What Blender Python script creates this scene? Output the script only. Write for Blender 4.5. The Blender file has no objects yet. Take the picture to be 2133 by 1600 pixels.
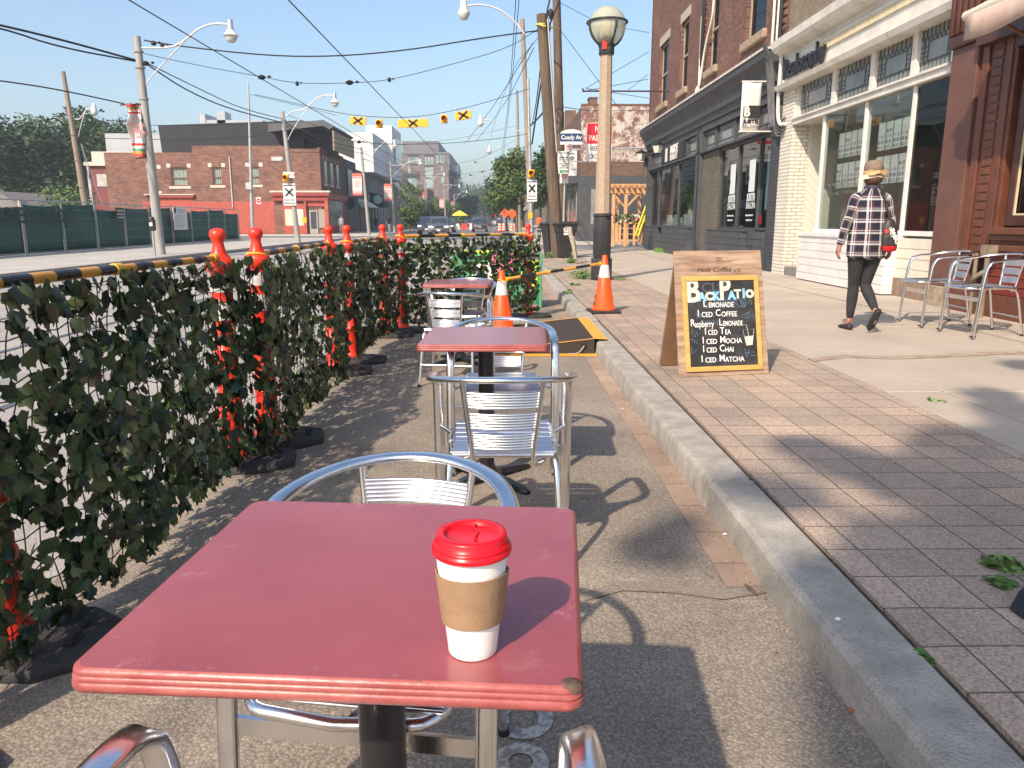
import bpy, math, random
from mathutils import Vector, Matrix
R = math.radians
random.seed(11)
S = bpy.context.scene
COL = S.collection

# ------------------------------------------------------------------ camera
F, CX, CY = 1600.0, 1066.5, 800.0
PITCH, YAW, CAMZ = R(11.95), R(0.75), 1.27
cam = bpy.data.cameras.new('camera'); camo = bpy.data.objects.new('camera', cam); COL.objects.link(camo)
cam.sensor_width = 36.0; cam.lens = 36.0 * F / 2133.0
cam.clip_start = 0.02; cam.clip_end = 3000
camo.location = (0, 0, CAMZ)
camo.rotation_euler = (R(90) - PITCH, 0, -YAW)
S.camera = camo
_fw = Vector((math.sin(YAW) * math.cos(PITCH), math.cos(YAW) * math.cos(PITCH), -math.sin(PITCH)))
_rt = Vector((math.cos(YAW), -math.sin(YAW), 0)); _up = _rt.cross(_fw)
def ray(px, py): return _fw + _rt * ((px - CX) / F) - _up * ((py - CY) / F)
def P(px, py, Y):
    d = ray(px, py); t = Y / d.y
    return Vector((d.x * t, Y, CAMZ + d.z * t))
def G(px, py, z=0.0):
    d = ray(px, py); t = (z - CAMZ) / d.z
    return Vector((d.x * t, d.y * t, z))

# ------------------------------------------------------------------ light
SUN_AZ, SUN_EL = R(31), R(40.5)      # shadows fall 31 deg right of the street direction
w = bpy.data.worlds.new('World'); S.world = w; w.use_nodes = True
nt = w.node_tree; sky = nt.nodes.new('ShaderNodeTexSky'); sky.sky_type = 'NISHITA'; sky.sun_disc = False
sky.sun_elevation = SUN_EL; sky.sun_rotation = math.pi + SUN_AZ
sky.air_density = 1.2; sky.dust_density = 2.6; sky.ozone_density = 3.2; sky.altitude = 100
bg = nt.nodes['Background']; nt.links.new(sky.outputs[0], bg.inputs[0]); bg.inputs[1].default_value = 0.15
sl = bpy.data.lights.new('sun', 'SUN'); sl.energy = 4.3; sl.angle = R(0.9); sl.color = (1.0, 0.835, 0.665)
so = bpy.data.objects.new('sun', sl); COL.objects.link(so)
SUND = Vector((math.sin(SUN_AZ) * math.cos(SUN_EL), math.cos(SUN_AZ) * math.cos(SUN_EL), -math.sin(SUN_EL)))
so.rotation_euler = SUND.to_track_quat('-Z', 'Y').to_euler(); so.location = (-20, -30, 40)
S.view_settings.view_transform = 'Standard'; S.view_settings.look = 'None'
S.view_settings.exposure = 0.55; S.view_settings.gamma = 1.0
S.render.engine = 'CYCLES'

# ------------------------------------------------------------------ materials
MATS = {}
def _new(name):
    m = bpy.data.materials.new(name); m.use_nodes = True
    n = m.node_tree; b = n.nodes['Principled BSDF']
    return m, n, b
def c4(c): return (c[0], c[1], c[2], 1)
def pm(name, c1, c2=None, scale=6.0, rough=0.7, metal=0.0, bump=0.0, bscale=40.0, lo=0.35, hi=0.65, stretch=(1, 1, 1), coat=0.0, spec=None, spots=None, emit=None):
    """general painted / plain surface: two tones broken up by noise, optional fine bump and speckles"""
    if name in MATS: return MATS[name]
    m, n, b = _new(name); L = n.links
    tc = n.nodes.new('ShaderNodeTexCoord'); mp = n.nodes.new('ShaderNodeMapping'); mp.inputs['Scale'].default_value = stretch
    L.new(tc.outputs['Object'], mp.inputs[0])
    out = None
    if c2 is not None:
        no = n.nodes.new('ShaderNodeTexNoise'); no.inputs['Scale'].default_value = scale; no.inputs['Detail'].default_value = 6; no.inputs['Roughness'].default_value = .62
        L.new(mp.outputs[0], no.inputs[0])
        cr = n.nodes.new('ShaderNodeValToRGB'); cr.color_ramp.elements[0].position = lo; cr.color_ramp.elements[1].position = hi
        cr.color_ramp.elements[0].color = c4(c1); cr.color_ramp.elements[1].color = c4(c2)
        L.new(no.outputs[0], cr.inputs[0]); out = cr.outputs[0]
    if spots:
        sc, thr, col, amt = spots
        vo = n.nodes.new('ShaderNodeTexNoise'); vo.inputs['Scale'].default_value = sc; vo.inputs['Detail'].default_value = 2
        L.new(mp.outputs[0], vo.inputs[0])
        r2 = n.nodes.new('ShaderNodeValToRGB'); r2.color_ramp.elements[0].position = thr; r2.color_ramp.elements[1].position = min(1, thr + .06)
        r2.color_ramp.elements[0].color = (0, 0, 0, 1); r2.color_ramp.elements[1].color = (amt, amt, amt, 1)
        L.new(vo.outputs[0], r2.inputs[0])
        mx = n.nodes.new('ShaderNodeMixRGB'); L.new(r2.outputs[0], mx.inputs[0])
        if out: L.new(out, mx.inputs[1])
        else: mx.inputs[1].default_value = c4(c1)
        mx.inputs[2].default_value = c4(col); out = mx.outputs[0]
    if out: L.new(out, b.inputs['Base Color'])
    else: b.inputs['Base Color'].default_value = c4(c1)
    b.inputs['Roughness'].default_value = rough; b.inputs['Metallic'].default_value = metal
    if coat: b.inputs['Coat Weight'].default_value = coat; b.inputs['Coat Roughness'].default_value = .08
    if spec is not None: b.inputs['Specular IOR Level'].default_value = spec
    if bump:
        n2 = n.nodes.new('ShaderNodeTexNoise'); n2.inputs['Scale'].default_value = bscale; n2.inputs['Detail'].default_value = 4
        L.new(mp.outputs[0], n2.inputs[0])
        bu = n.nodes.new('ShaderNodeBump'); bu.inputs['Strength'].default_value = bump; bu.inputs['Distance'].default_value = .02
        L.new(n2.outputs[0], bu.inputs['Height']); L.new(bu.outputs[0], b.inputs['Normal'])
    if emit: b.inputs['Emission Color'].default_value = c4(emit[0]); b.inputs['Emission Strength'].default_value = emit[1]
    MATS[name] = m
    return m
def brick(name, axis, c1, c2, mortar, bw=.215, bh=.075, ms=.012, worn=None, rough=.85, offset=.5, bump=.4, dirt=.25):
    """masonry / tiling. axis 'x': wall in the YZ plane, 'y': wall in the XZ plane, 'z': floor"""
    if name in MATS: return MATS[name]
    m, n, b = _new(name); L = n.links
    tc = n.nodes.new('ShaderNodeTexCoord'); sp = n.nodes.new('ShaderNodeSeparateXYZ'); cb = n.nodes.new('ShaderNodeCombineXYZ')
    L.new(tc.outputs['Object'], sp.inputs[0])
    a, c = {'x': (1, 2), 'y': (0, 2), 'z': (0, 1)}[axis]
    L.new(sp.outputs[a], cb.inputs[0]); L.new(sp.outputs[c], cb.inputs[1])
    br = n.nodes.new('ShaderNodeTexBrick'); br.offset = offset; br.inputs['Scale'].default_value = 1
    br.inputs['Brick Width'].default_value = bw; br.inputs['Row Height'].default_value = bh; br.inputs['Mortar Size'].default_value = ms
    br.inputs['Color1'].default_value = c4(c1); br.inputs['Color2'].default_value = c4(c2); br.inputs['Mortar'].default_value = c4(mortar)
    br.inputs['Mortar Smooth'].default_value = .2
    wv = n.nodes.new('ShaderNodeTexNoise'); wv.inputs['Scale'].default_value = 1.6 if axis != 'z' else 3; L.new(cb.outputs[0], wv.inputs[0])
    vm = n.nodes.new('ShaderNodeVectorMath'); vm.operation = 'MULTIPLY_ADD'; L.new(wv.outputs['Color'], vm.inputs[0]); vm.inputs[1].default_value = (.02, .02, 0) ; L.new(cb.outputs[0], vm.inputs[2])
    L.new(vm.outputs[0], br.inputs[0])
    col = br.outputs['Color']
    no = n.nodes.new('ShaderNodeTexNoise'); no.inputs['Scale'].default_value = .9; no.inputs['Detail'].default_value = 8; no.inputs['Roughness'].default_value = .7
    L.new(tc.outputs['Object'], no.inputs[0])
    rr = n.nodes.new('ShaderNodeMapRange'); rr.inputs[1].default_value = .3; rr.inputs[2].default_value = .7; rr.inputs[3].default_value = 1 - dirt; rr.inputs[4].default_value = 1 + dirt
    L.new(no.outputs[0], rr.inputs[0])
    mu = n.nodes.new('ShaderNodeVectorMath'); mu.operation = 'SCALE'; L.new(col, mu.inputs[0]); L.new(rr.outputs[0], mu.inputs['Scale']); col = mu.outputs[0]
    if worn:
        wc, sc, thr = worn
        n3 = n.nodes.new('ShaderNodeTexNoise'); n3.inputs['Scale'].default_value = sc; n3.inputs['Detail'].default_value = 9; n3.inputs['Roughness'].default_value = .75
        L.new(tc.outputs['Object'], n3.inputs[0])
        r3 = n.nodes.new('ShaderNodeMapRange'); r3.inputs[1].default_value = thr; r3.inputs[2].default_value = thr + .07; L.new(n3.outputs[0], r3.inputs[0])
        mx = n.nodes.new('ShaderNodeMixRGB'); L.new(r3.outputs[0], mx.inputs[0]); L.new(col, mx.inputs[1]); mx.inputs[2].default_value = c4(wc); col = mx.outputs[0]
    L.new(col, b.inputs['Base Color']); b.inputs['Roughness'].default_value = rough
    bu = n.nodes.new('ShaderNodeBump'); bu.inputs['Strength'].default_value = bump; bu.inputs['Distance'].default_value = .01; bu.invert = True
    L.new(br.outputs['Fac'], bu.inputs['Height']); L.new(bu.outputs[0], b.inputs['Normal'])
    MATS[name] = m
    return m
def glass(name, tint=(.9, .95, .95), refl=.55, through=.75):
    if name in MATS: return MATS[name]
    m = bpy.data.materials.new(name); m.use_nodes = True; n = m.node_tree; L = n.links; n.nodes.clear()
    o = n.nodes.new('ShaderNodeOutputMaterial'); mx = n.nodes.new('ShaderNodeMixShader'); t = n.nodes.new('ShaderNodeBsdfTransparent'); g = n.nodes.new('ShaderNodeBsdfGlossy')
    t.inputs[0].default_value = c4([v * through for v in tint]); g.inputs['Roughness'].default_value = .015; g.inputs[0].default_value = (refl, refl, refl, 1)
    fr = n.nodes.new('ShaderNodeFresnel'); ge = n.nodes.new('ShaderNodeNewGeometry'); ma = n.nodes.new('ShaderNodeMath'); ma.operation = 'MULTIPLY_ADD'; L.new(ge.outputs['Backfacing'], ma.inputs[0]); ma.inputs[1].default_value = 1 / 1.5 - 1.5; ma.inputs[2].default_value = 1.5; L.new(ma.outputs[0], fr.inputs[0])
    L.new(fr.outputs[0], mx.inputs[0]); L.new(t.outputs[0], mx.inputs[1]); L.new(g.outputs[0], mx.inputs[2]); L.new(mx.outputs[0], o.inputs[0])
    MATS[name] = m
    return m

# ------------------------------------------------------------------ mesh builder
class MB:
    def __init__(s): s.v = []; s.f = []; s.mi = []; s.sm = []
    def add(s, vs, fs, mi=0, smooth=False):
        o = len(s.v); s.v += [tuple(x) for x in vs]
        for f in fs: s.f.append([o + i for i in f]); s.mi.append(mi); s.sm.append(smooth)
        return s
    def box(s, x0, x1, y0, y1, z0, z1, mi=0):
        if x0 > x1: x0, x1 = x1, x0
        if y0 > y1: y0, y1 = y1, y0
        if z0 > z1: z0, z1 = z1, z0
        v = [(x0, y0, z0), (x1, y0, z0), (x1, y1, z0), (x0, y1, z0), (x0, y0, z1), (x1, y0, z1), (x1, y1, z1), (x0, y1, z1)]
        return s.add(v, [(0, 3, 2, 1), (4, 5, 6, 7), (0, 1, 5, 4), (1, 2, 6, 5), (2, 3, 7, 6), (3, 0, 4, 7)], mi)
    def obox(s, c, size, M=None, mi=0):
        a, b, d = [k / 2 for k in size]
        v = [Vector(p) for p in [(-a, -b, -d), (a, -b, -d), (a, b, -d), (-a, b, -d), (-a, -b, d), (a, -b, d), (a, b, d), (-a, b, d)]]
        if M is not None: v = [M @ p for p in v]
        v = [p + Vector(c) for p in v]
        return s.add(v, [(0, 3, 2, 1), (4, 5, 6, 7), (0, 1, 5, 4), (1, 2, 6, 5), (2, 3, 7, 6), (3, 0, 4, 7)], mi)
    def beam(s, p, q, wd, ht, mi=0):
        p = Vector(p); q = Vector(q); d = (q - p); l = d.length; d.normalize()
        up = Vector((0, 0, 1)) if abs(d.z) < .95 else Vector((0, 1, 0))
        sx = d.cross(up).normalized(); uz = sx.cross(d)
        return s.obox((p + q) / 2, (wd, l, ht), Matrix((sx, d, uz)).transposed(), mi)
    def tube(s, pts, r, n=8, mi=0, flat=None, cap=True, closed=False, upv=None, smooth=True):
        pts = [Vector(p) for p in pts]; k = len(pts); rr = r if isinstance(r, (list, tuple)) else [r] * k
        vs = []; ref = None
        for i, p in enumerate(pts):
            if closed: t = pts[(i + 1) % k] - pts[i - 1]
            else: t = (pts[min(i + 1, k - 1)] - pts[max(i - 1, 0)])
            t.normalize()
            if upv is not None: a = Vector(upv); a = (a - t * a.dot(t)).normalized()
            elif ref is None:
                a = Vector((0, 0, 1)) if abs(t.z) < .9 else Vector((1, 0, 0)); a = (a - t * a.dot(t)).normalized()
            else: a = (ref - t * ref.dot(t)).normalized()
            ref = a; b = t.cross(a)
            ra = rr[i]; rb = rr[i] * (flat if flat else 1)
            for j in range(n):
                w = 2 * math.pi * j / n
                vs.append(p + a * math.cos(w) * ra + b * math.sin(w) * rb)
        fs = []
        for i in range(k if closed else k - 1):
            i2 = (i + 1) % k
            for j in range(n): fs.append((i * n + j, i * n + (j + 1) % n, i2 * n + (j + 1) % n, i2 * n + j))
        s.add(vs, fs, mi, smooth)
        if cap and not closed:
            o = len(s.v) - k * n
            s.f.append([o + j for j in range(n)][::-1]); s.mi.append(mi); s.sm.append(False)
            s.f.append([o + (k - 1) * n + j for j in range(n)]); s.mi.append(mi); s.sm.append(False)
        return s
    def cyl(s, p, q, r, r2=None, n=12, mi=0): return s.tube([p, q], [r, r if r2 is None else r2], n, mi)
    def lathe(s, prof, c=(0, 0, 0), n=20, mi=0, mis=None, M=None, sq=(1, 1)):
        vs = []
        for (r, z) in prof:
            for j in range(n):
                a = 2 * math.pi * j / n; p = Vector((r * math.cos(a) * sq[0], r * math.sin(a) * sq[1], z))
                if M is not None: p = M @ p
                vs.append(p + Vector(c))
        o = len(s.v); s.v += [tuple(v) for v in vs]
        for i in range(len(prof) - 1):
            for j in range(n):
                s.f.append([o + i * n + j, o + i * n + (j + 1) % n, o + (i + 1) * n + (j + 1) % n, o + (i + 1) * n + j]); s.mi.append(mis[i] if mis else mi); s.sm.append(True)
        for i, rev in ((0, True), (len(prof) - 1, False)):
            if prof[i][0] > 1e-4:
                f = [o + i * n + j for j in range(n)]; s.f.append(f[::-1] if rev else f); s.mi.append((mis[min(i, len(mis) - 1)] if mis else mi)); s.sm.append(False)
        return s
    def loft(s, rings, mi=0, n=16, cap=True):
        """rings: (centre, rx, ry, yaw)"""
        vs = []
        for (c, rx, ry, yw) in rings:
            for j in range(n):
                a = 2 * math.pi * j / n; x = rx * math.cos(a); y = ry * math.sin(a)
                vs.append((c[0] + x * math.cos(yw) - y * math.sin(yw), c[1] + x * math.sin(yw) + y * math.cos(yw), c[2]))
        k = len(rings); fs = [(i * n + j, i * n + (j + 1) % n, (i + 1) * n + (j + 1) % n, (i + 1) * n + j) for i in range(k - 1) for j in range(n)]
        s.add(vs, fs, mi, True)
        if cap:
            o = len(s.v) - k * n
            s.f.append([o + j for j in range(n)][::-1]); s.mi.append(mi); s.sm.append(True)
            s.f.append([o + (k - 1) * n + j for j in range(n)]); s.mi.append(mi); s.sm.append(True)
        return s
    def prism(s, poly, a, b, axis='y', mi=0):
        """2D outline extruded between a and b along axis"""
        def mk(p, t): return {'y': (p[0], t, p[1]), 'x': (t, p[0], p[1]), 'z': (p[0], p[1], t)}[axis]
        n = len(poly); vs = [mk(p, a) for p in poly] + [mk(p, b) for p in poly]
        fs = [list(range(n)), list(range(n, 2 * n))[::-1]] + [(i, (i + 1) % n + 0, (i + 1) % n + n, i + n)[::-1] for i in range(n)]
        return s.add(vs, fs, mi)
    def text(s, txt, size, M, depth=.004, bold=0.0, mi=0, align='CENTER', sx=1.0, shear=0.0):
        cu = bpy.data.curves.new('t', 'FONT'); cu.body = txt; cu.size = size; cu.extrude = depth / 2; cu.offset = bold; cu.align_x = align; cu.align_y = 'CENTER'; cu.resolution_u = 3; cu.shear = shear
        o = bpy.data.objects.new('t', cu); me = bpy.data.meshes.new_from_object(o)
        T = Matrix.Diagonal((sx, 1, 1, 1))
        s.add([M @ (T @ v.co) for v in me.vertices], [tuple(p.vertices) for p in me.polygons], mi)
        bpy.data.objects.remove(o); bpy.data.curves.remove(cu); bpy.data.meshes.remove(me)
        return s
    def build(s, name, mats, parent=None, world=True, bevel=0, angle=65, segs=2):
        me = bpy.data.meshes.new(name)
        vs = s.v
        if parent is not None and world:
            L = parent_loc(parent); vs = [(v[0] - L[0], v[1] - L[1], v[2] - L[2]) for v in vs]
        me.from_pydata(vs, [], s.f)
        if not isinstance(mats, (list, tuple)): mats = [mats]
        for m in mats: me.materials.append(m)
        me.polygons.foreach_set('material_index', s.mi); me.polygons.foreach_set('use_smooth', s.sm)
        me.validate()
        if any(s.sm): me.set_sharp_from_angle(angle=R(angle))
        o = bpy.data.objects.new(name, me); COL.objects.link(o)
        if parent is not None: o.parent = parent
        if bevel:
            b = o.modifiers.new('bevel', 'BEVEL'); b.width = bevel; b.segments = segs; b.limit_method = 'ANGLE'; b.angle_limit = R(40)
        return o
def parent_loc(p):
    L = Vector(p.location)
    while p.parent is not None: p = p.parent; L = L + Vector(p.location)
    return L
def tag(o, label=None, cat=None, group=None, kind=None):
    if label: o['label'] = label
    if cat: o['category'] = cat
    if group: o['group'] = group
    if kind: o['kind'] = kind
    return o
def thing(name, label, cat, loc=(0, 0, 0), rz=0, group=None):
    o = bpy.data.objects.new(name, None); COL.objects.link(o); o.location = loc; o.rotation_euler = (0, 0, rz); o.empty_display_size = .1
    return tag(o, label, cat, group)
def one(name, mb, mats, label, cat, group=None, **kw):
    """a thing that is one mesh: origin at its base centre"""
    xs = [v[0] for v in mb.v]; ys = [v[1] for v in mb.v]; z = min(v[2] for v in mb.v)
    c = ((min(xs) + max(xs)) / 2, (min(ys) + max(ys)) / 2, z)
    mb.v = [(v[0] - c[0], v[1] - c[1], v[2] - c[2]) for v in mb.v]
    o = mb.build(name, mats, **kw); o.location = c
    return tag(o, label, cat, group)
def struct(name, mb, mats, **kw):
    o = mb.build(name, mats, **kw); o['kind'] = 'structure'; return o
KIDS = {}
def copy_tree(o, loc=None, rz=None, label=None, group=None):
    c = o.copy(); COL.objects.link(c)
    if loc is not None: c.location = loc
    if rz is not None: c.rotation_euler = (0, 0, rz)
    if label: c['label'] = label
    if group: c['group'] = group
    for ch in [k for k in ALL() if k.parent == o]:
        d = ch.copy(); COL.objects.link(d); d.parent = c
        for g in [k for k in ALL() if k.parent == ch]:
            e = g.copy(); COL.objects.link(e); e.parent = d
    return c
def ALL(): return list(COL.objects)
def frame(o, xdir, ydir=(0, 0, 1)):
    x = Vector(xdir).normalized(); y = Vector(ydir).normalized(); z = x.cross(y)
    M = Matrix((x, y, z)).transposed().to_4x4(); M.translation = Vector(o); return M
def FM(o): return frame(o, (1, 0, 0))       # faces the camera, -Y
def FX(o): return frame(o, (0, -1, 0))      # on the right-hand facades, faces the road, -X
def arcpts(c, r, a0, a1, n, plane='xy'):
    out = []
    for i in range(n + 1):
        a = R(a0 + (a1 - a0) * i / n); u = r * math.cos(a); v = r * math.sin(a)
        out.append({'xy': (c[0] + u, c[1] + v, c[2]), 'xz': (c[0] + u, c[1], c[2] + v), 'yz': (c[0], c[1] + u, c[2] + v)}[plane])
    return out
def smooth_path(pts, it=2):
    pts = [Vector(p) for p in pts]
    for _ in range(it):
        q = [pts[0]]
        for i in range(len(pts) - 1):
            a, b = pts[i], pts[i + 1]; q += [a * .75 + b * .25, a * .25 + b * .75]
        q.append(pts[-1]); pts = q
    return pts

# ================================================================== THE SETTING
def asphalt_mat():
    m, n, b = _new('asphalt_parking'); L = n.links; tc = n.nodes.new('ShaderNodeTexCoord'); hs = []
    for sc in (105, 230):
        v = n.nodes.new('ShaderNodeTexVoronoi'); v.inputs['Scale'].default_value = sc; L.new(tc.outputs['Object'], v.inputs[0]); s = n.nodes.new('ShaderNodeSeparateColor'); L.new(v.outputs['Color'], s.inputs[0]); hs.append((v, s))
    cr = n.nodes.new('ShaderNodeValToRGB'); el = cr.color_ramp.elements; el[0].color = (.20, .17, .138, 1); el[1].color = (.44, .375, .295, 1)
    e = el.new(.30); e.color = (.26, .22, .175, 1); e = el.new(.85); e.color = (.36, .305, .24, 1)
    ad = n.nodes.new('ShaderNodeMath'); ad.operation = 'MULTIPLY_ADD'; L.new(hs[0][1].outputs[0], ad.inputs[0]); ad.inputs[1].default_value = .55; ml = n.nodes.new('ShaderNodeMath'); ml.operation = 'MULTIPLY'; L.new(hs[1][1].outputs[0], ml.inputs[0]); ml.inputs[1].default_value = .45; L.new(ml.outputs[0], ad.inputs[2]); L.new(ad.outputs[0], cr.inputs[0])
    gp = n.nodes.new('ShaderNodeMapRange'); gp.inputs[1].default_value = .30; gp.inputs[2].default_value = .62; gp.inputs[3].default_value = 1.08; gp.inputs[4].default_value = .72; L.new(hs[0][0].outputs['Distance'], gp.inputs[0])
    no = n.nodes.new('ShaderNodeTexNoise'); no.inputs['Scale'].default_value = 1.1; no.inputs['Detail'].default_value = 8; no.inputs['Roughness'].default_value = .65; L.new(tc.outputs['Object'], no.inputs[0])
    nr = n.nodes.new('ShaderNodeMapRange'); nr.inputs[1].default_value = .3; nr.inputs[2].default_value = .7; nr.inputs[3].default_value = .66; nr.inputs[4].default_value = 1.2; L.new(no.outputs[0], nr.inputs[0])
    mm = n.nodes.new('ShaderNodeMath'); mm.operation = 'MULTIPLY'; L.new(gp.outputs[0], mm.inputs[0]); L.new(nr.outputs[0], mm.inputs[1])
    sc_ = n.nodes.new('ShaderNodeVectorMath'); sc_.operation = 'SCALE'; L.new(cr.outputs[0], sc_.inputs[0]); L.new(mm.outputs[0], sc_.inputs['Scale']); L.new(sc_.outputs[0], b.inputs['Base Color']); b.inputs['Roughness'].default_value = .88
    bu = n.nodes.new('ShaderNodeBump'); bu.invert = True; bu.inputs['Strength'].default_value = .45; bu.inputs['Distance'].default_value = .004; L.new(hs[0][0].outputs['Distance'], bu.inputs['Height']); L.new(bu.outputs[0], b.inputs['Normal'])
    return m
asphalt = asphalt_mat()
concrete_road = pm('road_concrete', (.29, .275, .25), (.38, .36, .33), 1.2, .9, bump=.5, bscale=90, spots=(60, .6, (.2, .19, .17), .5))
asphalt_far = pm('asphalt_far', (.12, .12, .122), (.20, .195, .19), .8, .85, bump=.3, bscale=60)
kerb_m = pm('kerb_concrete', (.25, .235, .205), (.44, .41, .36), 7, .9, bump=.45, bscale=110, lo=.3, hi=.7, spots=(130, .60, (.16, .14, .12), .6))
gutter_m = brick('gutter_pavers', 'z', (.29, .205, .15), (.35, .25, .185), (.2, .155, .115), bw=.4, bh=.30, ms=.005, offset=0, dirt=.3, bump=.5)
walk_m = pm('walk_concrete', (.36, .31, .25), (.47, .41, .335), 1.1, .9, bump=.35, bscale=70, lo=.3, hi=.7, spots=(45, .64, (.24, .2, .16), .5))
leftwalk_m = pm('left_walk_concrete', (.36, .34, .30), (.46, .43, .38), .8, .9)
soil = pm('soil_joint', (.035, .03, .022), (.08, .065, .045), 30, .95)
ground_m = pm('ground_earth', (.12, .13, .07), (.22, .20, .14), .3, .95)

def paver_mat():
    m, n, b = _new('sidewalk_pavers'); L = n.links
    tc = n.nodes.new('ShaderNodeTexCoord'); br = n.nodes.new('ShaderNodeTexBrick'); br.offset = 0.0; br.inputs['Scale'].default_value = 1
    wv = n.nodes.new('ShaderNodeTexNoise'); wv.inputs['Scale'].default_value = 3.5; L.new(tc.outputs['Object'], wv.inputs[0])
    vm = n.nodes.new('ShaderNodeVectorMath'); vm.operation = 'MULTIPLY_ADD'; L.new(wv.outputs['Color'], vm.inputs[0]); vm.inputs[1].default_value = (.016, .016, 0); L.new(tc.outputs['Object'], vm.inputs[2])
    L.new(vm.outputs[0], br.inputs[0])
    br.inputs['Brick Width'].default_value = .212; br.inputs['Row Height'].default_value = .212; br.inputs['Mortar Size'].default_value = .0035
    br.inputs['Mortar Smooth'].default_value = .3
    br.inputs['Color1'].default_value = (.41, .31, .235, 1); br.inputs['Color2'].default_value = (.30, .245, .20, 1); br.inputs['Mortar'].default_value = (.10, .08, .06, 1)
    # exposed aggregate: pale and dark grains
    g1 = n.nodes.new('ShaderNodeTexNoise'); g1.inputs['Scale'].default_value = 120; g1.inputs['Detail'].default_value = 3; L.new(tc.outputs['Object'], g1.inputs[0])
    r1 = n.nodes.new('ShaderNodeMapRange'); r1.inputs[1].default_value = .3; r1.inputs[2].default_value = .72; r1.inputs[3].default_value = .62; r1.inputs[4].default_value = 1.42; L.new(g1.outputs[0], r1.inputs[0])
    g2 = n.nodes.new('ShaderNodeTexNoise'); g2.inputs['Scale'].default_value = 1.3; g2.inputs['Detail'].default_value = 7; L.new(tc.outputs['Object'], g2.inputs[0])
    r2 = n.nodes.new('ShaderNodeMapRange'); r2.inputs[1].default_value = .3; r2.inputs[2].default_value = .7; r2.inputs[3].default_value = .84; r2.inputs[4].default_value = 1.15; L.new(g2.outputs[0], r2.inputs[0])
    mm = n.nodes.new('ShaderNodeMath'); mm.operation = 'MULTIPLY'; L.new(r1.outputs[0], mm.inputs[0]); L.new(r2.outputs[0], mm.inputs[1])
    sc = n.nodes.new('ShaderNodeVectorMath'); sc.operation = 'SCALE'; L.new(br.outputs[0], sc.inputs[0]); L.new(mm.outputs[0], sc.inputs['Scale'])
    vo = n.nodes.new('ShaderNodeTexVoronoi'); vo.inputs['Scale'].default_value = 46; L.new(tc.outputs['Object'], vo.inputs[0])
    r3 = n.nodes.new('ShaderNodeMapRange'); r3.inputs[1].default_value = .13; r3.inputs[2].default_value = .08; L.new(vo.outputs['Distance'], r3.inputs[0])
    mx = n.nodes.new('ShaderNodeMixRGB'); L.new(r3.outputs[0], mx.inputs[0]); L.new(sc.outputs[0], mx.inputs[1]); mx.inputs[2].default_value = (.52, .45, .36, 1)
    L.new(mx.outputs[0], b.inputs['Base Color']); b.inputs['Roughness'].default_value = .85
    ad = n.nodes.new('ShaderNodeMath'); ad.operation = 'MULTIPLY_ADD'; L.new(g1.outputs[0], ad.inputs[0]); ad.inputs[1].default_value = -.35; L.new(br.outputs['Fac'], ad.inputs[2])
    bu = n.nodes.new('ShaderNodeBump'); bu.inputs['Strength'].default_value = .8; bu.inputs['Distance'].default_value = .006; bu.invert = True
    L.new(ad.outputs[0], bu.inputs['Height']); L.new(bu.outputs[0], b.inputs['Normal'])
    return m
paver_m = paver_mat()

LK, RK = -11.2, 0.92       # left and right kerb lines
SX, FX_R = 2.62, 6.1       # pavers / concrete boundary, right-hand facades
def sheet(mb, x0, x1, y0, y1, z, nx=1, ny=1, mi=0):
    vs = [(x0 + (x1 - x0) * i / nx, y0 + (y1 - y0) * j / ny, z) for j in range(ny + 1) for i in range(nx + 1)]
    fs = [(j * (nx + 1) + i, j * (nx + 1) + i + 1, (j + 1) * (nx + 1) + i + 1, (j + 1) * (nx + 1) + i) for j in range(ny) for i in range(nx)]
    mb.add(vs, fs, mi)
g = MB(); sheet(g, -900, 900, -200, 1800, -.06); struct('ground', g, ground_m)
g = MB(); sheet(g, LK, RK + .02, -40, 900, 0); sheet(g, -60, LK, 56, 70, 0); sheet(g, RK + .02, 60, 33, 43.5, 0); sheet(g, -60, LK, -40, 4, 0)
struct('road', g, asphalt_far)
g = MB(); sheet(g, -1.62, RK + .02, -12, 33, .004); struct('parking_lane', g, asphalt)
g = MB(); sheet(g, LK, -1.62, -40, 56, .004); struct('tram_lane', g, concrete_road)
g = MB(); sheet(g, .79, RK + .01, 2.50, 33, .006); struct('gutter', g, gutter_m)
# patched seam across the lane, as in the foreground
g = MB(); pts = [(0.28, 2.42), (.42, 2.50), (.6, 2.47), (.75, 2.43), (.92, 2.47)]
vs = []
for i, (x, y) in enumerate(pts): vs += [(x, y - .02 - .01 * (i % 2), .0095), (x, y + .03 + .012 * (i % 3), .0095)]
g.add(vs, [(2 * i, 2 * i + 2, 2 * i + 3, 2 * i + 1) for i in range(4)]); struct('road_patch', g, pm('seam', (.20, .17, .135), (.28, .235, .185), 60, .9, bump=.6, bscale=100))
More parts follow.
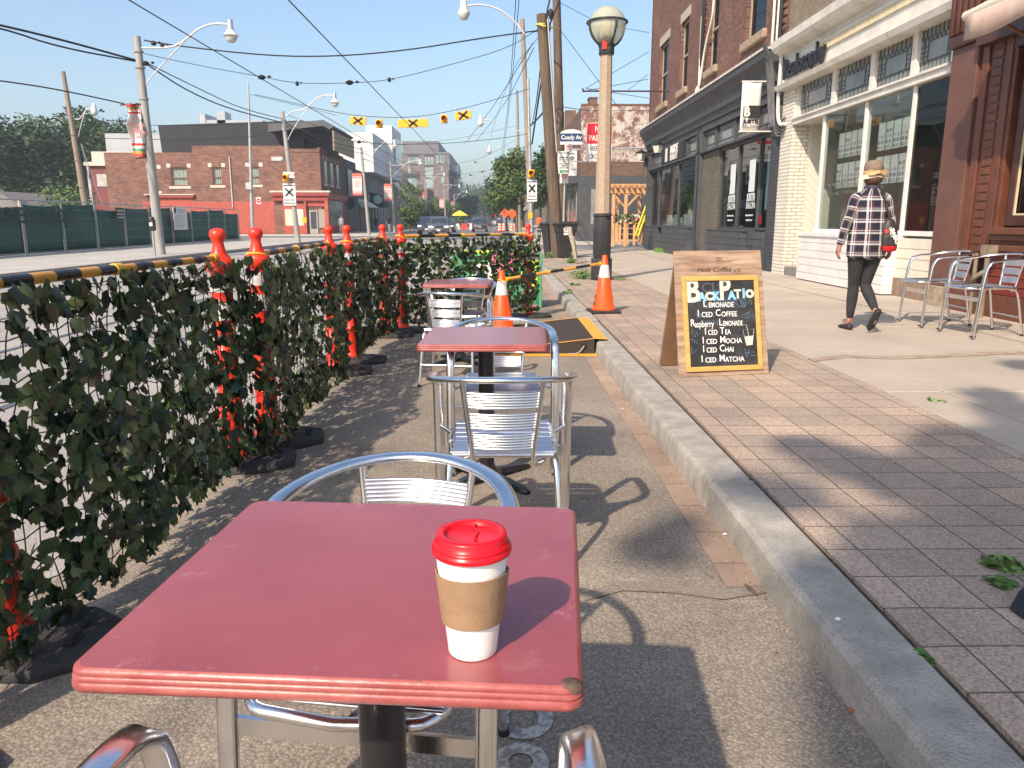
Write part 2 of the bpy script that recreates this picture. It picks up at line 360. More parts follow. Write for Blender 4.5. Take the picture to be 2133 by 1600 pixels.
# painted white loop mark on the lane
g = MB(); c = G(1090, 1500); 
for k in range(22):
    a0, a1 = R(k * 15 - 120), R(k * 15 - 105)
    r0, r1 = .040, .078
    g.add([(c.x + r0 * math.cos(a0), c.y + r0 * 1.1 * math.sin(a0), .008), (c.x + r1 * math.cos(a0), c.y + r1 * 1.1 * math.sin(a0), .008), (c.x + r1 * math.cos(a1), c.y + r1 * 1.1 * math.sin(a1), .008), (c.x + r0 * math.cos(a1), c.y + r0 * 1.1 * math.sin(a1), .008)], [(0, 1, 2, 3)])
c = G(1085, 1592)
for k in range(18):
    a0, a1 = R(k * 20), R(k * 20 + 20)
    r0, r1 = .030, .068
    g.add([(c.x + r0 * math.cos(a0), c.y + r0 * math.sin(a0), .008), (c.x + r1 * math.cos(a0), c.y + r1 * math.sin(a0), .008), (c.x + r1 * math.cos(a1), c.y + r1 * math.sin(a1), .008), (c.x + r0 * math.cos(a1), c.y + r0 * math.sin(a1), .008)], [(0, 1, 2, 3)])
struct('painted_mark', g, pm('chalk_paint', (.26, .235, .20), (.52, .51, .48), 55, .9, lo=.42, hi=.6))
# tram rails
g = MB()
for tx in (-4.2, -7.35):
    for s in (-.7475, .7475): g.box(tx + s - .035, tx + s + .035, -30, 700, .006, .012)
struct('tram_rails', g, pm('rail_steel', (.16, .14, .13), (.26, .24, .22), 4, .35, metal=.8))
# white lane lines further up the street
g = MB()
for k in range(14): g.box(-1.2, -1.08, 58 + k * 9, 61 + k * 9, .008, .010)
g.box(-11.0, -10.85, 56, 300, .008, .010)
struct('lane_lines', g, pm('road_paint', (.6, .6, .58), (.75, .75, .72), 20, .8))

# kerbs: blocks with open joints
g = MB()
cuts = [-8, -2.2, .2, 3.28, 7.15, 9.0, 11.2, 14.6, 18, 22, 26, 30, 33]
rk = random.Random(3)
for a, b_ in zip(cuts[:-1], cuts[1:]):
    n = max(2, int((b_ - a) / .12)); vs = []; dx = rk.uniform(-.008, .008); dz = rk.uniform(-.004, .004)
    a += .006; b_ -= .006
    for i in range(n + 1):
        y = a + (b_ - a) * i / n; w1 = .003 * math.sin(y * 5 + a)
        e = .014 if 0 < i < n else .002
        for (x, z) in [(0, -.05), (-.004 + w1, .0), (.010 + w1, .106), (.016 + w1 + e * .3, .121 + dz), (.032 + w1, .130 + dz), (.2, .134 + dz), (.205, .0)]:
            vs.append((RK + dx + x, y, z))
    k = 7; fs = [(i * k + j, i * k + j + 1, (i + 1) * k + j + 1, (i + 1) * k + j) for i in range(n) for j in range(k - 1)]
    fs += [list(range(k)), [n * k + j for j in range(k)][::-1]]
    g.add(vs, fs, 0, True)
struct('kerb', g, kerb_m, angle=28)
g = MB(); sheet(g, RK + .05, RK + .30, -8, 33, .112); struct('kerb_joint', g, soil)
g = MB(); g.box(RK + .232, SX, -10, 33, -.05, .128); struct('sidewalk_pavers', g, paver_m)
# the concrete walk, cast in slabs with tooled joints
g = MB(); ys = [-10, -8.2, -6.5, -4.9, -3.2, -1.5, .2, 1.9, 3.55, 5.1, 6.9, 8.4, 10.1, 11.8, 13.4, 15.2, 16.9, 18.6, 20.3, 22, 23.8, 25.5, 27.2, 29, 31, 33]
for a, b_ in zip(ys[:-1], ys[1:]):
    for (x0, x1) in ((SX + .012, 3.02), (3.035, 5.0), (5.012, 8.6)):
        g.box(x0, x1, a + .007, b_ - .007, -.04, .128 + rk.uniform(-.003, .003) + (.018 if x0 > 5 else .0))
struct('concrete_walk', g, walk_m, bevel=.004, segs=1)
g = MB(); sheet(g, SX - .02, 8.6, -10, 33, .108); struct('walk_joint', g, soil)
# right side beyond the side street
g = MB(); g.box(RK, FX_R + .5, 43.5, 600, -.05, .13); g.box(FX_R + .5, 60, 43.5, 46, -.05, .13); struct('far_sidewalk', g, leftwalk_m)
# left side pavements
g = MB(); g.box(-17, LK, 4, 56, -.05, .13); g.box(-17.0, LK, 70, 600, -.05, .13); g.box(-60, -17, 70, 73, -.05, .12)
struct('left_sidewalk', g, leftwalk_m)
g = MB(); g.box(LK, LK + .16, 4, 56, -.04, .135); g.box(LK, LK + .16, 70, 600, -.04, .135)
struct('left_kerb', g, kerb_m)
g = MB(); sheet(g, -60, -17, 4, 56, .05); struct('vacant_lot', g, ground_m)
# stain from spilt water on the concrete
g = MB(); c0 = [G(x, y, .128) for x, y in [(1690, 752), (1760, 742), (1850, 747), (1950, 742), (2060, 738), (2133, 735)]]
vs = []
for i, p in enumerate(c0): vs += [(p.x, p.y - .06 - .03 * (i % 2), .1335), (p.x, p.y + .05 + .04 * ((i + 1) % 2), .1335)]
g.add(vs, [(2 * i, 2 * i + 2, 2 * i + 3, 2 * i + 1) for i in range(5)]); struct('water_stain', g, pm('stain', (.27, .19, .13), (.40, .32, .25), 9, .8, lo=.35, hi=.62))

# grit and crumbs gathered at the kerb foot and scattered on the lane
g = MB(); rk = random.Random(9)
for i in range(900):
    x = RK - abs(rk.gauss(0, .05)) - .012 if i < 650 else rk.uniform(-.6, .9); y = rk.uniform(1.1, 7.0); s = rk.uniform(.0012, .0034) * (1.3 if i > 650 else 1)
    g.add([(x - s, y, .0085), (x, y - s * 1.3, .0085), (x + s, y + s * .4, .0085), (x - s * .2, y + s, .0085), (x, y, .0085 + s * 1.2)], [(0, 1, 4), (1, 2, 4), (2, 3, 4), (3, 0, 4)], rk.choice((0, 0, 1, 2)))
tag(g.build('grit', [pm('grit_brown', (.16, .12, .08), None), pm('grit_dark', (.05, .045, .04), None), pm('grit_pale', (.45, .42, .36), None)]), kind='stuff')

# ================================================================== THE PATIO
alu = pm('aluminium', (.74, .74, .75), (.86, .86, .86), 12, .2, metal=1.0, bump=.03, bscale=200)
alu_dull = pm('aluminium_slats', (.72, .72, .74), (.84, .84, .85), 18, .28, metal=1.0)
black_metal = pm('black_metal', (.012, .012, .015), (.02, .02, .024), 8, .28, spec=.5)
rubber = pm('black_rubber', (.018, .018, .02), (.04, .038, .036), 9, .75, bump=.4, bscale=60)
plastic_foot = pm('chair_foot', (.02, .02, .02), None, rough=.6)

# ---- chair: faces +y, origin on the ground under the seat
def ribbed(mb, path_top, h, nr, depth, up):
    """corrugated slat: path swept, ribs stacked along 'up'"""
    k = len(path_top); prof = []
    for i in range(nr):
        for (t, d) in ((0, 0), (.2, .8), (.5, 1), (.8, .8)): prof.append(((i + t) / nr * h, .0008 + d * depth))
    prof.append((h, 0)); back = [(h, -.0008)] + [(a_, -.0008 - d_) for a_, d_ in prof[::-1][1:-1]] + [(0, -.0008)]
    pr = prof + back; m = len(pr); vs = []
    for i, p in enumerate(path_top):
        t = Vector(path_top[min(i + 1, k - 1)]) - Vector(path_top[max(0, i - 1)]); t.normalize()
        u = Vector(up); nn = t.cross(u).normalized()
        for (a, d) in pr: vs.append(Vector(p) + u * a + nn * d)
    fs = [(i * m + j, i * m + (j + 1) % m, (i + 1) * m + (j + 1) % m, (i + 1) * m + j) for i in range(k - 1) for j in range(m)]
    fs += [tuple(range(m))[::-1], tuple((k - 1) * m + j for j in range(m))]
    mb.add(vs, fs, 0, True)
def make_chair(label, loc, rz, group):
    t = thing('bistro_chair', label, 'chair', loc, rz, group)
    # front legs running up into the armrests and round the back as one oval tube
    right = [(.262, .245, .0), (.262, .225, .30), (.262, .205, .52), (.262, .19, .61)]
    bend = [(.263, .165, .655), (.264, .12, .675), (.266, .05, .686)]
    arc = [(.268 * math.cos(a), -.02 - .27 * math.sin(a), .690 + .045 * math.sin(a)) for a in [math.pi * i / 18 for i in range(19)]]
    half = right + bend
    path = half + arc + [(-x, y, z) for (x, y, z) in half[::-1]]
    path = smooth_path(path, 1)
    k = len(path); m = MB()
    # oval section: wide face outward; ref vector = across
    vs = []; n = 12
    for i, p in enumerate(path):
        tg = (path[min(i + 1, k - 1)] - path[max(i - 1, 0)]).normalized()
        cen = Vector((0, -.02, p.z)); out = (p - cen); out.z = 0
        if out.length < 1e-3: out = Vector((0, -1, 0))
        # lateral direction = outward, removed of tangent
        if abs(tg.z) > .75: a = Vector((1 if p.x > 0 else -1, 0, 0))
        else: a = out.normalized()
        a = (a - tg * a.dot(tg)).normalized(); b = tg.cross(a)
        if abs(tg.z) > .75: ra, rb = .0105, .020
        else: ra, rb = .020, .0095
        bl = min(1, max(0, (abs(tg.z) - .25) / .5)); ra = .0215; rb = .0105
        for j in range(n):
            w_ = 2 * math.pi * j / n; cx = math.copysign(abs(math.cos(w_)) ** .7, math.cos(w_)); sx = math.copysign(abs(math.sin(w_)) ** .7, math.sin(w_))
            # keep b orientation consistent
            bb = b if (b.dot(Vector((0, 1, 0)) if abs(tg.z) > .5 else Vector((0, 0, 1))) >= 0) else -b
            vs.append(p + a * cx * ra + bb * sx * rb)
    fs = []
    for i in range(k - 1):
        # rings may flip handedness; pick the rotation that keeps quads short
        for j in range(n): fs.append((i * n + j, i * n + (j + 1) % n, (i + 1) * n + (j + 1) % n, (i + 1) * n + j))
    m.add(vs, fs, 0, True); m.build('arm_frame', alu, t, world=False, angle=60)
    for sx in (1, -1):
        m = MB(); m.tube(smooth_path([(.185 * sx, -.12, .425), (.19 * sx, -.16, .42), (.197 * sx, -.19, .38), (.215 * sx, -.265, .005)], 2), .0125, 10); m.build('rear_leg', alu, t, world=False)
        m = MB(); m.box(.262 * sx - .016, .262 * sx + .016, .222, .268, 0, .012); m.tube([(.215 * sx, -.265, 0), (.2145 * sx, -.262, .02)], .0145, 8); m.build('foot_cap', plastic_foot, t, world=False)
    m = MB(); m.tube([(-.208, -.235, .17), (.208, -.235, .17)], .0095, 8); m.build('stretcher', alu, t, world=False); m = MB(); m.obox((0, .216, .335), (.50, .012, .038)); m.build('seat_rail', alu, t, world=False)
    # seat: round rim tube and ribbed slats
    rim = [(-.185, -.17, .432), (-.198, 0, .437), (-.2, .17, .437)] + [(-.2 + .06 * (1 - math.cos(a)), .19 + .11 * math.sin(a), .434) for a in [math.pi / 2 * i / 5 for i in range(1, 6)]]
    rim += [(0, .312, .431)] + [(-x, y, z) for (x, y, z) in rim[::-1]]
    m = MB(); m.tube(rim, .0125, 10); m.tube([(-.185, -.17, .432), (.185, -.17, .432)], .011, 8)
    for sx in (1, -1): m.tube([(.2 * sx, .1, .437), (.256 * sx, .21, .44)], .008, 8); m.tube([(.198 * sx, -.03, .437), (.2 * sx, .06, .437)], .0145, 8)
    m.build('seat_frame', alu, t, world=False)
    m = MB()
    for i in range(8):
        y = -.178 + i * .058; z = .446 - .01 * math.sin(math.pi * (i + .5) / 8)
        ribbed(m, [(-.192 + .384 * q / 8, y, z) for q in range(9)], .051, 5, .0035, (0, 1, 0))
    m.build('seat', alu_dull, t, world=False, angle=50)
    # backrest
    for sx in (1, -1):
        m = MB(); pts = smooth_path([(.165 * sx, -.12, .425), (.15 * sx, -.16, .408), (.118 * sx, -.195, .405), (.108 * sx, -.215, .44), (.122 * sx, -.235, .56), (.142 * sx, -.262, .735)], 2)
        m.tube(pts, .0115, 10, flat=.8); m.build('back_upright', alu, t, world=False)
    for (z, wd, y) in ((.468, .108, -.214), (.546, .119, -.226), (.624, .130, -.238)):
        m = MB(); ribbed(m, [(-wd + 2 * wd * q / 10, y - .022 * math.sin(math.pi * q / 10) - .004, z) for q in range(11)], .062, 6, .0035, (0, -.13, .991)); m.build('back_slat', alu_dull, t, world=False, angle=50)
    return t

# ---- table
def table_mat():
    m, n, b = _new('red_tabletop'); L = n.links
    tc = n.nodes.new('ShaderNodeTexCoord'); sp = n.nodes.new('ShaderNodeSeparateXYZ'); L.new(tc.outputs['Object'], sp.inputs[0])
    no = n.nodes.new('ShaderNodeTexNoise'); no.inputs['Scale'].default_value = 5; no.inputs['Detail'].default_value = 6; L.new(tc.outputs['Object'], no.inputs[0])
    cr = n.nodes.new('ShaderNodeValToRGB'); cr.color_ramp.elements[0].position = .3; cr.color_ramp.elements[1].position = .75
    cr.color_ramp.elements[0].color = (.26, .052, .058, 1); cr.color_ramp.elements[1].color = (.32, .078, .080, 1); L.new(no.outputs[0], cr.inputs[0])
    # scuffs close to the rim: distance from the edge of the 0.3 half width
    ax = n.nodes.new('ShaderNodeMath'); ax.operation = 'ABSOLUTE'; L.new(sp.outputs[0], ax.inputs[0])
    ay = n.nodes.new('ShaderNodeMath'); ay.operation = 'ABSOLUTE'; L.new(sp.outputs[1], ay.inputs[0])
    ma = n.nodes.new('ShaderNodeMath'); ma.operation = 'MAXIMUM'; L.new(ax.outputs[0], ma.inputs[0]); L.new(ay.outputs[0], ma.inputs[1])
    mr = n.nodes.new('ShaderNodeMapRange'); mr.inputs[1].default_value = .235; mr.inputs[2].default_value = .30; L.new(ma.outputs[0], mr.inputs[0])
    n2 = n.nodes.new('ShaderNodeTexNoise'); n2.inputs['Scale'].default_value = 11; n2.inputs['Detail'].default_value = 10; n2.inputs['Roughness'].default_value = .78; L.new(tc.outputs['Object'], n2.inputs[0])
    th = n.nodes.new('ShaderNodeMapRange'); th.inputs[1].default_value = .56; th.inputs[2].default_value = .84; L.new(n2.outputs[0], th.inputs[0])
    mu = n.nodes.new('ShaderNodeMath'); mu.operation = 'MULTIPLY'; L.new(mr.outputs[0], mu.inputs[0]); L.new(th.outputs[0], mu.inputs[1])
    mx = n.nodes.new('ShaderNodeMixRGB'); L.new(mu.outputs[0], mx.inputs[0]); L.new(cr.outputs[0], mx.inputs[1]); mx.inputs[2].default_value = (.72, .46, .44, 1)
    L.new(mx.outputs[0], b.inputs['Base Color'])
    rg = n.nodes.new('ShaderNodeMapRange'); rg.inputs[3].default_value = .2; rg.inputs[4].default_value = .5; L.new(mu.outputs[0], rg.inputs[0])
    r0 = n.nodes.new('ShaderNodeMapRange'); r0.inputs[1].default_value = .3; r0.inputs[2].default_value = .7; r0.inputs[3].default_value = .14; r0.inputs[4].default_value = .24; L.new(n2.outputs[0], r0.inputs[0])
    mxx = n.nodes.new('ShaderNodeMath'); mxx.operation = 'MAXIMUM'; L.new(rg.outputs[0], mxx.inputs[0]); L.new(r0.outputs[0], mxx.inputs[1])
    L.new(mxx.outputs[0], b.inputs['Roughness']); b.inputs['Specular IOR Level'].default_value = .75
    return m
top_m = table_mat()
edge_m = pm('red_table_edge', (.30, .066, .062), (.42, .14, .12), 16, .36, lo=.4, hi=.8, bump=.06, bscale=70, spots=(40, .70, (.12, .06, .04), .8))
chip_m = pm('bare_wood_chip', (.07, .045, .03), (.14, .1, .07), 60, .8, bump=.5)
def make_table(label, loc, rz, hx=.3, hy=.3):
    t = thing('cafe_table', label, 'table', loc, rz, 'red square cafe tables in a row')
    H = .735
    def rr(hx_, hy_, r, z):
        pts = []
        for (sx, sy, a0) in ((1, 1, 0), (-1, 1, 90), (-1, -1, 180), (1, -1, 270)):
            for i in range(6):
                a = R(a0 + 90 * i / 5); pts.append((sx * (hx_ - r) + r * math.cos(a), sy * (hy_ - r) + r * math.sin(a), z))
        return pts
    # stepped, grooved edge
    prof = [(-.006, .0), (-.001, -.003), (.0, -.007), (-.0015, -.010), (.0005, -.0115), (.001, -.016), (-.001, -.018), (.0015, -.0195), (.002, -.026), (.0, -.031), (-.008, -.033)]
    rings = [rr(hx + d, hy + d, .022, H + z) for (d, z) in prof]
    m = MB(); m.add(rings[0], [tuple(range(24))]); m.build('tabletop', top_m, t, world=False)
    m = MB(); vs = [p for r_ in rings for p in r_]; fs = [(i * 24 + j, (i + 1) * 24 + j, (i + 1) * 24 + (j + 1) % 24, i * 24 + (j + 1) % 24) for i in range(len(rings) - 1) for j in range(24)]
    m.add(vs, fs, 0, True); m.add(rings[-1], [tuple(range(24))[::-1]]); m.build('table_edge', edge_m, t, world=False, angle=55)
    m = MB(); m.cyl((0, 0, .03), (0, 0, .70), .038, n=24); m.obox((0, 0, .695), (.36, .05, .012)); m.obox((0, 0, .695), (.05, .36, .011)); m.lathe([(.075, .045), (.05, .07), (.04, .085)], n=24); m.build('pedestal', black_metal, t, world=False)
    for k in range(4):
        a = R(45 + 90 * k); d = Vector((math.cos(a), math.sin(a), 0)); q = Vector((-d.y, d.x, 0))
        m = MB(); vs = []
        for (r_, w_, z0, z1) in ((.02, .034, .028, .058), (.15, .03, .018, .046), (.26, .028, .006, .032), (.295, .02, .0, .022)):
            for (s1, z) in ((-1, z0), (1, z0), (.7, z1), (-.7, z1)): vs.append(d * r_ + q * w_ * s1 + Vector((0, 0, z)))
        m.add(vs, [(i * 4 + j, (i + 1) * 4 + j, (i + 1) * 4 + (j + 1) % 4, i * 4 + (j + 1) % 4)[::-1] for i in range(3) for j in range(4)] + [(0, 1, 2, 3)[::-1], (12, 13, 14, 15)]); m.build('base_foot', black_metal, t, world=False, bevel=.004)
    return t
T1 = [G(533, 1040, .735), G(1183, 1062, .735), G(1222, 1437, .735), G(128, 1412, .735)]
T2 = [G(895, 677, .735), G(1150, 683, .735), G(1148, 722, .735), G(857, 717, .735)]
T3 = [G(895, 579, .735), G(1030, 580, .735), G(1029, 598, .735), G(877, 593, .735)]
def tfit(T):
    c = sum(T, Vector()) / 4; u = ((T[1] - T[0]) + (T[2] - T[3])) / 2; v = ((T[0] - T[3]) + (T[1] - T[2])) / 2
    return c, u.length, v.length, math.atan2(u.y, u.x)
for q in (T1, T2, T3): print('TABLE', [round(x, 3) for x in tfit(q)[0]], [round(x, 3) for x in tfit(q)[1:]])
c1, w1_, d1_, a1_ = tfit(T1)
table1 = make_table('nearest worn red square table with the coffee cup on it', (c1.x, c1.y + .008, 0), a1_, w1_ / 2 + .006, d1_ / 2 - .001)
# chipped corner on the near right
m = MB(); m.lathe([(.0, .0012), (.010, .001), (.013, -.002), (.012, -.009)], (w1_ / 2 - .008, -d1_ / 2 + .014, .7352), n=11, sq=(1.1, .9)); m.build('chipped_corner', chip_m, table1, world=False)
c2, w2_, d2_, a2_ = tfit(T2); c3, w3_, d3_, a3_ = tfit(T3)
table2 = make_table('middle red square table with a silver chair pushed in on either side', (c2.x, c2.y, 0), R(-2), .292, .30)
table3 = make_table('farthest red square table beside the leafy end screen', (c3.x, c3.y, 0), R(-4), .292, .31)

GC = 'silver bistro chairs in the patio'
chairA = make_chair('silver chair facing the camera across the nearest red table', (-.243, 1.485, .004), math.pi - R(9), GC)
def chair(label, loc, rz, group=GC): return copy_tree(chairA, loc, rz, label, group)
bpy.context.view_layer.update()
chair('silver chair seen from behind on the near side of the middle table', (.002, 2.86, .004), R(0))
chair('silver chair at the far side of the middle table, facing the camera', (.0, 3.99, .004), math.pi + R(1))
chair('silver chair seen from behind on the near side of the farthest table', (-.385, 6.1, .004), R(-12))
chair('silver chair at the far side of the farthest table with sunlit white slats', (-.34, 7.1, .004), math.pi - R(10))
chair('silver chair cut off by the bottom edge, only its two armrest ends showing', (-.175, .665, .004), R(-1))
GS = 'silver chairs outside the brown shop'
sc_ = chair('left silver chair outside the brown shop, behind its neighbour', (4.86, 8.55, .15), R(90) - R(4), GS)
sc_.scale = (1.06, 1.06, 1.09); sc_ = chair('right silver chair outside the brown shop, nearest the camera', (4.90, 7.75, .15), R(90) + R(2), GS); sc_.scale = (1.06, 1.06, 1.09)

chairA.scale = (.955, 1, .972)
# ---- coffee cup
cb = G(985, 1350, .7365)
cupS = 1.0
cup = thing('coffee_cup', 'white paper cup with red lid and brown sleeve on the nearest table', 'cup', (cb.x, cb.y, .7362)); cup.scale = (1.035, 1.035, 1.05)
paper = pm('cup_paper', (.78, .76, .72), (.82, .80, .76), 20, .5)
m = MB(); m.lathe([(.0285, .006), (.0295, .0), (.0300, .001), (.0305, .008), (.0440, .133), (.0440, .135)], n=48); m.build('cup_body', paper, cup, world=False)
sleeve_m = pm('kraft_sleeve', (.28, .175, .095), (.33, .205, .115), 35, .85, bump=.08, bscale=200)
m = MB(); pr = []
vs = []; N = 48
for (z, s) in ((.040, 0), (.104, 0)):
    for r_ in (0, .0014):
        for j in range(N):
            a = 2 * math.pi * j / N; zz = z + .0035 * math.cos(a + R(80)); rad = .0305 + .013 * (zz - .008) / .12 + .0016 + r_ + (.0012 if abs(math.sin(a)) < .12 else 0)
            vs.append((rad * math.cos(a), rad * math.sin(a), zz))
fs = []
for j in range(N):
    k = (j + 1) % N
    fs += [(N + j, N + k, 3 * N + k, 3 * N + j), (j, 2 * N + j, 2 * N + k, k), (2 * N + j, 3 * N + j, 3 * N + k, 2 * N + k), (j, k, N + k, N + j)]
m.add(vs, fs, 0, True); m.build('cup_sleeve', sleeve_m, cup, world=False, angle=60)
lid_m = pm('red_lid', (.62, .006, .014), None, rough=.3, spec=.45)
m = MB(); m.lathe([(r_, .1285 + (z_ - .1235) * .80) for r_, z_ in [(.0425, .124), (.0475, .1235), (.0485, .127), (.0480, .131), (.0455, .1325), (.0455, .1345), (.0462, .136), (.0445, .139), (.0425, .1405), (.0425, .149), (.0412, .1522), (.0350, .1527), (.0325, .1515), (.0315, .1465), (.0300, .1455), (.0, .1455)]], n=64); m.build('cup_lid', lid_m, cup, world=False, angle=65)
lid = [o for o in COL.objects if o.name == 'cup_lid'][0]
m = MB(); sp_ = smooth_path([(x_, y_, .1285 + (z_ - .1235) * .80) for x_, y_, z_ in [(.004, .030, .1462), (.001, .022, .147), (.006, .012, .1468), (.007, .002, .1464), (.003, -.006, .146), (.006, -.012, .146)]], 2); m.tube(sp_, [.0026] * 6 + [.0018] * (len(sp_) - 6), 8); m.build('lid_ridge', lid_m, lid, world=False)
m = MB(); m.lathe([(.0014, .1517), (.0012, .1524), (.0, .1524)], (-.0335, .013, 0), 10); m.build('sip_hole', pm('hole_dark', (.08, .002, .004), None, rough=.8), lid, world=False)

# ================================================================== POSTS, BARS, LEAF SCREENS
red_pl = pm('red_orange_plastic', (.72, .028, .012), (.80, .05, .02), 5, .38, spec=.5)
refl_white = pm('reflective_band', (.50, .48, .47), (.66, .64, .62), 14, .45)
yel_pl = pm('yellow_plastic', (.80, .46, .02), None, rough=.45)
amb_pl = pm('amber_stripe', (.68, .30, .035), (.76, .36, .05), 12, .4)
blk_pl = pm('black_stripe', (.018, .02, .026), None, rough=.32)
mesh_blk = pm('black_netting', (.01, .01, .01), None, rough=.6)
leafs = [pm('ivy_dark', (.012, .026, .012), (.022, .042, .016), 30, .42, spec=.4), pm('ivy_mid', (.034, .066, .02), (.055, .092, .028), 30, .4, spec=.45),
         pm('ivy_olive', (.06, .085, .025), (.10, .12, .04), 30, .42, spec=.45), pm('ivy_blue', (.012, .036, .026), (.026, .058, .042), 30, .36, spec=.5),
         pm('ivy_brown', (.035, .03, .014), (.055, .05, .022), 30, .5), pm('ivy_backlit', (.10, .14, .055), (.16, .19, .09), 30, .4)]  # the palest leaf colour paints in leaves lit from behind
EB = smooth_path
def make_post(label, x, y, rz, padlen=.62, h=1.235):
    t = thing('delineator_post', label, 'traffic post', (x, y, .004), rz, 'red traffic posts round the patio')
    prof = [(.078, .055), (.080, .065), (.066, .085), (.062, .12), (.060, .30), (.063, .305), (.063, .315), (.058, .32), (.056, .60), (.060, .605), (.060, .615), (.055, .62), (.053, .76), (.0555, .765), (.0555, .865), (.052, .87), (.051, .90), (.0535, .905), (.0535, .985), (.050, .99), (.050, 1.005), (.062, 1.01), (.071, 1.03), (.073, 1.05), (.066, 1.07), (.046, 1.085), (.035, 1.11), (.028, 1.14), (.0265, 1.155), (.033, 1.17), (.0395, 1.182), (.041, 1.195), (.036, 1.21), (.022, 1.221), (.0, 1.225)]
    k = h / 1.225
    m = MB(); m.lathe([(r, z * k) for r, z in prof], n=20); m.build('post_body', red_pl, t, world=False)
    for (z0, z1, r) in ((.77, .86, .0565), (.91, .98, .0545)):
        m = MB(); m.lathe([(r - .001, z0 * k), (r, z0 * k), (r, z1 * k), (r - .001, z1 * k)], n=20); m.build('reflective_band', refl_white, t, world=False)
    # long hexagonal rubber foot with slots
    m = MB(); L_, W_ = padlen / 2, .19
    o = [(-L_, -W_ * .55), (-L_, W_ * .55), (-L_ * .6, W_), (L_ * .6, W_), (L_, W_ * .55), (L_, -W_ * .55), (L_ * .6, -W_), (-L_ * .6, -W_)]
    n = len(o); vs = [(x_, y_, 0) for x_, y_ in o] + [(x_, y_, .03) for x_, y_ in o] + [(x_ * .94, y_ * .92, .042) for x_, y_ in o]
    fs = [tuple(range(n)), tuple(range(2 * n, 3 * n))[::-1]] + [(i, (i + 1) % n, (i + 1) % n + n, i + n)[::-1] for i in range(n)] + [(i + n, (i + 1) % n + n, (i + 1) % n + 2 * n, i + 2 * n)[::-1] for i in range(n)]
    fs = [f[::-1] for f in fs]
    m.add(vs, fs); m.lathe([(.14, .041), (.138, .047), (.128, .048), (.124, .0455), (.095, .0455), (.09, .056), (.0, .056)], n=28); m.build('rubber_base', rubber, t, world=False, bevel=.003, segs=1)
    bs = [o_ for o_ in COL.objects if o_.name.startswith('rubber_base')][-1]
    for s in (1, -1):
        m = MB(); m.obox((s * (L_ - .085), 0, .0424), (.035, .14, .003)); m.build('handle_slot', pm('slot_dark', (.004, .004, .004), None, rough=.9), t, world=False, bevel=.001, segs=1)
    return t
PY = {'z': (-1.50, 1.50), 'a': P(-139, 478, 2.13), 'A': P(452, 478, 3.93), 'B': P(531, 474, 4.36), 'C': P(683, 468, 6.45), 'D': P(721, 470, 7.0), 'E': P(796, 466, 8.6), 'F': P(833, 466, 8.95), 'G': P(1100, 465, 10.35)}
a0 = G(16, 1352); PY['a'] = Vector((a0.x, a0.y, 0))
posts = [('z', 'red post out of frame, only its black rubber foot showing at the bottom left corner', 0), ('a', 'nearest red post, cut by the left edge, half hidden by ivy', 0), ('A', 'red post at the far end of the nearest leafy screen, left of a close pair', 12),
         ('B', 'red post at the near end of the second leafy screen, right of a close pair', 12), ('C', 'red post at the far end of the second leafy screen', 5), ('D', 'red post with sunlit stem at the near end of the third leafy screen', 0),
         ('E', 'red post at the far end of the third leafy screen', 0), ('F', 'red post at the left end of the crosswise leafy screen', 20), ('G', 'red post at the right end of the crosswise leafy screen by the kerb', 10)]
for k, lab, rz in posts: make_post(lab, PY[k][0], PY[k][1], R(rz))

def bar(label, p, q, r=.019, group='striped bars between posts', segs=None):
    p = Vector(p); q = Vector(q); Lb = (q - p).length; d = (q - p).normalized()
    t = thing('barrier_bar', label, 'barrier bar', tuple((p + q) / 2 - Vector((0, 0, r))), 0, group)
    n = segs or max(5, int(Lb / .14)); m = MB()
    xs = [0]
    for i in range(n): xs.append(xs[-1] + (1.0 if i % 2 else .85))
    xs = [x / xs[-1] for x in xs]; half = n // 2
    for i in range(n):
        a = p + (q - p) * xs[i]; b = p + (q - p) * xs[i + 1]
        m.tube([a, b], r if i < half else r * .86, 14, mi=i % 2, cap=True)
    m.build('bar_tube', [amb_pl, blk_pl], t)
    m = MB()
    c = p + (q - p) * xs[half]; m.tube([c - d * .03, c - d * .028, c + d * .02, c + d * .022], [r * .9, r * 1.22, r * 1.22, r * .9], 14)
    for i in range(1, n):
        if i % 2: a = p + (q - p) * (xs[i] + xs[i + 1]) / 2; m.tube([a - d * .004, a + d * .004], r * 1.06, 14, mi=1)
    m.build('bar_collar', [yel_pl, blk_pl], t)
    for e, s in ((p, -1), (q, 1)):
        m = MB(); m.tube([e - d * s * .03, e + d * s * .004], [r * 1.1, r * 1.15], 14)
        cc = e + d * s * .05; u = Vector((-d.y, d.x, 0)); ring = [cc + (d * math.cos(a) + u * math.sin(a)) * .058 + Vector((0, 0, -.012 + .02 * math.cos(a) * s)) for a in [2 * math.pi * i / 24 for i in range(24)]]
        m.tube(ring, .0055, 8, closed=True); m.build('end_loop', yel_pl, t)
    return t
def between(k1, k2, z=1.092, gap=.055):
    a = Vector((PY[k1][0], PY[k1][1], z)); b = Vector((PY[k2][0], PY[k2][1], z)); d = (b - a).normalized()
    return a + d * gap, b - d * gap
bar('striped bar on the nearest leafy screen, running off the left edge', *between('a', 'A'), segs=13)
bar('striped bar on the second leafy screen', *between('B', 'C'), segs=11)
bar('striped bar on the third leafy screen, mostly hidden by leaves', *between('D', 'E'), segs=9)
bar('yellow and black bar across the crosswise leafy screen', *between('F', 'G', 1.105), segs=9)

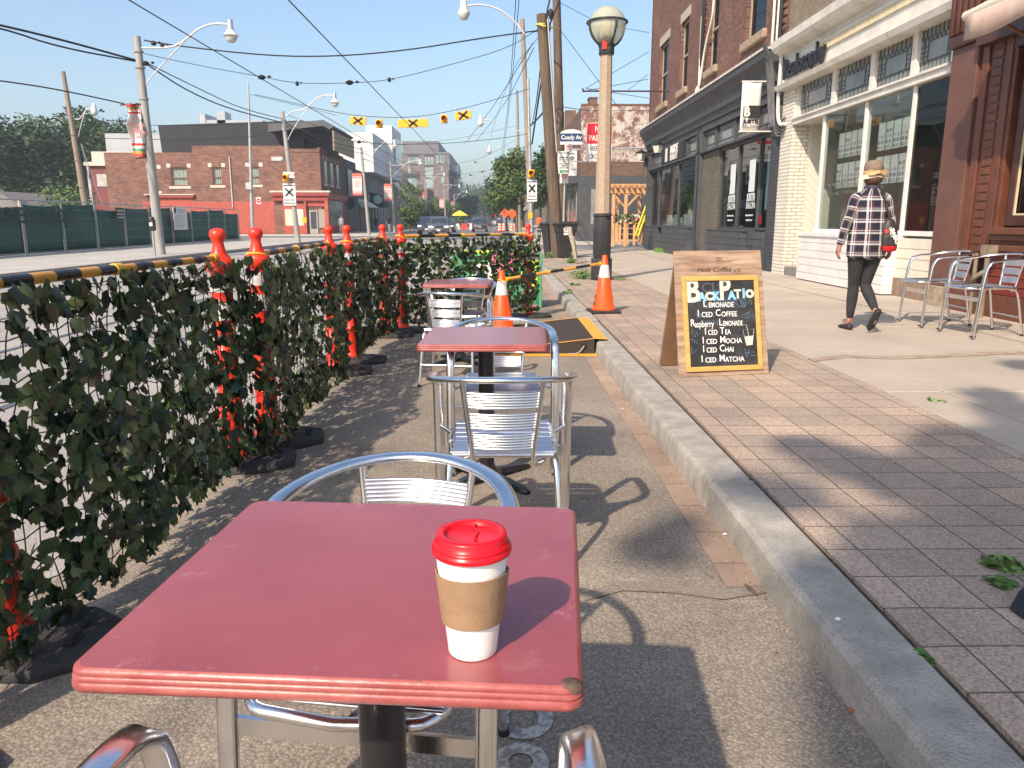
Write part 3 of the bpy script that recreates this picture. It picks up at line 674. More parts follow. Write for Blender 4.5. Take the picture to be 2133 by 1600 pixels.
def leaf(mb, c, nrm, up, s, mi, rnd):
    """lobed ivy leaf folded along its midrib, a few faces"""
    nrm = nrm.normalized(); up = (up - nrm * up.dot(nrm)).normalized(); sd = up.cross(nrm)
    fold = rnd.uniform(.08, .4) * s; curl = rnd.uniform(-.25, .35) * s
    pts = [(0, -.42, 0), (.34, -.52, 1), (.52, -.12, 1.3), (.36, .08, .9), (.40, .30, 1), (.14, .36, .4), (0, .66, 0), (-.14, .36, .4), (-.40, .30, 1), (-.36, .08, .9), (-.52, -.12, 1.3), (-.34, -.52, 1)]
    vs = [c + sd * (x * s) + up * (y * s) + nrm * (-k * fold * .5 + curl * y * y) for x, y, k in pts] + [c + nrm * curl * .0]
    o = len(mb.v); mb.v += [tuple(v) for v in vs]
    for f in ((0, 1, 2, 12), (2, 3, 4, 12), (4, 5, 6, 12), (12, 6, 7, 8), (12, 8, 9, 10), (12, 10, 11, 0)):
        mb.f.append([o + i for i in f]); mb.mi.append(mi); mb.sm.append(True)
def screen(label, k1, k2, n, z0=.16, z1=1.07, ext=(.12, .12), seed=1, off=.105, lmi=(0, 0, 1, 1, 1, 3, 3, 2, 4, 0, 1, 5), s=1.0):
    rnd = random.Random(seed)
    a = Vector((PY[k1][0], PY[k1][1], 0)); b = Vector((PY[k2][0], PY[k2][1], 0)); d = (b - a).normalized(); nn = Vector((d.y, -d.x, 0))
    t = thing('leaf_screen', label, 'ivy screen', tuple((a + b) / 2 + Vector((0, 0, z0))), 0, 'ivy screens round the patio')
    a = a - d * ext[0] + nn * off; b = b + d * ext[1] + nn * off; Ln = (b - a).length
    wav = [rnd.uniform(0, 6) for _ in range(4)]
    def pt(u, z):
        bow = .03 * math.sin(u * 3.1 + wav[0]) + .018 * math.sin(u * 8 + z * 5 + wav[1])
        return a + d * u + nn * bow + Vector((0, 0, z))
    # diamond-ish plastic netting
    m = MB(); st = .062; nu = int(Ln / st) + 1; nz = int((z1 - z0) / .058)
    J = {}
    for i in range(nu + 1):
        for j in range(nz + 1): J[i, j] = pt(min(Ln, i * st) + rnd.uniform(-.007, .007) + (.012 * math.sin(j * 1.7)), z1 + .0 - j * .058 + rnd.uniform(-.006, .006)) 
    for i in range(nu + 1):
        m.tube([J[i, j] for j in range(nz + 1)], .0024, 3, cap=False)
    for j in range(nz + 1):
        m.tube([J[i, j] + Vector((0, 0, -.012 * (i % 2))) for i in range(nu + 1)], .0024, 3, cap=False)
    m.build('netting', mesh_blk, t)
    # ivy strings: horizontal rows of leaves, clumped, with gaps
    m = MB(); holes = [(rnd.uniform(0, Ln), rnd.uniform(z0, z1 - .1), rnd.uniform(.025, .062)) for _ in range(int(Ln * 26))]
    cnt = 0; tries = 0
    while cnt < n and tries < n * 6:
        tries += 1
        u = rnd.uniform(0, Ln); row = rnd.randint(0, nz); z = z1 - row * .058 - abs(rnd.gauss(0, .02))
        if row == 0 and rnd.random() < .55: continue
        if (u < ext[0] + .05 or u > Ln - ext[1] - .12) and rnd.random() < .22: continue
        if any((u - h[0]) ** 2 + ((z - h[1]) * 1.35) ** 2 < h[2] ** 2 for h in holes): continue
        p = pt(u, z) + nn * rnd.uniform(-.012, .03)
        side = 1 if rnd.random() < .8 else -1
        nrm = nn * (1.0 * side) + d * rnd.gauss(0, .42) + Vector((0, 0, rnd.gauss(.25, .4)))
        up = Vector((0, 0, -1)) + d * rnd.gauss(0, .8)
        leaf(m, p, nrm, up, rnd.uniform(.042, .076) * s, rnd.choice(lmi), rnd); cnt += 1
    m.build('ivy_leaves', leafs, t)
    return t
screen('nearest ivy screen, running off the left edge', 'a', 'A', 2050, seed=2, ext=(.45, .16), z0=.04, s=.98)
screen('second ivy screen between two red posts', 'B', 'C', 1750, seed=3, z0=.08, ext=(.48, .10), lmi=(0, 0, 1, 1, 3, 2, 2, 4, 5))
screen('third ivy screen, darkest and densest', 'D', 'E', 1550, seed=4, z0=.12, ext=(.42, .10))
screen('crosswise ivy screen at the far end of the patio', 'F', 'G', 1700, seed=5, z0=.10, ext=(.06, .12), lmi=(0, 0, 1, 1, 2, 3))
# ivy bits hanging over the end post and the painted block
# ---- the painted concrete block behind the crosswise screen
def paint_mat():
    m, n, b = _new('mural_paint'); L = n.links
    tc = n.nodes.new('ShaderNodeTexCoord'); v = n.nodes.new('ShaderNodeTexVoronoi'); v.inputs['Scale'].default_value = 3.2; L.new(tc.outputs['Object'], v.inputs[0])
    sp = n.nodes.new('ShaderNodeSeparateColor'); L.new(v.outputs['Color'], sp.inputs[0])
    cr = n.nodes.new('ShaderNodeValToRGB'); cr.color_ramp.interpolation = 'CONSTANT'; el = cr.color_ramp.elements
    cols = [(0, (.06, .26, .12)), (.28, (.50, .12, .19)), (.45, (.08, .32, .15)), (.6, (.66, .60, .56)), (.72, (.75, .14, .04)), (.82, (.08, .09, .16)), (.9, (.62, .66, .06))]
    el[0].color = c4(cols[0][1]); el[1].position = cols[1][0]; el[1].color = c4(cols[1][1])
    for p_, c_ in cols[2:]: e = el.new(p_); e.color = c4(c_)
    L.new(sp.outputs[0], cr.inputs[0]); L.new(cr.outputs[0], b.inputs['Base Color']); b.inputs['Roughness'].default_value = .6
    return m
bb = G(1122, 642); m = MB(); x0, x1, yb = -.75, bb.x, bb.y
m.prism([(yb, 0), (yb, .28), (yb + .08, .36), (yb + .16, .80), (yb + .36, .80), (yb + .44, .36), (yb + .52, .28), (yb + .52, 0)], x0, x1, 'x')
mural = thing('painted_barrier', 'concrete block painted in green, pink and orange behind the end ivy screen', 'barrier', ((x0 + x1) / 2, yb + .26, 0))
m.build('block', paint_mat(), mural, bevel=.02)
green_pl = pm('green_paint', (.06, .25, .13), (.09, .32, .17), 4, .5)
m = MB(); m.box(x1 + .001, x1 + .05, yb - .01, yb + .53, 0, .82); m.build('end_cap', green_pl, mural, bevel=.01)
m = MB(); m.box(x0 + .15, x0 + .62, yb + .17, yb + .35, .801, .84); m.box(x1 - .5, x1 - .1, yb + .17, yb + .35, .801, .84); m.build('yellow_top', pm('yellow_paint', (.66, .72, .04), None, rough=.5), mural, bevel=.01)

# ---- cones and their bar
cone_m = pm('cone_orange', (.85, .075, .008), (.9, .095, .012), 4, .42, spec=.45)
def cone(label, x, y, z):
    t = thing('traffic_cone', label, 'traffic cone', (x, y, z), R(8), 'orange traffic cones by the ramp')
    m = MB(); m.lathe([(.155, .03), (.157, .045), (.138, .052), (.0285, .715), (.026, .72), (.021, .72)], n=32); m.build('cone_body', cone_m, t, world=False)
    def rr(z): return .138 + (.0285 - .138) * (z - .052) / .663
    m = MB(); m.lathe([(rr(.44), .44), (rr(.44) + .0022, .441), (rr(.60) + .0022, .60), (rr(.60), .601)], n=32); m.build('white_collar', refl_white, t, world=False)
    m = MB(); m.obox((0, 0, .017), (.37, .37, .034)); m.build('cone_base', rubber, t, world=False, bevel=.012)
    return t
cr_ = G(1257, 650, .134); cone('orange cone on the pavers by the kerb, its whole height in view', cr_.x, cr_.y, .134)
cl_ = P(1045, 600, 8.85); cone('orange cone on the lane, its foot hidden by the middle table', cl_.x, cl_.y, .004)
m = MB(); m.box(-.01, .01, 0, .003, 0, .05)
bar('yellow and black bar strung between the two orange cones', (cl_.x + .05, cl_.y, .622), (cr_.x - .05, cr_.y, .134 + .615), r=.020, group='striped bars between posts', segs=7)
co = [o for o in COL.objects if o.name.startswith('traffic_cone')][0]
m = MB(); 
for (z0, z1, w_) in ((.10, .13, .05), (.145, .155, .03), (.17, .23, .018)): m.obox((-.131 + (z0 - .1) * .17, -.02, (z0 + z1) / 2), (.004, w_, z1 - z0), Matrix.Rotation(R(9), 3, 'Y'))
m.build('stencil_mark', mesh_blk, co, world=False)

# ---- kerb ramp
blk_grip = pm('ramp_grip', (.030, .024, .022), (.055, .045, .04), 40, .9, bump=.5, bscale=200)
amber_edge = pm('ramp_yellow', (.72, .33, .035), (.80, .40, .06), 9, .6)
t = thing('kerb_ramp', 'black wooden kerb ramp edged in yellow', 'ramp', (.3, 8.1, 0))
ya, yb2 = G(1252, 738).y, G(1228, 663, .14).y
xa, xr = -.15, 1.03
m = MB(); m.prism([(xa, .004), (.90, .004), (.90, .150), (xa, .03)], ya, yb2, 'y'); m.build('ramp_wedge', blk_grip, t)
def rz_(x): return .03 + (x - xa) * (.12) / (.90 - xa)
m = MB(); e = .045
for (p0, p1) in ((ya, ya + e), (yb2 - e, yb2)): m.add([(xa, p0, rz_(xa) + .003), (.9, p0, rz_(.9) + .003), (.9, p1, rz_(.9) + .003), (xa, p1, rz_(xa) + .003)], [(0, 1, 2, 3)])
m.add([(.9 - .005, ya, .1535), (xr, ya, .146), (xr, yb2, .146), (.9 - .005, yb2, .1535)], [(0, 1, 2, 3)]); m.add([(xa, ya, .0335), (xa + .07, ya, rz_(xa + .07) + .004), (xa + .07, yb2, rz_(xa + .07) + .004), (xa, yb2, .0335)], [(0, 1, 2, 3)])
m.build('yellow_edging', amber_edge, t)
m = MB(); m.box(xa - .1, .93, ya - .16, ya - .02, .0085, .011); m.build('yellow_strip', amber_edge, t)
m = MB(); m.lathe([(.02, 0), (.026, 0), (.026, .006), (.02, .006)], (.80, ya - .003, .085), 16, M=Matrix.Rotation(R(90), 3, 'X')); m.build('rope_hole', black_metal, t)
m = MB(); m.lathe([(.019, 0), (.0, 0)], (.80, ya - .004, .085), 16, M=Matrix.Rotation(R(90), 3, 'X')); m.build('hole', pm('slot_dark', (.004, .004, .004)), t)
m = MB(); m.tube(smooth_path([(.80, ya - .005, .085), (.78, ya - .03, .06), (.74, ya - .05, .02), (.68, ya - .06, .014), (.64, ya - .07, .018)], 2), .006, 6); m.build('frayed_rope', pm('rope', (.45, .4, .32), (.3, .26, .2), 40, .9), t)

# ---- sandwich board
bl_, br_ = G(1415, 786, .13), G(1602, 778, .13)
u = (br_ - bl_); Wd = u.length; u.normalize(); nrm = Vector((u.y, -u.x, 0)); Hb = .95; lean = R(13.5)
yv = (Vector((0, 0, 1)) * math.cos(lean) - nrm * math.sin(lean)).normalized()
wood = pm('weathered_plywood', (.19, .115, .07), (.46, .33, .235), 3.0, .8, lo=.32, hi=.68, stretch=(1, 1, 8), bump=.2, spots=(2.2, .63, (.52, .22, .07), .7))
frame_m = pm('pine_frame', (.50, .29, .07), (.62, .38, .11), 5, .6, stretch=(1, 1, 5))
chalkb = pm('chalkboard', (.018, .018, .02), (.055, .056, .06), 6, .75, lo=.45, hi=.75)
board = thing('sandwich_board', 'wooden A-frame sidewalk sign with a chalk drinks menu', 'sign', tuple(bl_ + u * Wd / 2 - nrm * .12))
Mb = frame(bl_, u, yv)
def bx(mb, x0, x1, y0, y1, z0, z1, M=None):
    M = M or Mb
    c = M @ Vector(((x0 + x1) / 2, (y0 + y1) / 2, (z0 + z1) / 2)); mb.obox(c, (x1 - x0, y1 - y0, z1 - z0), M.to_3x3()); return mb
m = MB(); n8 = 14
outl = [(0, 0), (Wd, 0)] + [(Wd - .012 - .028 * min(1, 0), Hb)] + [(.015, Hb - .004)]
pts = [(0, 0), (Wd, 0), (Wd - .016, Hb), (.008, Hb)]
vs = [Mb @ Vector((x, y, z)) for z in (-.018, 0) for (x, y) in pts]; m.add(vs, [(3, 2, 1, 0), (4, 5, 6, 7), (0, 1, 5, 4), (1, 2, 6, 5), (2, 3, 7, 6), (3, 0, 4, 7)]); m.build('front_panel', wood, board, bevel=.002, segs=1)
apex = Mb @ Vector((0, Hb, -.018)); lb = R(13)
yb_ = (Vector((0, 0, 1)) * math.cos(lb) + nrm * math.sin(lb)).normalized()
off = apex - Vector((0, 0, 0)); Mk = frame(Vector((apex.x, apex.y, apex.z)) - yb_ * ((apex.z - .132) / yb_.z) + nrm * -.0, u, yb_)
m = MB(); vs = [Mk @ Vector((x, y, z)) for z in (-.018, 0) for (x, y) in [(.03, .004), (Wd, .004), (Wd - .03, Hb - .02), (.035, Hb - .02)]]; m.add(vs, [(3, 2, 1, 0), (4, 5, 6, 7), (0, 1, 5, 4), (1, 2, 6, 5), (2, 3, 7, 6), (3, 0, 4, 7)]); m.build('back_panel', pm('plywood_back', (.16, .085, .045), (.24, .14, .08), 4, .85), board, bevel=.002, segs=1)
fx0, fx1, fy0, fy1, fw = .055, Wd - .055, .035, Hb * .795, .036
m = MB()
def mitre(mb, a, b, c, d, z): mb.add([Mb @ Vector((p[0], p[1], zz)) for zz in (0.001, z) for p in (a, b, c, d)], [(3, 2, 1, 0), (4, 5, 6, 7), (0, 1, 5, 4), (1, 2, 6, 5), (2, 3, 7, 6), (3, 0, 4, 7)])
g_ = .0008
mitre(m, (fx0 + g_, fy0), (fx1 - g_, fy0), (fx1 - fw - g_, fy0 + fw), (fx0 + fw + g_, fy0 + fw), .016); mitre(m, (fx0 + fw + g_, fy1 - fw), (fx1 - fw - g_, fy1 - fw), (fx1 - g_, fy1), (fx0 + g_, fy1), .016)
mitre(m, (fx0, fy0 + g_), (fx0 + fw, fy0 + fw + g_), (fx0 + fw, fy1 - fw - g_), (fx0, fy1 - g_), .0155); mitre(m, (fx1 - fw, fy0 + fw + g_), (fx1, fy0 + g_), (fx1, fy1 - g_), (fx1 - fw, fy1 - fw - g_), .0155)
m.build('menu_frame', frame_m, board, bevel=.002, segs=1)
m = MB(); bx(m, fx0 + fw, fx1 - fw, fy0 + fw, fy1 - fw, .001, .006); cbd = m.build('chalkboard', chalkb, board)
bpy.context.view_layer.update()
white_ch = pm('chalk_white', (.78, .78, .76), None, rough=.9); blue_ch = pm('chalk_blue', (.16, .42, .72), (.3, .56, .8), 20, .9); cream_ch = pm('chalk_cream', (.66, .64, .50), (.50, .50, .42), 30, .9); ghost_ch = pm('chalk_ghost', (.06, .075, .10), None, rough=.9)
ins = fx1 - fx0 - 2 * fw; ix = fx0 + fw; iy = fy0 + fw; ih = fy1 - fw - iy
def bp(uu, vv, z=.0072): return Mb @ Matrix.Translation((ix + uu * ins, iy + (1 - vv) * ih, z))
def caps(mb, words, u0, u1, v, size, mi):
    """small-capitals line: first letters bigger, stretched to span u0..u1"""
    tot = sum(len(w) * .62 + (.0 if w[0] == 'I' else .30) for w in words) + .35 * (len(words) - 1); unit = (u1 - u0) * ins / tot; x = u0 * ins
    for w in words:
        mb.text(w[0], size * 1.35, bp(x / ins, v - .005), .0015, .0004, mi, 'LEFT', sx=.85); x += unit * (.62 if w[0] == 'I' else .92)
        mb.text(w[1:], size * (1.3 if w[1].islower() else 1), bp(x / ins, v + .012), .0015, .0003, mi, 'LEFT', sx=unit * .62 * len(w[1:]) / (size * .68 * len(w[1:]))); x += unit * (.62 * len(w[1:]) + .35)
m = MB()
m.text('CLD', .105, bp(.42, .085, .0066), .001, .002, 0, sx=1.1); m.text('DRINKS', .10, bp(.55, .27, .0066), .001, .003, 0); m.text('BACK', .06, bp(.26, .40, .0066), .001, .002, 0); m.text('OPEN', .06, bp(.3, .50, .0066), .001, .002, 0); m.text('Matcha', .05, bp(.75, .66, .0066), .001, 0, 0); m.text('Iced Mocha', .045, bp(.35, .93, .0066), .001, 0, 0)
m.build('faded_chalk', ghost_ch, cbd)
m = MB(); rows = [(['LEMONADE'], .23, .68, .275), (['ICED', 'COFFEE'], .14, .78, .385), (['Raspberry', 'LEMONADE'], .03, .80, .495), (['ICED', 'TEA'], .23, .63, .595), (['ICED', 'MOCHA'], .19, .76, .70), (['ICED', 'CHAI'], .19, .68, .80), (['ICED', 'MATCHA'], .16, .80, .915)]
for (w, u0, u1, v) in rows: caps(m, w, u0, u1, v, .054, 0)
m.build('chalk_writing', white_ch, cbd)
m = MB(); m.text('B', .245, bp(.09, .125), .0015, .008, 0, sx=.82); m.text('P', .235, bp(.56, .11), .0015, .007, 0, sx=.78); m.text('T', .09, bp(.75, .165), .0015, .004, 0); m.text('O', .08, bp(.93, .165), .0015, .006, 0); m.text('C', .08, bp(.325, .185), .0015, .005, 0, sx=1.1); m.build('chalk_title', cream_ch, cbd)
m = MB(); m.text('A', .085, bp(.22, .19), .0018, .005, 0); m.text('K', .085, bp(.43, .185), .0018, .005, 0); m.text('A', .085, bp(.66, .18), .0018, .005, 0); m.text('I', .095, bp(.84, .16), .0018, .005, 0)
def tri(mb, uu, vv, s, a):
    c = [(math.cos(a + k * 2.094) * s, math.sin(a + k * 2.094) * s) for k in range(3)]
    mb.tube([bp(uu, vv, .0078) @ Vector((x, y, 0)) for x, y in c], .0014, 4, closed=True)
for (uu, vv, s, a) in ((.82, .25, .035, -1.57), (.83, .28, .03, -1.5), (.86, .27, .03, -1.7), (.88, .41, .03, 3.1), (.93, .40, .034, 3.3), (.84, .42, .026, 3.1), (.12, .60, .018, 0), (.14, .61, .018, .2), (.06, .70, .016, 3.1), (.10, .71, .016, 3.1), (.05, .80, .03, .1), (.06, .81, .024, .3), (.84, .83, .026, .2), (.88, .84, .02, 0), (.84, .87, .02, .4)): tri(m, uu, vv, s, a)
m.build('blue_chalk', blue_ch, cbd)
m = MB()
for (uu, vv, s, a) in ((.93, .24, .008, 1.5), (.95, .26, .008, 1.5), (.94, .28, .008, 1.5), (.05, .58, .010, 1.5), (.04, .61, .010, 1.5), (.08, .64, .010, 1.5), (.04, .68, .010, 3.1), (.93, .85, .009, 1.5), (.95, .89, .009, 1.5), (.91, .89, .009, 1.5)): tri(m, uu, vv, s, a)
gx = [(.80, .585), (.965, .575), (.93, .765), (.84, .77)]
m.tube([bp(a, b, .0078) @ Vector((0, 0, 0)) for a, b in gx], .0018, 4, closed=True)
m.tube([bp(a, b, .0078) @ Vector((0, 0, 0)) for a, b in ((.74, .525), (.855, .525), (.885, .68))], .0018, 4)
q = [bp(a, b, .0079) @ Vector((0, 0, 0)) for a, b in ((.815, .665), (.95, .655), (.93, .765), (.845, .768))]; m.add(q, [(3, 2, 1, 0), (0, 1, 2, 3)]); m.build('drink_drawing', cream_ch, cbd)
ink = pm('burnt_ink', (.045, .018, .008), None, rough=.9)
m = MB(); m.text('Hola Coffee co.', .050, Mb @ Matrix.Translation((Wd * .5, Hb * .845, .001)), .001, 0, 0, sx=1.15, shear=.35)
cc = Mb @ Vector((Wd * .5, Hb * .92, .0015)); ux = Mb.to_3x3() @ Vector((1, 0, 0)); uy = Mb.to_3x3() @ Vector((0, 1, 0))
m.tube([cc + ux * (.030 * math.cos(a)) + uy * (.024 * math.sin(a)) for a in [R(-20 + 22 * i) for i in range(11)]], .0012, 4)
for q_ in (.4, .9, 1.5, 2.1, 2.7): m.tube([cc, cc + ux * .026 * math.cos(q_) + uy * .021 * math.sin(q_)], .0010, 4)
m.tube([cc + ux * -.10 + uy * -.012, cc + uy * -.006, cc + ux * .11 + uy * -.004], .0012, 4); m.tube([cc + ux * -.022 + uy * -.02, cc + ux * .02 + uy * -.02], .0012, 4)
m.build('burnt_logo', ink, board)

# ================================================================== PEOPLE
skin_m = pm('skin', (.34, .17, .11), (.40, .21, .14), 20, .55); 
def plaid_mat():
    m, n, b = _new('navy_plaid'); L = n.links
    tc = n.nodes.new('ShaderNodeTexCoord'); sp = n.nodes.new('ShaderNodeSeparateXYZ'); L.new(tc.outputs['UV'], sp.inputs[0])
    def band(src, lo, hi, ph=0.0):
        a = n.nodes.new('ShaderNodeMath'); a.operation = 'ADD'; L.new(src, a.inputs[0]); a.inputs[1].default_value = ph
        f = n.nodes.new('ShaderNodeMath'); f.operation = 'FRACT'; L.new(a.outputs[0], f.inputs[0])
        g1 = n.nodes.new('ShaderNodeMath'); g1.operation = 'GREATER_THAN'; L.new(f.outputs[0], g1.inputs[0]); g1.inputs[1].default_value = lo
        g2 = n.nodes.new('ShaderNodeMath'); g2.operation = 'LESS_THAN'; L.new(f.outputs[0], g2.inputs[0]); g2.inputs[1].default_value = hi
        k = n.nodes.new('ShaderNodeMath'); k.operation = 'MULTIPLY'; L.new(g1.outputs[0], k.inputs[0]); L.new(g2.outputs[0], k.inputs[1]); return k.outputs[0]
    def add(*o):
        r = o[0]
        for q in o[1:]:
            k = n.nodes.new('ShaderNodeMath'); k.operation = 'ADD'; L.new(r, k.inputs[0]); L.new(q, k.inputs[1]); r = k.outputs[0]
        return r
    def mix(f, a, c):
        x = n.nodes.new('ShaderNodeMixRGB'); L.new(f, x.inputs[0])
        if isinstance(a, tuple): x.inputs[1].default_value = c4(a)
        else: L.new(a, x.inputs[1])
        x.inputs[2].default_value = c4(c); return x.outputs[0]
    X, Y = sp.outputs[0], sp.outputs[1]
    k5 = n.nodes.new('ShaderNodeMath'); k5.operation = 'MULTIPLY'; k5.inputs[1].default_value = .5
    wx = add(band(X, .42, .58), band(X, .68, .74)); wy = add(band(Y, .42, .58), band(Y, .68, .74))
    s = add(wx, wy); L.new(s, k5.inputs[0])
    c = mix(k5.outputs[0], (.008, .009, .022), (.70, .66, .65))
    pk = n.nodes.new('ShaderNodeMath'); pk.operation = 'MULTIPLY'; L.new(add(band(X, .80, .86), band(Y, .80, .86)), pk.inputs[0]); pk.inputs[1].default_value = .22
    c = mix(pk.outputs[0], c, (.42, .10, .16))
    L.new(c, b.inputs['Base Color']); b.inputs['Roughness'].default_value = .9
    no = n.nodes.new('ShaderNodeTexNoise'); no.inputs['Scale'].default_value = 9; tc2 = n.nodes.new('ShaderNodeTexCoord'); L.new(tc2.outputs['Object'], no.inputs[0])
    bu = n.nodes.new('ShaderNodeBump'); bu.inputs['Strength'].default_value = .6; bu.inputs['Distance'].default_value = .03; L.new(no.outputs[0], bu.inputs['Height']); L.new(bu.outputs[0], b.inputs['Normal'])
    return m
def skinned(name, verts, edges, parent, mat, root=0, sub=2):
    me = bpy.data.meshes.new(name); me.from_pydata([v[:3] for v in verts], edges, []); me.materials.append(mat)
    o = bpy.data.objects.new(name, me); COL.objects.link(o); o.parent = parent
    sk = o.modifiers.new('skin', 'SKIN'); sk.use_smooth_shade = True; sk.branch_smoothing = .6
    if not me.skin_vertices: me.attributes  # layer made by the modifier below
    for i, v in enumerate(verts):
        pass
    return o
def set_skin(o, verts, root):
    me = o.data
    if not me.skin_vertices:
        bpy.context.view_layer.objects.active = o; o.select_set(True)
        with bpy.context.temp_override(object=o, active_object=o, selected_objects=[o]):
            bpy.ops.mesh.customdata_skin_add()
    sv = me.skin_vertices[0].data
    for i, v in enumerate(verts):
        r = v[3]; sv[i].radius = (r if isinstance(r, tuple) else (r, r)); sv[i].use_root = (i == root)
    ss = o.modifiers.new('sub', 'SUBSURF'); ss.levels = 2; ss.render_levels = 2
def lofted(name, rings, mat, parent, n=20, uvs=None, disp=0.0, seed=0, cap=True):
    """rings: (centre, rx, ry) oriented along the path, with UVs for woven patterns"""
    rnd = random.Random(seed); me = bpy.data.meshes.new(name); vs = []; k = len(rings)
    cs = [Vector(r[0]) for r in rings]
    for i, (c, rx, ry) in enumerate(rings):
        t = (cs[min(i + 1, k - 1)] - cs[max(0, i - 1)]).normalized(); ax = Vector((1, 0, 0)); ax = (ax - t * ax.dot(t)).normalized(); ay = t.cross(ax)
        for j in range(n):
            a = 2 * math.pi * j / n; q = 1 + disp * math.sin(3 * a + i * 1.3 + seed) + rnd.uniform(-disp, disp) * .5
            vs.append(tuple(cs[i] + ax * math.cos(a) * rx * q + ay * math.sin(a) * ry * q))
    fs = [(i * n + j, i * n + (j + 1) % n, (i + 1) * n + (j + 1) % n, (i + 1) * n + j) for i in range(k - 1) for j in range(n)]
    if cap: fs += [tuple(range(n))[::-1], tuple((k - 1) * n + j for j in range(n))]
    me.from_pydata(vs, [], fs); me.materials.append(mat)
    uv = me.uv_layers.new(name='uv'); ln = [0]
    for i in range(1, k): ln.append(ln[-1] + (cs[i] - cs[i - 1]).length)
    S_ = uvs or 9.0
    for p in me.polygons:
        p.use_smooth = True
        for li, vi in zip(p.loop_indices, p.vertices):
            i, j = divmod(vi, n); per = math.pi * (rings[len(rings) // 2][1] + rings[len(rings) // 2][2])
            jj = j if not (j == 0 and any((v % n) == n - 1 for v in p.vertices)) else n
            uv.data[li].uv = (jj / n * round(per * S_), ln[i] * S_)
    o = bpy.data.objects.new(name, me); COL.objects.link(o); o.parent = parent
    ss = o.modifiers.new('sub', 'SUBSURF'); ss.levels = 1; ss.render_levels = 1
    return o
def person(label, loc, rz, sc, pose, shirt, trousers, hairm, shoes, group=None, fingers=False, hemz=.84, short=False):
    t = thing('person', label, 'person', loc, rz, group); t.scale = (sc, sc, sc)
    J = pose
    verts = [(0, 0, .93, (.12, .085)), (0, 0, 1.08, (.11, .08)), (0, .0, 1.25, (.13, .085)), (0, 0, 1.37, (.11, .07)), (0, .005, 1.44, (.05, .05)), (0, .015, 1.50, (.052, .055)), (0, .02, 1.57, (.074, .088)), (0, .015, 1.645, (.07, .085)), (0, .01, 1.69, (.035, .045)),
             (0, .108, 1.545, (.011, .014))]
    edges = [(0, 1), (1, 2), (2, 3), (3, 4), (4, 5), (5, 6), (6, 7), (7, 8), (6, 9)]
    for s, arm in ((-1, J['larm']), (1, J['rarm'])):
        b = len(verts); sh = (s * .145, 0, 1.365); verts += [(*sh, .040), (*arm[0], .034), (*arm[1], .027), (*arm[2], (.036, .018))]; edges += [(3, b), (b, b + 1), (b + 1, b + 2), (b + 2, b + 3)]
        if fingers:
            h = Vector(arm[2]); dn = (h - Vector(arm[1])).normalized(); sd = Vector((0, 1, 0)); sd = (sd - dn * sd.dot(dn)).normalized(); pal = dn.cross(sd)
            for k, (o_, l_) in enumerate(((-.026, .050), (-.009, .062), (.009, .066), (.027, .058))):
                p1 = h + dn * .035 + sd * o_; p2 = p1 + dn * l_ * .5 + pal * (.012 * s * -1); p3 = p2 + dn * l_ * .4 + pal * (.022 * s * -1)
                q = len(verts); verts += [(*p1, .0085), (*p2, .008), (*p3, .0068)]; edges += [(b + 3, q), (q, q + 1), (q + 1, q + 2)]
            p1 = h + dn * .0 + sd * .036; p2 = p1 + dn * .035 + sd * .014; q = len(verts); verts += [(*p1, .0095), (*p2, .008)]; edges += [(b + 3, q), (q, q + 1)]
        else:
            q = len(verts); h = Vector(arm[2]); dn = (h - Vector(arm[1])).normalized(); verts += [(*(h + dn * .07), (.03, .013))]; edges += [(b + 3, q)]
    for s, leg in ((-1, J['lleg']), (1, J['rleg'])):
        b = len(verts); verts += [(s * .085, 0, .86, .075), (*leg[0], .042), (*leg[1], .028), (*leg[2], (.036, .03)), (*leg[3], (.03, .02))]; edges += [(0, b), (b, b + 1), (b + 1, b + 2), (b + 2, b + 3), (b + 3, b + 4)]
    me = bpy.data.meshes.new('body'); me.from_pydata([v[:3] for v in verts], edges, []); me.materials.append(skin_m)
    o = bpy.data.objects.new('body', me); COL.objects.link(o); o.parent = t
    sk = o.modifiers.new('skin', 'SKIN'); sk.use_smooth_shade = True; set_skin(o, verts, 0)
    def L3(a, b, q): return tuple(a[i] + (b[i] - a[i]) * q for i in range(3))
    # shirt: trunk
    rings = [((0, .0, hemz), .196, .145), ((0, 0, hemz + .06), .200, .145), ((0, 0, 1.0), .192, .138), ((0, 0, 1.12), .184, .126), ((0, 0, 1.24), .190, .122), ((0, 0, 1.33), .188, .110), ((0, 0, 1.385), .165, .090), ((0, 0, 1.425), .11, .075), ((0, .005, 1.45), .068, .066), ((0, .008, 1.468), .064, .064)]
    lofted('shirt', rings, shirt, t, n=28, disp=.018, seed=2)
    for s, arm in ((-1, J['larm']), (1, J['rarm'])):
        e, w_ = arm[0], arm[1]; sh = (s * .095, 0, 1.385)
        stop = .55 if short else 1
        rg = [(sh, .050, .065), ((s * .150, 0, 1.365), .064, .074), (L3((s * .16, 0, 1.34), e, .25), .062, .068), (L3(sh, e, .6), .056, .058), (e, .050, .052)]
        if not short: rg += [(L3(e, w_, .3), .047, .047), (L3(e, w_, .65), .041, .041), (L3(e, w_, .86), .036, .036), (L3(e, w_, .9), .041, .041), (L3(e, w_, 1.0), .040, .040)]
        lofted('sleeve', rg, shirt, t, n=16, disp=.03, seed=4 + s)
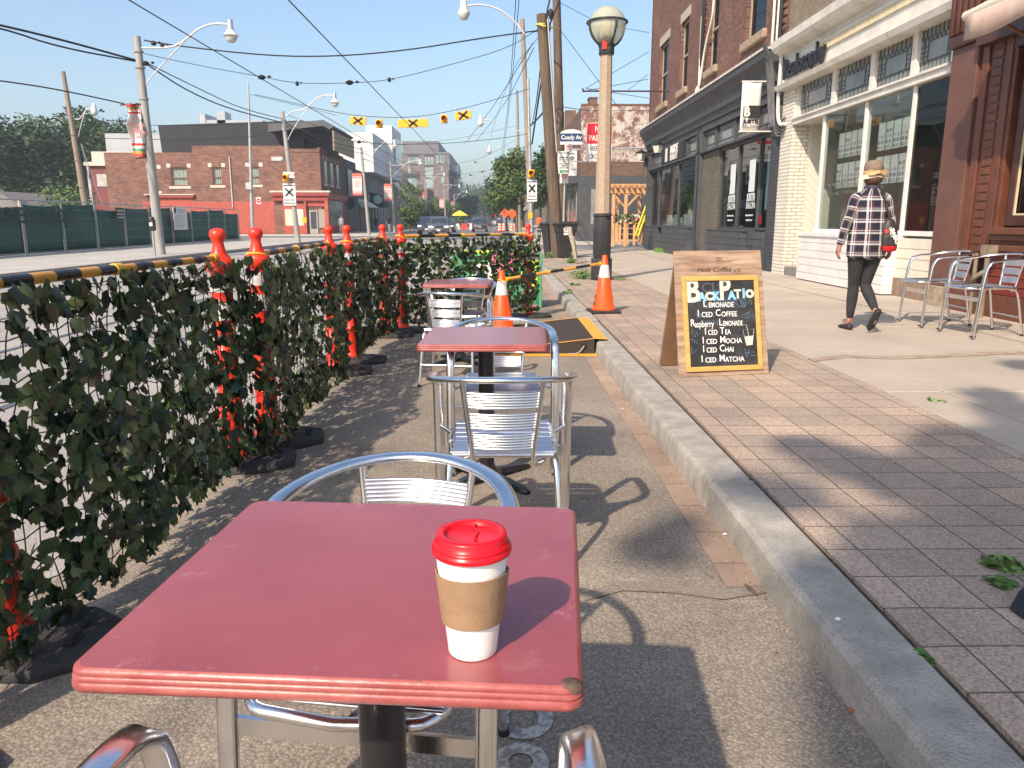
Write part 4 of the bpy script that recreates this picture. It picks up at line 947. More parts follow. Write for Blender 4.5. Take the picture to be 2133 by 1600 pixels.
    for s, leg in ((-1, J['lleg']), (1, J['rleg'])):
        kn, an = leg[0], leg[1]; hp = (s * .088, 0, .88)
        rg = [(hp, .10, .115), (L3(hp, kn, .15), .097, .110), (L3(hp, kn, .5), .078, .085), (L3(hp, kn, .9), .060, .063), (kn, .057, .060), (L3(kn, an, .15), .056, .060), (L3(kn, an, .4), .057, .060), (L3(kn, an, .75), .042, .043), (L3(kn, an, .95), .036, .037)]
        lofted('trouser_leg', rg, trousers, t, n=16, disp=.015, seed=6)
        an_, toe, ti = Vector(leg[1]), Vector(leg[3]), Vector(leg[2]); dr = (toe - an_); 
        heel, ball = Vector(leg[4][0]), Vector(leg[4][1]); f = (ball - heel).normalized(); up = Vector(leg[4][2]).normalized(); sd = f.cross(up).normalized()
        L_ = (ball - heel).length; m = MB(); vs = []; st = ((0, .020, .050, .0), (.06, .034, .062, .0), (.35, .036, .058, .0), (.6, .044, .045, .0), (.85, .042, .032, .0), (1.0, .018, .018, .004)); n = 12
        for (q, wd, ht, lo) in st:
            c = heel + f * (q * L_)
            for j in range(n):
                a = 2 * math.pi * j / n; zz = math.sin(a); vs.append(c + sd * math.cos(a) * wd + up * ((ht * .5) + (ht * .5) * zz if zz > 0 else ht * .5 + ht * .5 * max(-1, zz * 1.4)))
        m.add(vs, [(i * n + j, i * n + (j + 1) % n, (i + 1) * n + (j + 1) % n, (i + 1) * n + j) for i in range(5) for j in range(n)] + [tuple(range(n))[::-1], tuple(5 * n + j for j in range(n))], 0, True)
        so_ = m.build('shoe', shoes, t, world=False, angle=180)
    m = MB(); m.loft([((0, .0, 1.49), .055, .055, 0), ((0, -.008, 1.515), .078, .085, 0), ((0, -.008, 1.55), .086, .098, 0), ((0, -.002, 1.60), .086, .100, 0), ((0, .0, 1.65), .078, .092, 0), ((0, .0, 1.69), .052, .062, 0), ((0, 0, 1.703), .02, .03, 0)], n=20)
    if hairm: m.build('hair', hairm, t, world=False)
    return t
def walkpose(l=.5, flip=False):
    f = -1 if flip else 1; a, b = (.16 * l * f, -.16 * l * f)
    def lg(s, y, up):
        an = (s * .085, y, .085 + up); return [(s * .085, y * .5 + .03, .48), an, (s * .085, y + .06, .04 + up * .5), (s * .085, y + .13, .03 + up * .3), ((s * .085, y - .055, .0 + up), (s * .085, y + .19, .0 + up * .2), (0, 0, 1))]
    return {'larm': [(-.22, -a * .5, 1.12), (-.23, -a + .04, .90), (-.23, -a + .05, .83)], 'rarm': [(.22, a * .5, 1.12), (.23, a + .04, .90), (.23, a + .05, .83)], 'lleg': lg(-1, a, 0), 'rleg': lg(1, b, .04)}
plaid = plaid_mat()
charcoal = pm('charcoal_leggings', (.018, .018, .020), (.032, .031, .033), 8, .9, bump=.3, bscale=30)
hair_brown = pm('brown_hair', (.06, .032, .02), (.13, .07, .045), 6, .6, stretch=(8, 8, 1), bump=.5, bscale=20)
shoe_blk = pm('black_shoe', (.012, .012, .012), (.025, .024, .023), 20, .6)
pf = G(1790, 690, .13)
pose = {'larm': [(-.228, -.015, 1.12), (-.262, .035, .895), (-.266, .048, .835)], 'rarm': [(.235, -.01, 1.12), (.262, .03, .895), (.268, .045, .83)],
        'lleg': [(-.050, .10, .47), (-.048, .13, .09), (-.05, .19, .045), (-.05, .26, .03), ((-.05, .08, .0), (-.055, .33, .0), (0, 0, 1))],
        'rleg': [(.055, .07, .47), (.085, -.17, .22), (.083, -.16, .15), (.078, -.13, .09), ((.088, -.245, .235), (.058, -.115, .015), (0, .85, .5))]}
per = person('woman seen from behind in a navy plaid shirt, walking past the white shop', (pf.x, pf.y + .02, .131), 0, 1.01, pose, plaid, charcoal, hair_brown, shoe_blk, fingers=True, hemz=.735)
# hat: brown crown, straw band with a bow, short brim
hat_cr = pm('hat_crown', (.16, .115, .085), (.22, .16, .12), 20, .85); straw = pm('straw', (.52, .31, .13), (.62, .40, .19), 60, .8, bump=.4, bscale=180); brim_m = pm('hat_brim', (.62, .50, .34), (.7, .58, .42), 60, .8)
m = MB(); m.lathe([(.088, 1.60), (.092, 1.63), (.092, 1.665), (.080, 1.705), (.05, 1.728), (.0, 1.735)], n=24, sq=(1, 1.12)); m.build('hat_crown', hat_cr, per, world=False)
m = MB(); m.lathe([(.089, 1.585), (.0935, 1.59), (.0945, 1.622), (.089, 1.628)], n=24, sq=(1, 1.12)); m.lathe([(.02, -.012), (.022, 0), (.02, .012)], (.0, -.112, 1.606), 10)
for s in (-1, 1):
    vs = [(0, -.115, 1.606), (s * .035, -.128, 1.628), (s * .085, -.108, 1.638), (s * .10, -.082, 1.606), (s * .085, -.104, 1.576), (s * .035, -.128, 1.586), (s * .05, -.098, 1.606)]
    m.add(vs, [(0, 1, 2, 3, 4, 5) if s > 0 else (5, 4, 3, 2, 1, 0), (0, 6, 1), (1, 6, 2), (2, 6, 3), (3, 6, 4), (4, 6, 5), (5, 6, 0)])
m.build('hat_band', straw, per, world=False)
m = MB(); vs = []; N = 32
for rr_ in (0, 1, 2):
    for j in range(N):
        a = 2 * math.pi * j / N; fr = .5 + .5 * math.sin(a); wd = (.004 + .066 * fr) * rr_ / 2; r0 = .09
        vs.append(((r0 + wd) * math.cos(a), (r0 * 1.12 + wd) * math.sin(a), 1.592 - rr_ * .013 - .012 * rr_ * abs(math.cos(a))))
m.add(vs, [(i * N + j, i * N + (j + 1) % N, (i + 1) * N + (j + 1) % N, (i + 1) * N + j) for i in range(2) for j in range(N)], 0, True); m.build('hat_brim', brim_m, per, world=False)
m = MB(); m.loft([((0, .008, 1.445), .072, .07, 0), ((0, .004, 1.46), .075, .073, 0), ((0, .0, 1.483), .070, .068, 0), ((0, .0, 1.475), .06, .06, 0)], n=20, cap=False); m.build('shirt_collar', pm('navy_collar', (.015, .02, .05), (.10, .09, .12), 40, .9), per, world=False)
# shoulder bag
bag_blk = pm('bag_black', (.018, .018, .02), (.05, .048, .045), 14, .5, bump=.5, bscale=25); bag = thing('shoulder_bag', 'black shoulder bag with red base and white lettering at the woman\'s right hip', 'bag', (pf.x + .14, pf.y - .12, 1.0))
ox, oy, oz = pf.x - .075, pf.y - .01, .131
m = MB(); rg = []
for (z, wx, wy, cx) in ((.865, .055, .03, .235), (.875, .080, .045, .232), (.95, .088, .05, .228), (1.05, .080, .045, .222), (1.13, .055, .035, .215), (1.17, .025, .02, .21)): rg.append(((ox + cx, oy - .135, oz + z), wx, wy, R(12)))
m.loft(rg, n=16); m.build('bag_body', bag_blk, bag)
m = MB(); m.loft([((ox + .235, oy - .135, oz + .838), .045, .026, R(12)), ((ox + .235, oy - .135, oz + .85), .078, .044, R(12)), ((ox + .232, oy - .135, oz + .895), .084, .0475, R(12))], n=16); m.build('bag_base', pm('bag_red', (.55, .012, .02), None, rough=.6), bag)
m = MB(); m.tube(smooth_path([(ox + .20, oy - .15, oz + 1.15), (ox + .175, oy - .145, oz + 1.25), (ox + .15, oy - .115, oz + 1.37), (ox + .125, oy - .03, oz + 1.445), (ox + .15, oy + .09, oz + 1.33), (ox + .22, oy + .06, oz + 1.15), (ox + .22, oy - .09, oz + 1.13)], 2), .006, 6, flat=2.6); m.build('bag_strap', bag_blk, bag)
m = MB(); wt = pm('bag_letter_white', (.72, .7, .68))
Mt = Matrix.Translation((ox + .262, oy - .186, oz + .99)) @ Matrix.Rotation(R(-68), 4, 'Y') @ Matrix.Rotation(R(90), 4, 'X')
m.text('SWEAT', .052, frame((ox + .250, oy - .189, oz + .99), (.42, 0, -.9), (.9, .1, .42)), .002, .003); m.text('DAILY', .038, frame((ox + .208, oy - .192, oz + 1.03), (.3, 0, -.95), (.95, .1, .3)), .002, .001); m.build('bag_lettering', wt, bag)
m = MB(); m.lathe([(.0, .003), (.021, .003), (.022, 0)], (ox + .165, oy - .184, oz + 1.04), 16, M=Matrix.Rotation(R(90), 3, 'X')); m.build('bag_badge', pm('badge_red', (.7, .05, .06)), bag)

# people further up the street, a few pixels high
def cl(c): return pm('cloth_%d_%d_%d' % tuple(int(v * 100) for v in c), c, None, rough=.9)
GP = 'people on the far pavements'
def fp(label, px, py, Y, rz, sh, tr, l=.6, flip=False, z=.13):
    q = P(px, py, Y); person(label, (q.x, Y, z), rz, 1.0, walkpose(l, flip), cl(sh), cl(tr), hair_brown, shoe_blk, group=GP, short=True)
fp('pedestrian in a grey t-shirt beside the red corner shop', 712, 480, 70, R(200), (.30, .31, .33), (.22, .21, .2), .9)
fp('pedestrian in dark top and pale shorts by the third lamp pole on the left', 811, 478, 82, R(170), (.02, .02, .03), (.30, .29, .28))
fp('person in black standing under the dark awning', 783, 478, 86, R(20), (.02, .02, .02), (.03, .03, .035), .1)
fp('person in dark clothes outside the cafe windows', 776, 478, 90, R(100), (.05, .05, .06), (.04, .04, .05), .2)
fp('person in an orange vest on the right-hand pavement', 1123, 470, 62, R(10), (.85, .12, .02), (.03, .03, .05), .5)
fp('person in a yellow-striped black jacket at the left kerb up the street', 845, 474, 100, R(190), (.04, .04, .04), (.02, .02, .02), .2)

# ================================================================== RIGHT-HAND BUILDINGS
brick_red = brick('salon_brick', 'x', (.085, .032, .024), (.19, .078, .052), (.17, .12, .09), ms=.011, bw=.23, bh=.082)
brick_redY = brick('salon_brick_side', 'y', (.13, .048, .032), (.20, .080, .050), (.10, .075, .06), ms=.010)
brick_tan = brick('tan_brick', 'x', (.20, .155, .105), (.27, .21, .15), (.15, .12, .09), ms=.010)
slate = pm('slate_paint', (.045, .050, .056), (.070, .076, .082), 3, .55, bump=.1, bscale=30)
slate_brick = brick('slate_brick', 'x', (.042, .046, .052), (.056, .060, .066), (.03, .032, .036), dirt=.2)
greybrown_brick = brick('painted_brick', 'x', (.115, .10, .075), (.15, .13, .10), (.09, .08, .06), dirt=.2)
greybrown_brickY = brick('painted_brick_y', 'y', (.115, .10, .075), (.15, .13, .10), (.09, .08, .06), dirt=.2)
white_t = pm('white_trim', (.56, .53, .47), (.72, .69, .63), 2.5, .6, spots=(7, .66, (.34, .28, .2), .5))
cream_b = brick('cream_brick', 'x', (.62, .58, .50), (.70, .66, .58), (.38, .34, .28), dirt=.12)
cream_bY = brick('cream_brick_y', 'y', (.62, .58, .50), (.70, .66, .58), (.38, .34, .28), dirt=.12)
stone = pm('rough_stone', (.25, .19, .13), (.40, .31, .22), 9, .95, bump=1.0, bscale=14)
lintel_m = pm('stone_lintel', (.38, .32, .25), (.46, .40, .32), 6, .9)
sash_m = pm('window_sash', (.30, .27, .22), (.38, .35, .29), 10, .6)
win_glass = glass('window_glass', through=.35)
shop_glass = glass('shop_glass', through=.95)
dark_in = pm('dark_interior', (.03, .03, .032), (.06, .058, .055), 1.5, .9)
grey_in = pm('grey_interior', (.50, .50, .48), (.60, .60, .57), 1.2, .9)
curtain = pm('curtain', (.45, .42, .36), (.55, .52, .45), 20, .9, stretch=(6, 6, 1))
pipe_w = pm('white_pipe', (.58, .55, .50), (.68, .65, .60), 6, .5); cable_m = pm('cable_black', (.014, .014, .016), None, rough=.7)
XF = FX_R

def upper_window(par, y0, y1, z0, z1, X=XF, lint=True):
    f = MB(); t_ = .07
    f.box(X + .10, X + .16, y0, y0 + t_, z0, z1); f.box(X + .10, X + .16, y1 - t_, y1, z0, z1); f.box(X + .10, X + .16, y0 + t_, y1 - t_, z1 - t_, z1); f.box(X + .10, X + .16, y0 + t_, y1 - t_, z0, z0 + t_)
    zm = (z0 + z1) / 2; f.box(X + .09, X + .15, y0 + t_, y1 - t_, zm - .03, zm + .03)
    w_ = f.build('window', sash_m, par)
    bpy.context.view_layer.update()
    g_ = MB(); g_.box(X + .125, X + .132, y0 + t_, y1 - t_, z0 + t_, z1 - t_); g_.build('pane', win_glass, w_)
    c_ = MB(); c_.box(X + .20, X + .24, y0 + .05, y1 - .05, z0, z1); c_.build('blind', curtain, w_)
    s = MB(); vs = []; s.box(X - .10, X + .09, y0 - .12, y1 + .12, z0 - .20, z0 - .003); s.build('sill', stone, par, bevel=.02)
    if lint: s = MB(); s.box(X - .012, X + .09, y0 - .14, y1 + .14, z1 + .003, z1 + .30); s.build('lintel', lintel_m, par)
def wall_with_holes(mb, X0, X1, ya, yb, za, zb, holes):
    """wall slab in the YZ plane with rectangular openings (sorted, same z range allowed to differ)"""
    y = ya
    for (h0, h1, z0, z1) in sorted(holes):
        if h0 > y: mb.box(X0, X1, y, h0, za, zb)
        mb.box(X0, X1, h0, h1, za, z0); mb.box(X0, X1, h0, h1, z1, zb); y = h1
    if y < yb: mb.box(X0, X1, y, yb, za, zb)

# ---------------- salon block: two shops under a three storey brick front
YA, YB = 17.2, 32.6
sal = thing('brick_shop_building', 'dark brick building over two slate-painted salon shopfronts', 'building', (XF + 3, 25, .13))
upw = [(18.7, 20.2), (22.7, 23.7), (26.2, 27.3), (29.2, 30.7)]
m = MB(); wall_with_holes(m, XF, XF + .35, YA, YB, 4.92, 12.5, [(a, b, 5.62, 7.8) for a, b in upw]); m.box(XF + .35, XF + 9, YB - .3, YB, .13, 12.5)
m.build('brick_wall', brick_red, sal)
m = MB(); m.box(XF + .02, XF + 9, YB, YB + .12, .13, 12.5); m.build('end_wall', brick_redY, sal)
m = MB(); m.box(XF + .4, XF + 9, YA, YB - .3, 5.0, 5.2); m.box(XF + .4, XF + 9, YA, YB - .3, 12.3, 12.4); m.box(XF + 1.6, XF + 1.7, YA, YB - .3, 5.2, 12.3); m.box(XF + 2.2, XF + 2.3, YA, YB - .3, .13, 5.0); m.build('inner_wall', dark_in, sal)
for a, b in upw: upper_window(sal, a, b, 5.62, 7.8)
m = MB()
for y in [YA + .25, 24.1, YB - .25]:      # dentilled brick strips
    for k in range(46): m.box(XF - .03, XF + .0, y - .09 + .06 * (k % 2), y + .05 + .06 * (k % 2), 5.3 + k * .152, 5.3 + k * .152 + .09)
m.build('brick_quoins', brick_red, sal)
# cornice
m = MB(); m.prism([(XF + .02, 4.10), (XF - .05, 4.12), (XF - .07, 4.26), (XF - .14, 4.31), (XF - .16, 4.52), (XF - .27, 4.67), (XF - .36, 4.77), (XF - .38, 4.88), (XF + .02, 4.93)], YA + .3, YB + .02, 'y'); m.build('cornice', slate, sal)
m = MB(); m.box(XF - .40, XF + .0, YA + .3, YB + .04, 4.933, 4.98); m.build('cornice_cap', white_t, sal)
m = MB(); m.box(XF - .30, XF + .1, YB - .25, YB + .03, 3.75, 4.10); m.box(XF - .16, XF + .1, YB - .2, YB + .03, 3.5, 3.75); m.build('bracket', slate, sal, bevel=.03)
m = MB(); m.box(XF + .02, XF + .2, YA + .3, YB, 3.94, 4.10); m.box(XF, XF + .02, YA + .4, 23.9, 3.92, 4.09); m.build('fascia', slate, sal)
for y0, y1 in ((YB - .45, YB), (24.0, 24.5)): m = MB(); m.box(XF - .02, XF + .3, y0, y1, .13, 3.94); m.build('pilaster', slate, sal, bevel=.01)
m = MB(); m.box(XF - .0, XF + .35, YA, YA + .62, .13, 4.1); m.build('slate_brick_pier', slate_brick, sal)
m = MB(); m.box(XF - .08, XF + .2, YA + .01, YA + .60, 3.35, 3.75); m.box(XF - .04, XF + .2, YA + .05, YA + .56, 3.1, 3.35); m.build('stone_corbel', slate, sal, bevel=.05)
m = MB(); m.box(XF + .10, XF + .40, 22.3, 24.0, .13, 3.28); m.build('painted_brick_panel', greybrown_brick, sal)
# shop windows (frames, transoms, glass, stall boards)
def shopfront(par, divs, z0, z1, tz0, tz1, X, fm, tfm=None, dep=.12, mull=.05, leaded=True, name='shop_window', gl=None, th=.07):
    ya, yb = divs[0], divs[-1]
    m = MB()
    for y in divs: m.box(X, X + dep, y - mull / 2, y + mull / 2, z0, z1)
    m.box(X - .01, X + dep + .01, ya, yb, z0 - .06, z0 + .0); m.box(X - .005, X + dep + .004, ya, yb, z1 + .001, z1 + th)
    w_ = m.build(name, fm, par); bpy.context.view_layer.update()
    m = MB(); m.box(X + .05, X + .058, ya, yb, z0 + .001, z1); m.build('pane', gl or shop_glass, w_)
    return w_
def transoms(par, divs, z0, z1, X, fm, leadm, dep=.12, mull=.12, glassm=None):
    m = MB()
    for y in divs: m.box(X, X + dep, y - mull / 2, y + mull / 2, z0, z1)
    w_ = m.build('transom_window', fm, par); bpy.context.view_layer.update()
    m = MB(); m.box(X + .06, X + .066, divs[0], divs[-1], z0, z1); m.build('pane', glassm, w_)
    m = MB(); X_ = X + .052
    for a, b in zip(divs[:-1], divs[1:]):
        a += mull / 2; b -= mull / 2; W = b - a; H = z1 - z0; t_ = .0055
        def seg(p, q): m.tube([(X_, a + p[0] * W, z0 + p[1] * H), (X_, a + q[0] * W, z0 + q[1] * H)], t_, 4, cap=False)
        for z in (.27, .70): seg((.22, z), (.78, z))
        for u_ in (.22, .78): seg((u_, .27), (u_, .70))
        for i in range(9):
            u_ = .04 + .115 * i; seg((u_, 0), (u_, .2)); seg((u_, .2), (u_ + .0575, .27)); seg((u_ + .0575, .27), (min(1, u_ + .115), .2))
            seg((u_, 1), (u_, .84)); seg((u_, .84), (u_ + .0575, .72)); seg((u_ + .0575, .72), (min(1, u_ + .115), .84)); seg((u_ + .0575, .72), (u_ + .0575, .70)); 
        for i in range(4):
            z = .27 + .11 * i; seg((0, z), (.22, z)); seg((.78, z), (1, z))
        seg((.11, .2), (.11, .8)); seg((.89, .2), (.89, .8))
    m.build('leading', leadm, w_)
    return w_
lead_m = pm('lead_came', (.05, .05, .05), None, rough=.6); obscure = pm('leaded_glass', (.13, .15, .145), (.25, .27, .26), 1.6, .22)
back_w = pm('transom_back', (.13, .13, .13), (.18, .18, .175), 2, .9)
sw1 = shopfront(sal, [24.55, 27.3, 30.6, YB - .5], 1.12, 3.22, 0, 0, XF + .12, slate)
sw2 = shopfront(sal, [17.85, 18.95, 20.6, 22.25], 1.12, 3.22, 0, 0, XF + .14, slate)
transoms(sal, [24.55, 26.2, 29.7, YB - .5], 3.36, 3.93, XF + .06, slate, lead_m, glassm=obscure); transoms(sal, [17.85, 19.1, 20.8, 22.6, 23.95], 3.36, 3.93, XF + .06, slate, lead_m, glassm=obscure)
m = MB(); m.box(XF + .25, XF + .3, 17.9, YB - .5, 3.36, 3.93); m.build('transom_back', back_w, sal)
m = MB(); m.box(XF - .02, XF + .20, 17.85, YB - .4, 3.30, 3.36); m.build('transom_rail', slate, sal)
# stall boards with plank grooves
def planks(par, X0, X1, y0, y1, z0, z1, n, mt, name='stall_board', gap=.012):
    m = MB(); h = (z1 - z0) / n
    for i in range(n): m.box(X0, X1, y0, y1, z0 + i * h + gap / 2, z0 + (i + 1) * h - gap / 2)
    m.box(X0 + .015, X1, y0 + .01, y1 - .01, z0, z1); return m.build(name, mt, par)
planks(sal, XF - .14, XF + .12, 24.55, 28.6, .13, 1.05, 5, slate); planks(sal, XF - .14, XF + .12, 29.4, YB - .5, .13, 1.05, 5, slate); planks(sal, XF - .18, XF + .12, 19.0, 22.3, .13, 1.03, 5, slate); planks(sal, XF - .05, XF + .12, 17.84, 18.98, .13, 1.03, 5, slate)
m = MB(); m.box(XF - .20, XF + .15, 18.95, 22.34, 1.03, 1.06); m.box(XF - .16, XF + .15, 24.5, YB - .46, 1.052, 1.075); m.build('stall_ledge', slate, sal)
# signs on the shops
m = MB(); m.box(XF - .03, XF + .04, 26.25, 29.6, 3.38, 3.92); sb = m.build('sign_board', pm('sign_black', (.02, .02, .022), None, rough=.6), sal)
bpy.context.view_layer.update(); m = MB(); wl = pm('sign_white', (.72, .72, .70), None, rough=.6)
m.text('INSIDE', .38, FX((XF - .035, 27.55, 3.76)), .01, .012, sx=1.05); m.text('BEAUTY', .30, FX((XF - .035, 27.55, 3.50)), .01, .002, sx=1.05); m.box(XF - .04, XF - .032, 28.6, 28.95, 3.42, 3.9); m.build('sign_letters', wl, sb)
# lettering on the salon windows
m = MB(); tealw = pm('decal_pale', (.62, .68, .68), None, rough=.6)
for yc in (21.35, 19.75):
    m.box(XF + .178, XF + .184, yc - .42, yc + .02, 2.0, 2.78); m.text('JUSTB', .26, FX((XF + .18, yc - .2, 1.86)), .004, .008, sx=.9); m.text('SALON', .24, FX((XF + .18, yc - .2, 1.66)), .004, 0, sx=.9)
    m.text('HAIR COLOUR STYLE', .06, FX((XF + .18, yc - .15, 1.42)), .004); m.text('OPEN TUES - SAT', .06, FX((XF + .18, yc - .15, 1.30)), .004)
m.build('window_lettering', tealw, sw2)
m = MB(); 
for yc in (21.35, 19.75): m.text('B', .62, FX((XF + .176, yc + .14, 2.40)), .004, .02, sx=.9)
m.build('window_initial', pm('decal_dark', (.02, .02, .02)), sw2)
m = MB(); m.box(XF + .3, XF + .31, 17.95, 18.85, 1.55, 2.95); pp = m.build('notice_poster', pm('poster_grey', (.34, .40, .44), None, rough=.7), sw2)
m = MB()
for i, w_ in enumerate(('I BUILD', 'I MAKE', 'I BEAUTIFY', 'I JUSTB ... ON')): m.text(w_, .10, FX((XF + .295, 18.40, 2.55 - i * .2)), .002)
m.text('BOOK AN APPOINTMENT', .035, FX((XF + .295, 18.4, 1.72)), .002); m.build('poster_writing', pm('poster_ink', (.16, .2, .24)), sw2)
m = MB(); m.box(XF + .19, XF + .2, 18.72, 18.88, 1.2, 1.42); m.build('red_notice', pm('notice_red', (.75, .04, .05)), sw2)
# plants and stock inside the left shop
m = MB(); m.lathe([(.12, 1.2), (.14, 1.5), (.10, 2.0), (.07, 2.5)], (XF + .8, 28, 0), 12); m.box(XF + .4, XF + .9, 25, 31, 1.0, 1.2)
for k in range(12): m.box(XF + .42, XF + .6, 25.2 + k * .45, 25.45 + k * .45, 1.2, 1.32 + .1 * (k % 3))
m.build('display_stock', pm('stock_white', (.5, .5, .48), (.7, .68, .66), 8, .7), sal)
fr = MB(); rnd = random.Random(8)
for k in range(16):
    a = rnd.uniform(0, 6.28); p0 = Vector((XF + .7, 27.6, 2.0)); q = p0 + Vector((math.cos(a) * .5, math.sin(a) * .9, rnd.uniform(-.3, .5)))
    for i in range(8):
        c = p0.lerp(q, (i + 1) / 8) + Vector((0, 0, .25 * math.sin((i + 1) / 8 * 3.0))); leaf(fr, c, Vector((-1, 0, .4)), Vector((0, rnd.uniform(-1, 1), -1)), .26, 0, rnd)
fr.build('window_palm', pm('palm_green', (.03, .08, .02), (.06, .13, .03), 4, .5), sal)
# hanging salon banner
bn = thing('shop_banner', 'white hanging banner reading JUSTB SALON on two short arms', 'banner', (5.55, 17.9, 3.3))
ban_w = pm('banner_cloth', (.60, .58, .54), (.70, .68, .63), 3, .8); ink_b = pm('ink_black', (.015, .015, .017), None, rough=.8)
Yb = 18.0; b0 = P(1541, 274, Yb); b1 = P(1587, 170, Yb); 
m = MB(); nx = 6; vs = []
for j in range(9):
    for i in range(nx + 1): vs.append((b0.x + (b1.x - b0.x) * i / nx, Yb + .012 * math.sin(i * 1.1 + j * .4), b0.z + (b1.z - b0.z) * j / 8))
m.add(vs, [(j * 7 + i, j * 7 + i + 1, (j + 1) * 7 + i + 1, (j + 1) * 7 + i) for j in range(8) for i in range(nx)] , 0, True); cloth = m.build('banner_cloth', ban_w, bn)
so_ = cloth.modifiers.new('thick', 'SOLIDIFY'); so_.thickness = .008
bpy.context.view_layer.update(); bw = b1.x - b0.x; bh = b1.z - b0.z
m = MB(); m.box(b0.x + bw * .38, b0.x + bw * .99, Yb - .026, Yb - .022, b0.z + bh * .265, b0.z + bh * .52); m.text('JUSTB', bw * .25, FM((b0.x + bw * .52, Yb - .024, b0.z + bh * .20)), .003, .006, sx=1.2); m.text('SALON.', bw * .22, FM((b0.x + bw * .52, Yb - .024, b0.z + bh * .10)), .003, 0, sx=1.2); m.text('B', bw * .62, FM((b0.x + bw * .26, Yb - .024, b0.z + bh * .385)), .003, .02, sx=.9); m.build('banner_print', ink_b, bn)
m = MB(); m.text('B', bw * .62, FM((b0.x + bw * .30, Yb - .0275, b0.z + bh * .385)), .002, .012, sx=.9); 
m.build('banner_initial', ban_w, bn)
m = MB(); m.tube([(b0.x - .02, Yb, b0.z + .0), (XF + .1, Yb, b0.z + .0)], .018, 8); m.tube([(b0.x - .02, Yb, b1.z), (XF + .1, Yb, b1.z)], .018, 8); m.build('banner_arm', pipe_w, bn)
# wall lanterns and projecting rods
for i, (y, lab) in enumerate(((32.3, 'left wall lantern on the corner of the salon block'), (28.9, 'right wall lantern above the beauty shop sign'))):
    t = thing('wall_lantern', lab, 'lantern', (5.75, y, 3.75), 0, 'lanterns on the salon block')
    m = MB(); m.lathe([(.0, .42), (.24, .30), (.25, .27), (.02, .28)], n=4); m.tube([(.1, 0, .42), (.3, 0, .5)], .02, 6); m.box(-.03, .03, -.03, .03, .36, .44); m.build('lantern_cap', black_metal, t, world=False)
    m = MB(); m.lathe([(.12, .0), (.19, .26)], n=4); m.build('lantern_glass', pm('lantern_pane', (.55, .55, .5), None, rough=.2), t, world=False)
rod = MB(); rod.tube([P(1213, 190, 29.5), (XF + .2, 29.5, P(1365, 190, 29.5).z)], .03, 8); rod.tube([P(1213, 184, 29.5), P(1217, 192, 29.5)], .03, 6)
one('sign_rod', rod, pm('rusty_rod', (.05, .03, .03), (.08, .045, .04), 10, .8), 'long dark horizontal rod projecting from the brick wall over the pavement', 'rod')
wr = MB()
for a, b in (((1220, 184, 29.5), (1352, 108, 32)), ((1215, 190, 29.5), (1350, 165, 31)), ((1306, 190, 29.5), (1350, 155, 31)), ((1220, 184, 29.5), (1352, 205, 31)), ((1165, 60, 30), (1285, 220, 29.8))): wr.tube([P(*a), P(*b)], .010, 4)
one('guy_wires', wr, cable_m, 'thin stay wires round the projecting rod', 'wire')
# conduits on the brick front
t = thing('wall_conduit', 'white pipes and black cables running down the salon brick front', 'pipe', (XF - .1, 24, 5))
m = MB(); m.tube(smooth_path([(XF - .06, 23.0, 12), (XF - .06, 23.0, 7.4), (XF - .06, 23.05, 7.0), (XF - .10, 23.7, 6.2), (XF - .10, 24.0, 5.3), (XF - .2, 24.05, 5.2), (XF - .2, 24.05, 4.98)], 2), .035, 8); m.build('white_pipe', pipe_w, t)
for y_, z_ in ((24.3, 7.3), (17.75, 12), (17.45, 12)): m = MB(); m.tube([(XF - .06, y_, z_), (XF - .06, y_, 4.98)], .033, 8); m.build('white_pipe', pipe_w, t)
m = MB()
m = MB()
for k in range(3): m.tube(smooth_path([(XF - .05, 24.0 + .12 * k, 12), (XF - .05, 24.05 + .1 * k, 8.5), (XF - .08, 23.9 + .15 * k, 7.2), (XF - .06, 24.2 + .05 * k, 5.9)], 2), .022, 6)
m.tube(smooth_path([(XF - .03, 24.35, 4.2), (XF - .05, 23.95, 3.2), (XF - .05, 24.0, 1), (XF - .05, 23.8, .3), (XF - .02, 23.2, .14)], 2), .018, 6); m.build('black_cable', cable_m, t); m = MB(); m.tube([(XF - .05, 17.3, 12), (XF - .05, 17.3, 4.98)], .05, 6); m.build('black_cable', cable_m, t)
t = thing('cable_bundle', 'bundle of grey cables curling between the slate pier and the white pier', 'cable', (XF - .1, 17.3, 4))
m = MB()
for k in range(5): m.tube(smooth_path([(XF - .42, 17.35 + .03 * k, 5.0), (XF - .14 - .02 * k, 17.5 + .05 * k, 4.5), (XF - .10, 17.5 + .06 * k, 3.6 - .06 * k), (XF - .12, 17.2, 3.05 + .06 * k), (XF - .05, 16.9, 3.12 + .08 * k)], 3), .022, 6)
m.build('grey_cable', pm('cable_grey', (.08, .08, .085), (.14, .14, .14), 5, .6), t)
m = MB(); m.tube(smooth_path([(XF - .16, 17.05, 4.9), (XF - .14, 17.12, 4.6), (XF - .12, 17.2, 3.7), (XF - .12, 17.05, 3.3), (XF - .06, 16.8, 3.3)], 3), .04, 8); m.build('white_cable', pipe_w, t)

sal.location.y = 25.46; sal.scale.y = 1.031
for o_ in COL.objects:
    if o_.parent is None and o_.name.startswith(('wall_conduit', 'wall_lantern')): o_.location.y += .5
    if o_.name.startswith('cable_bundle'): o_.location.y += .24
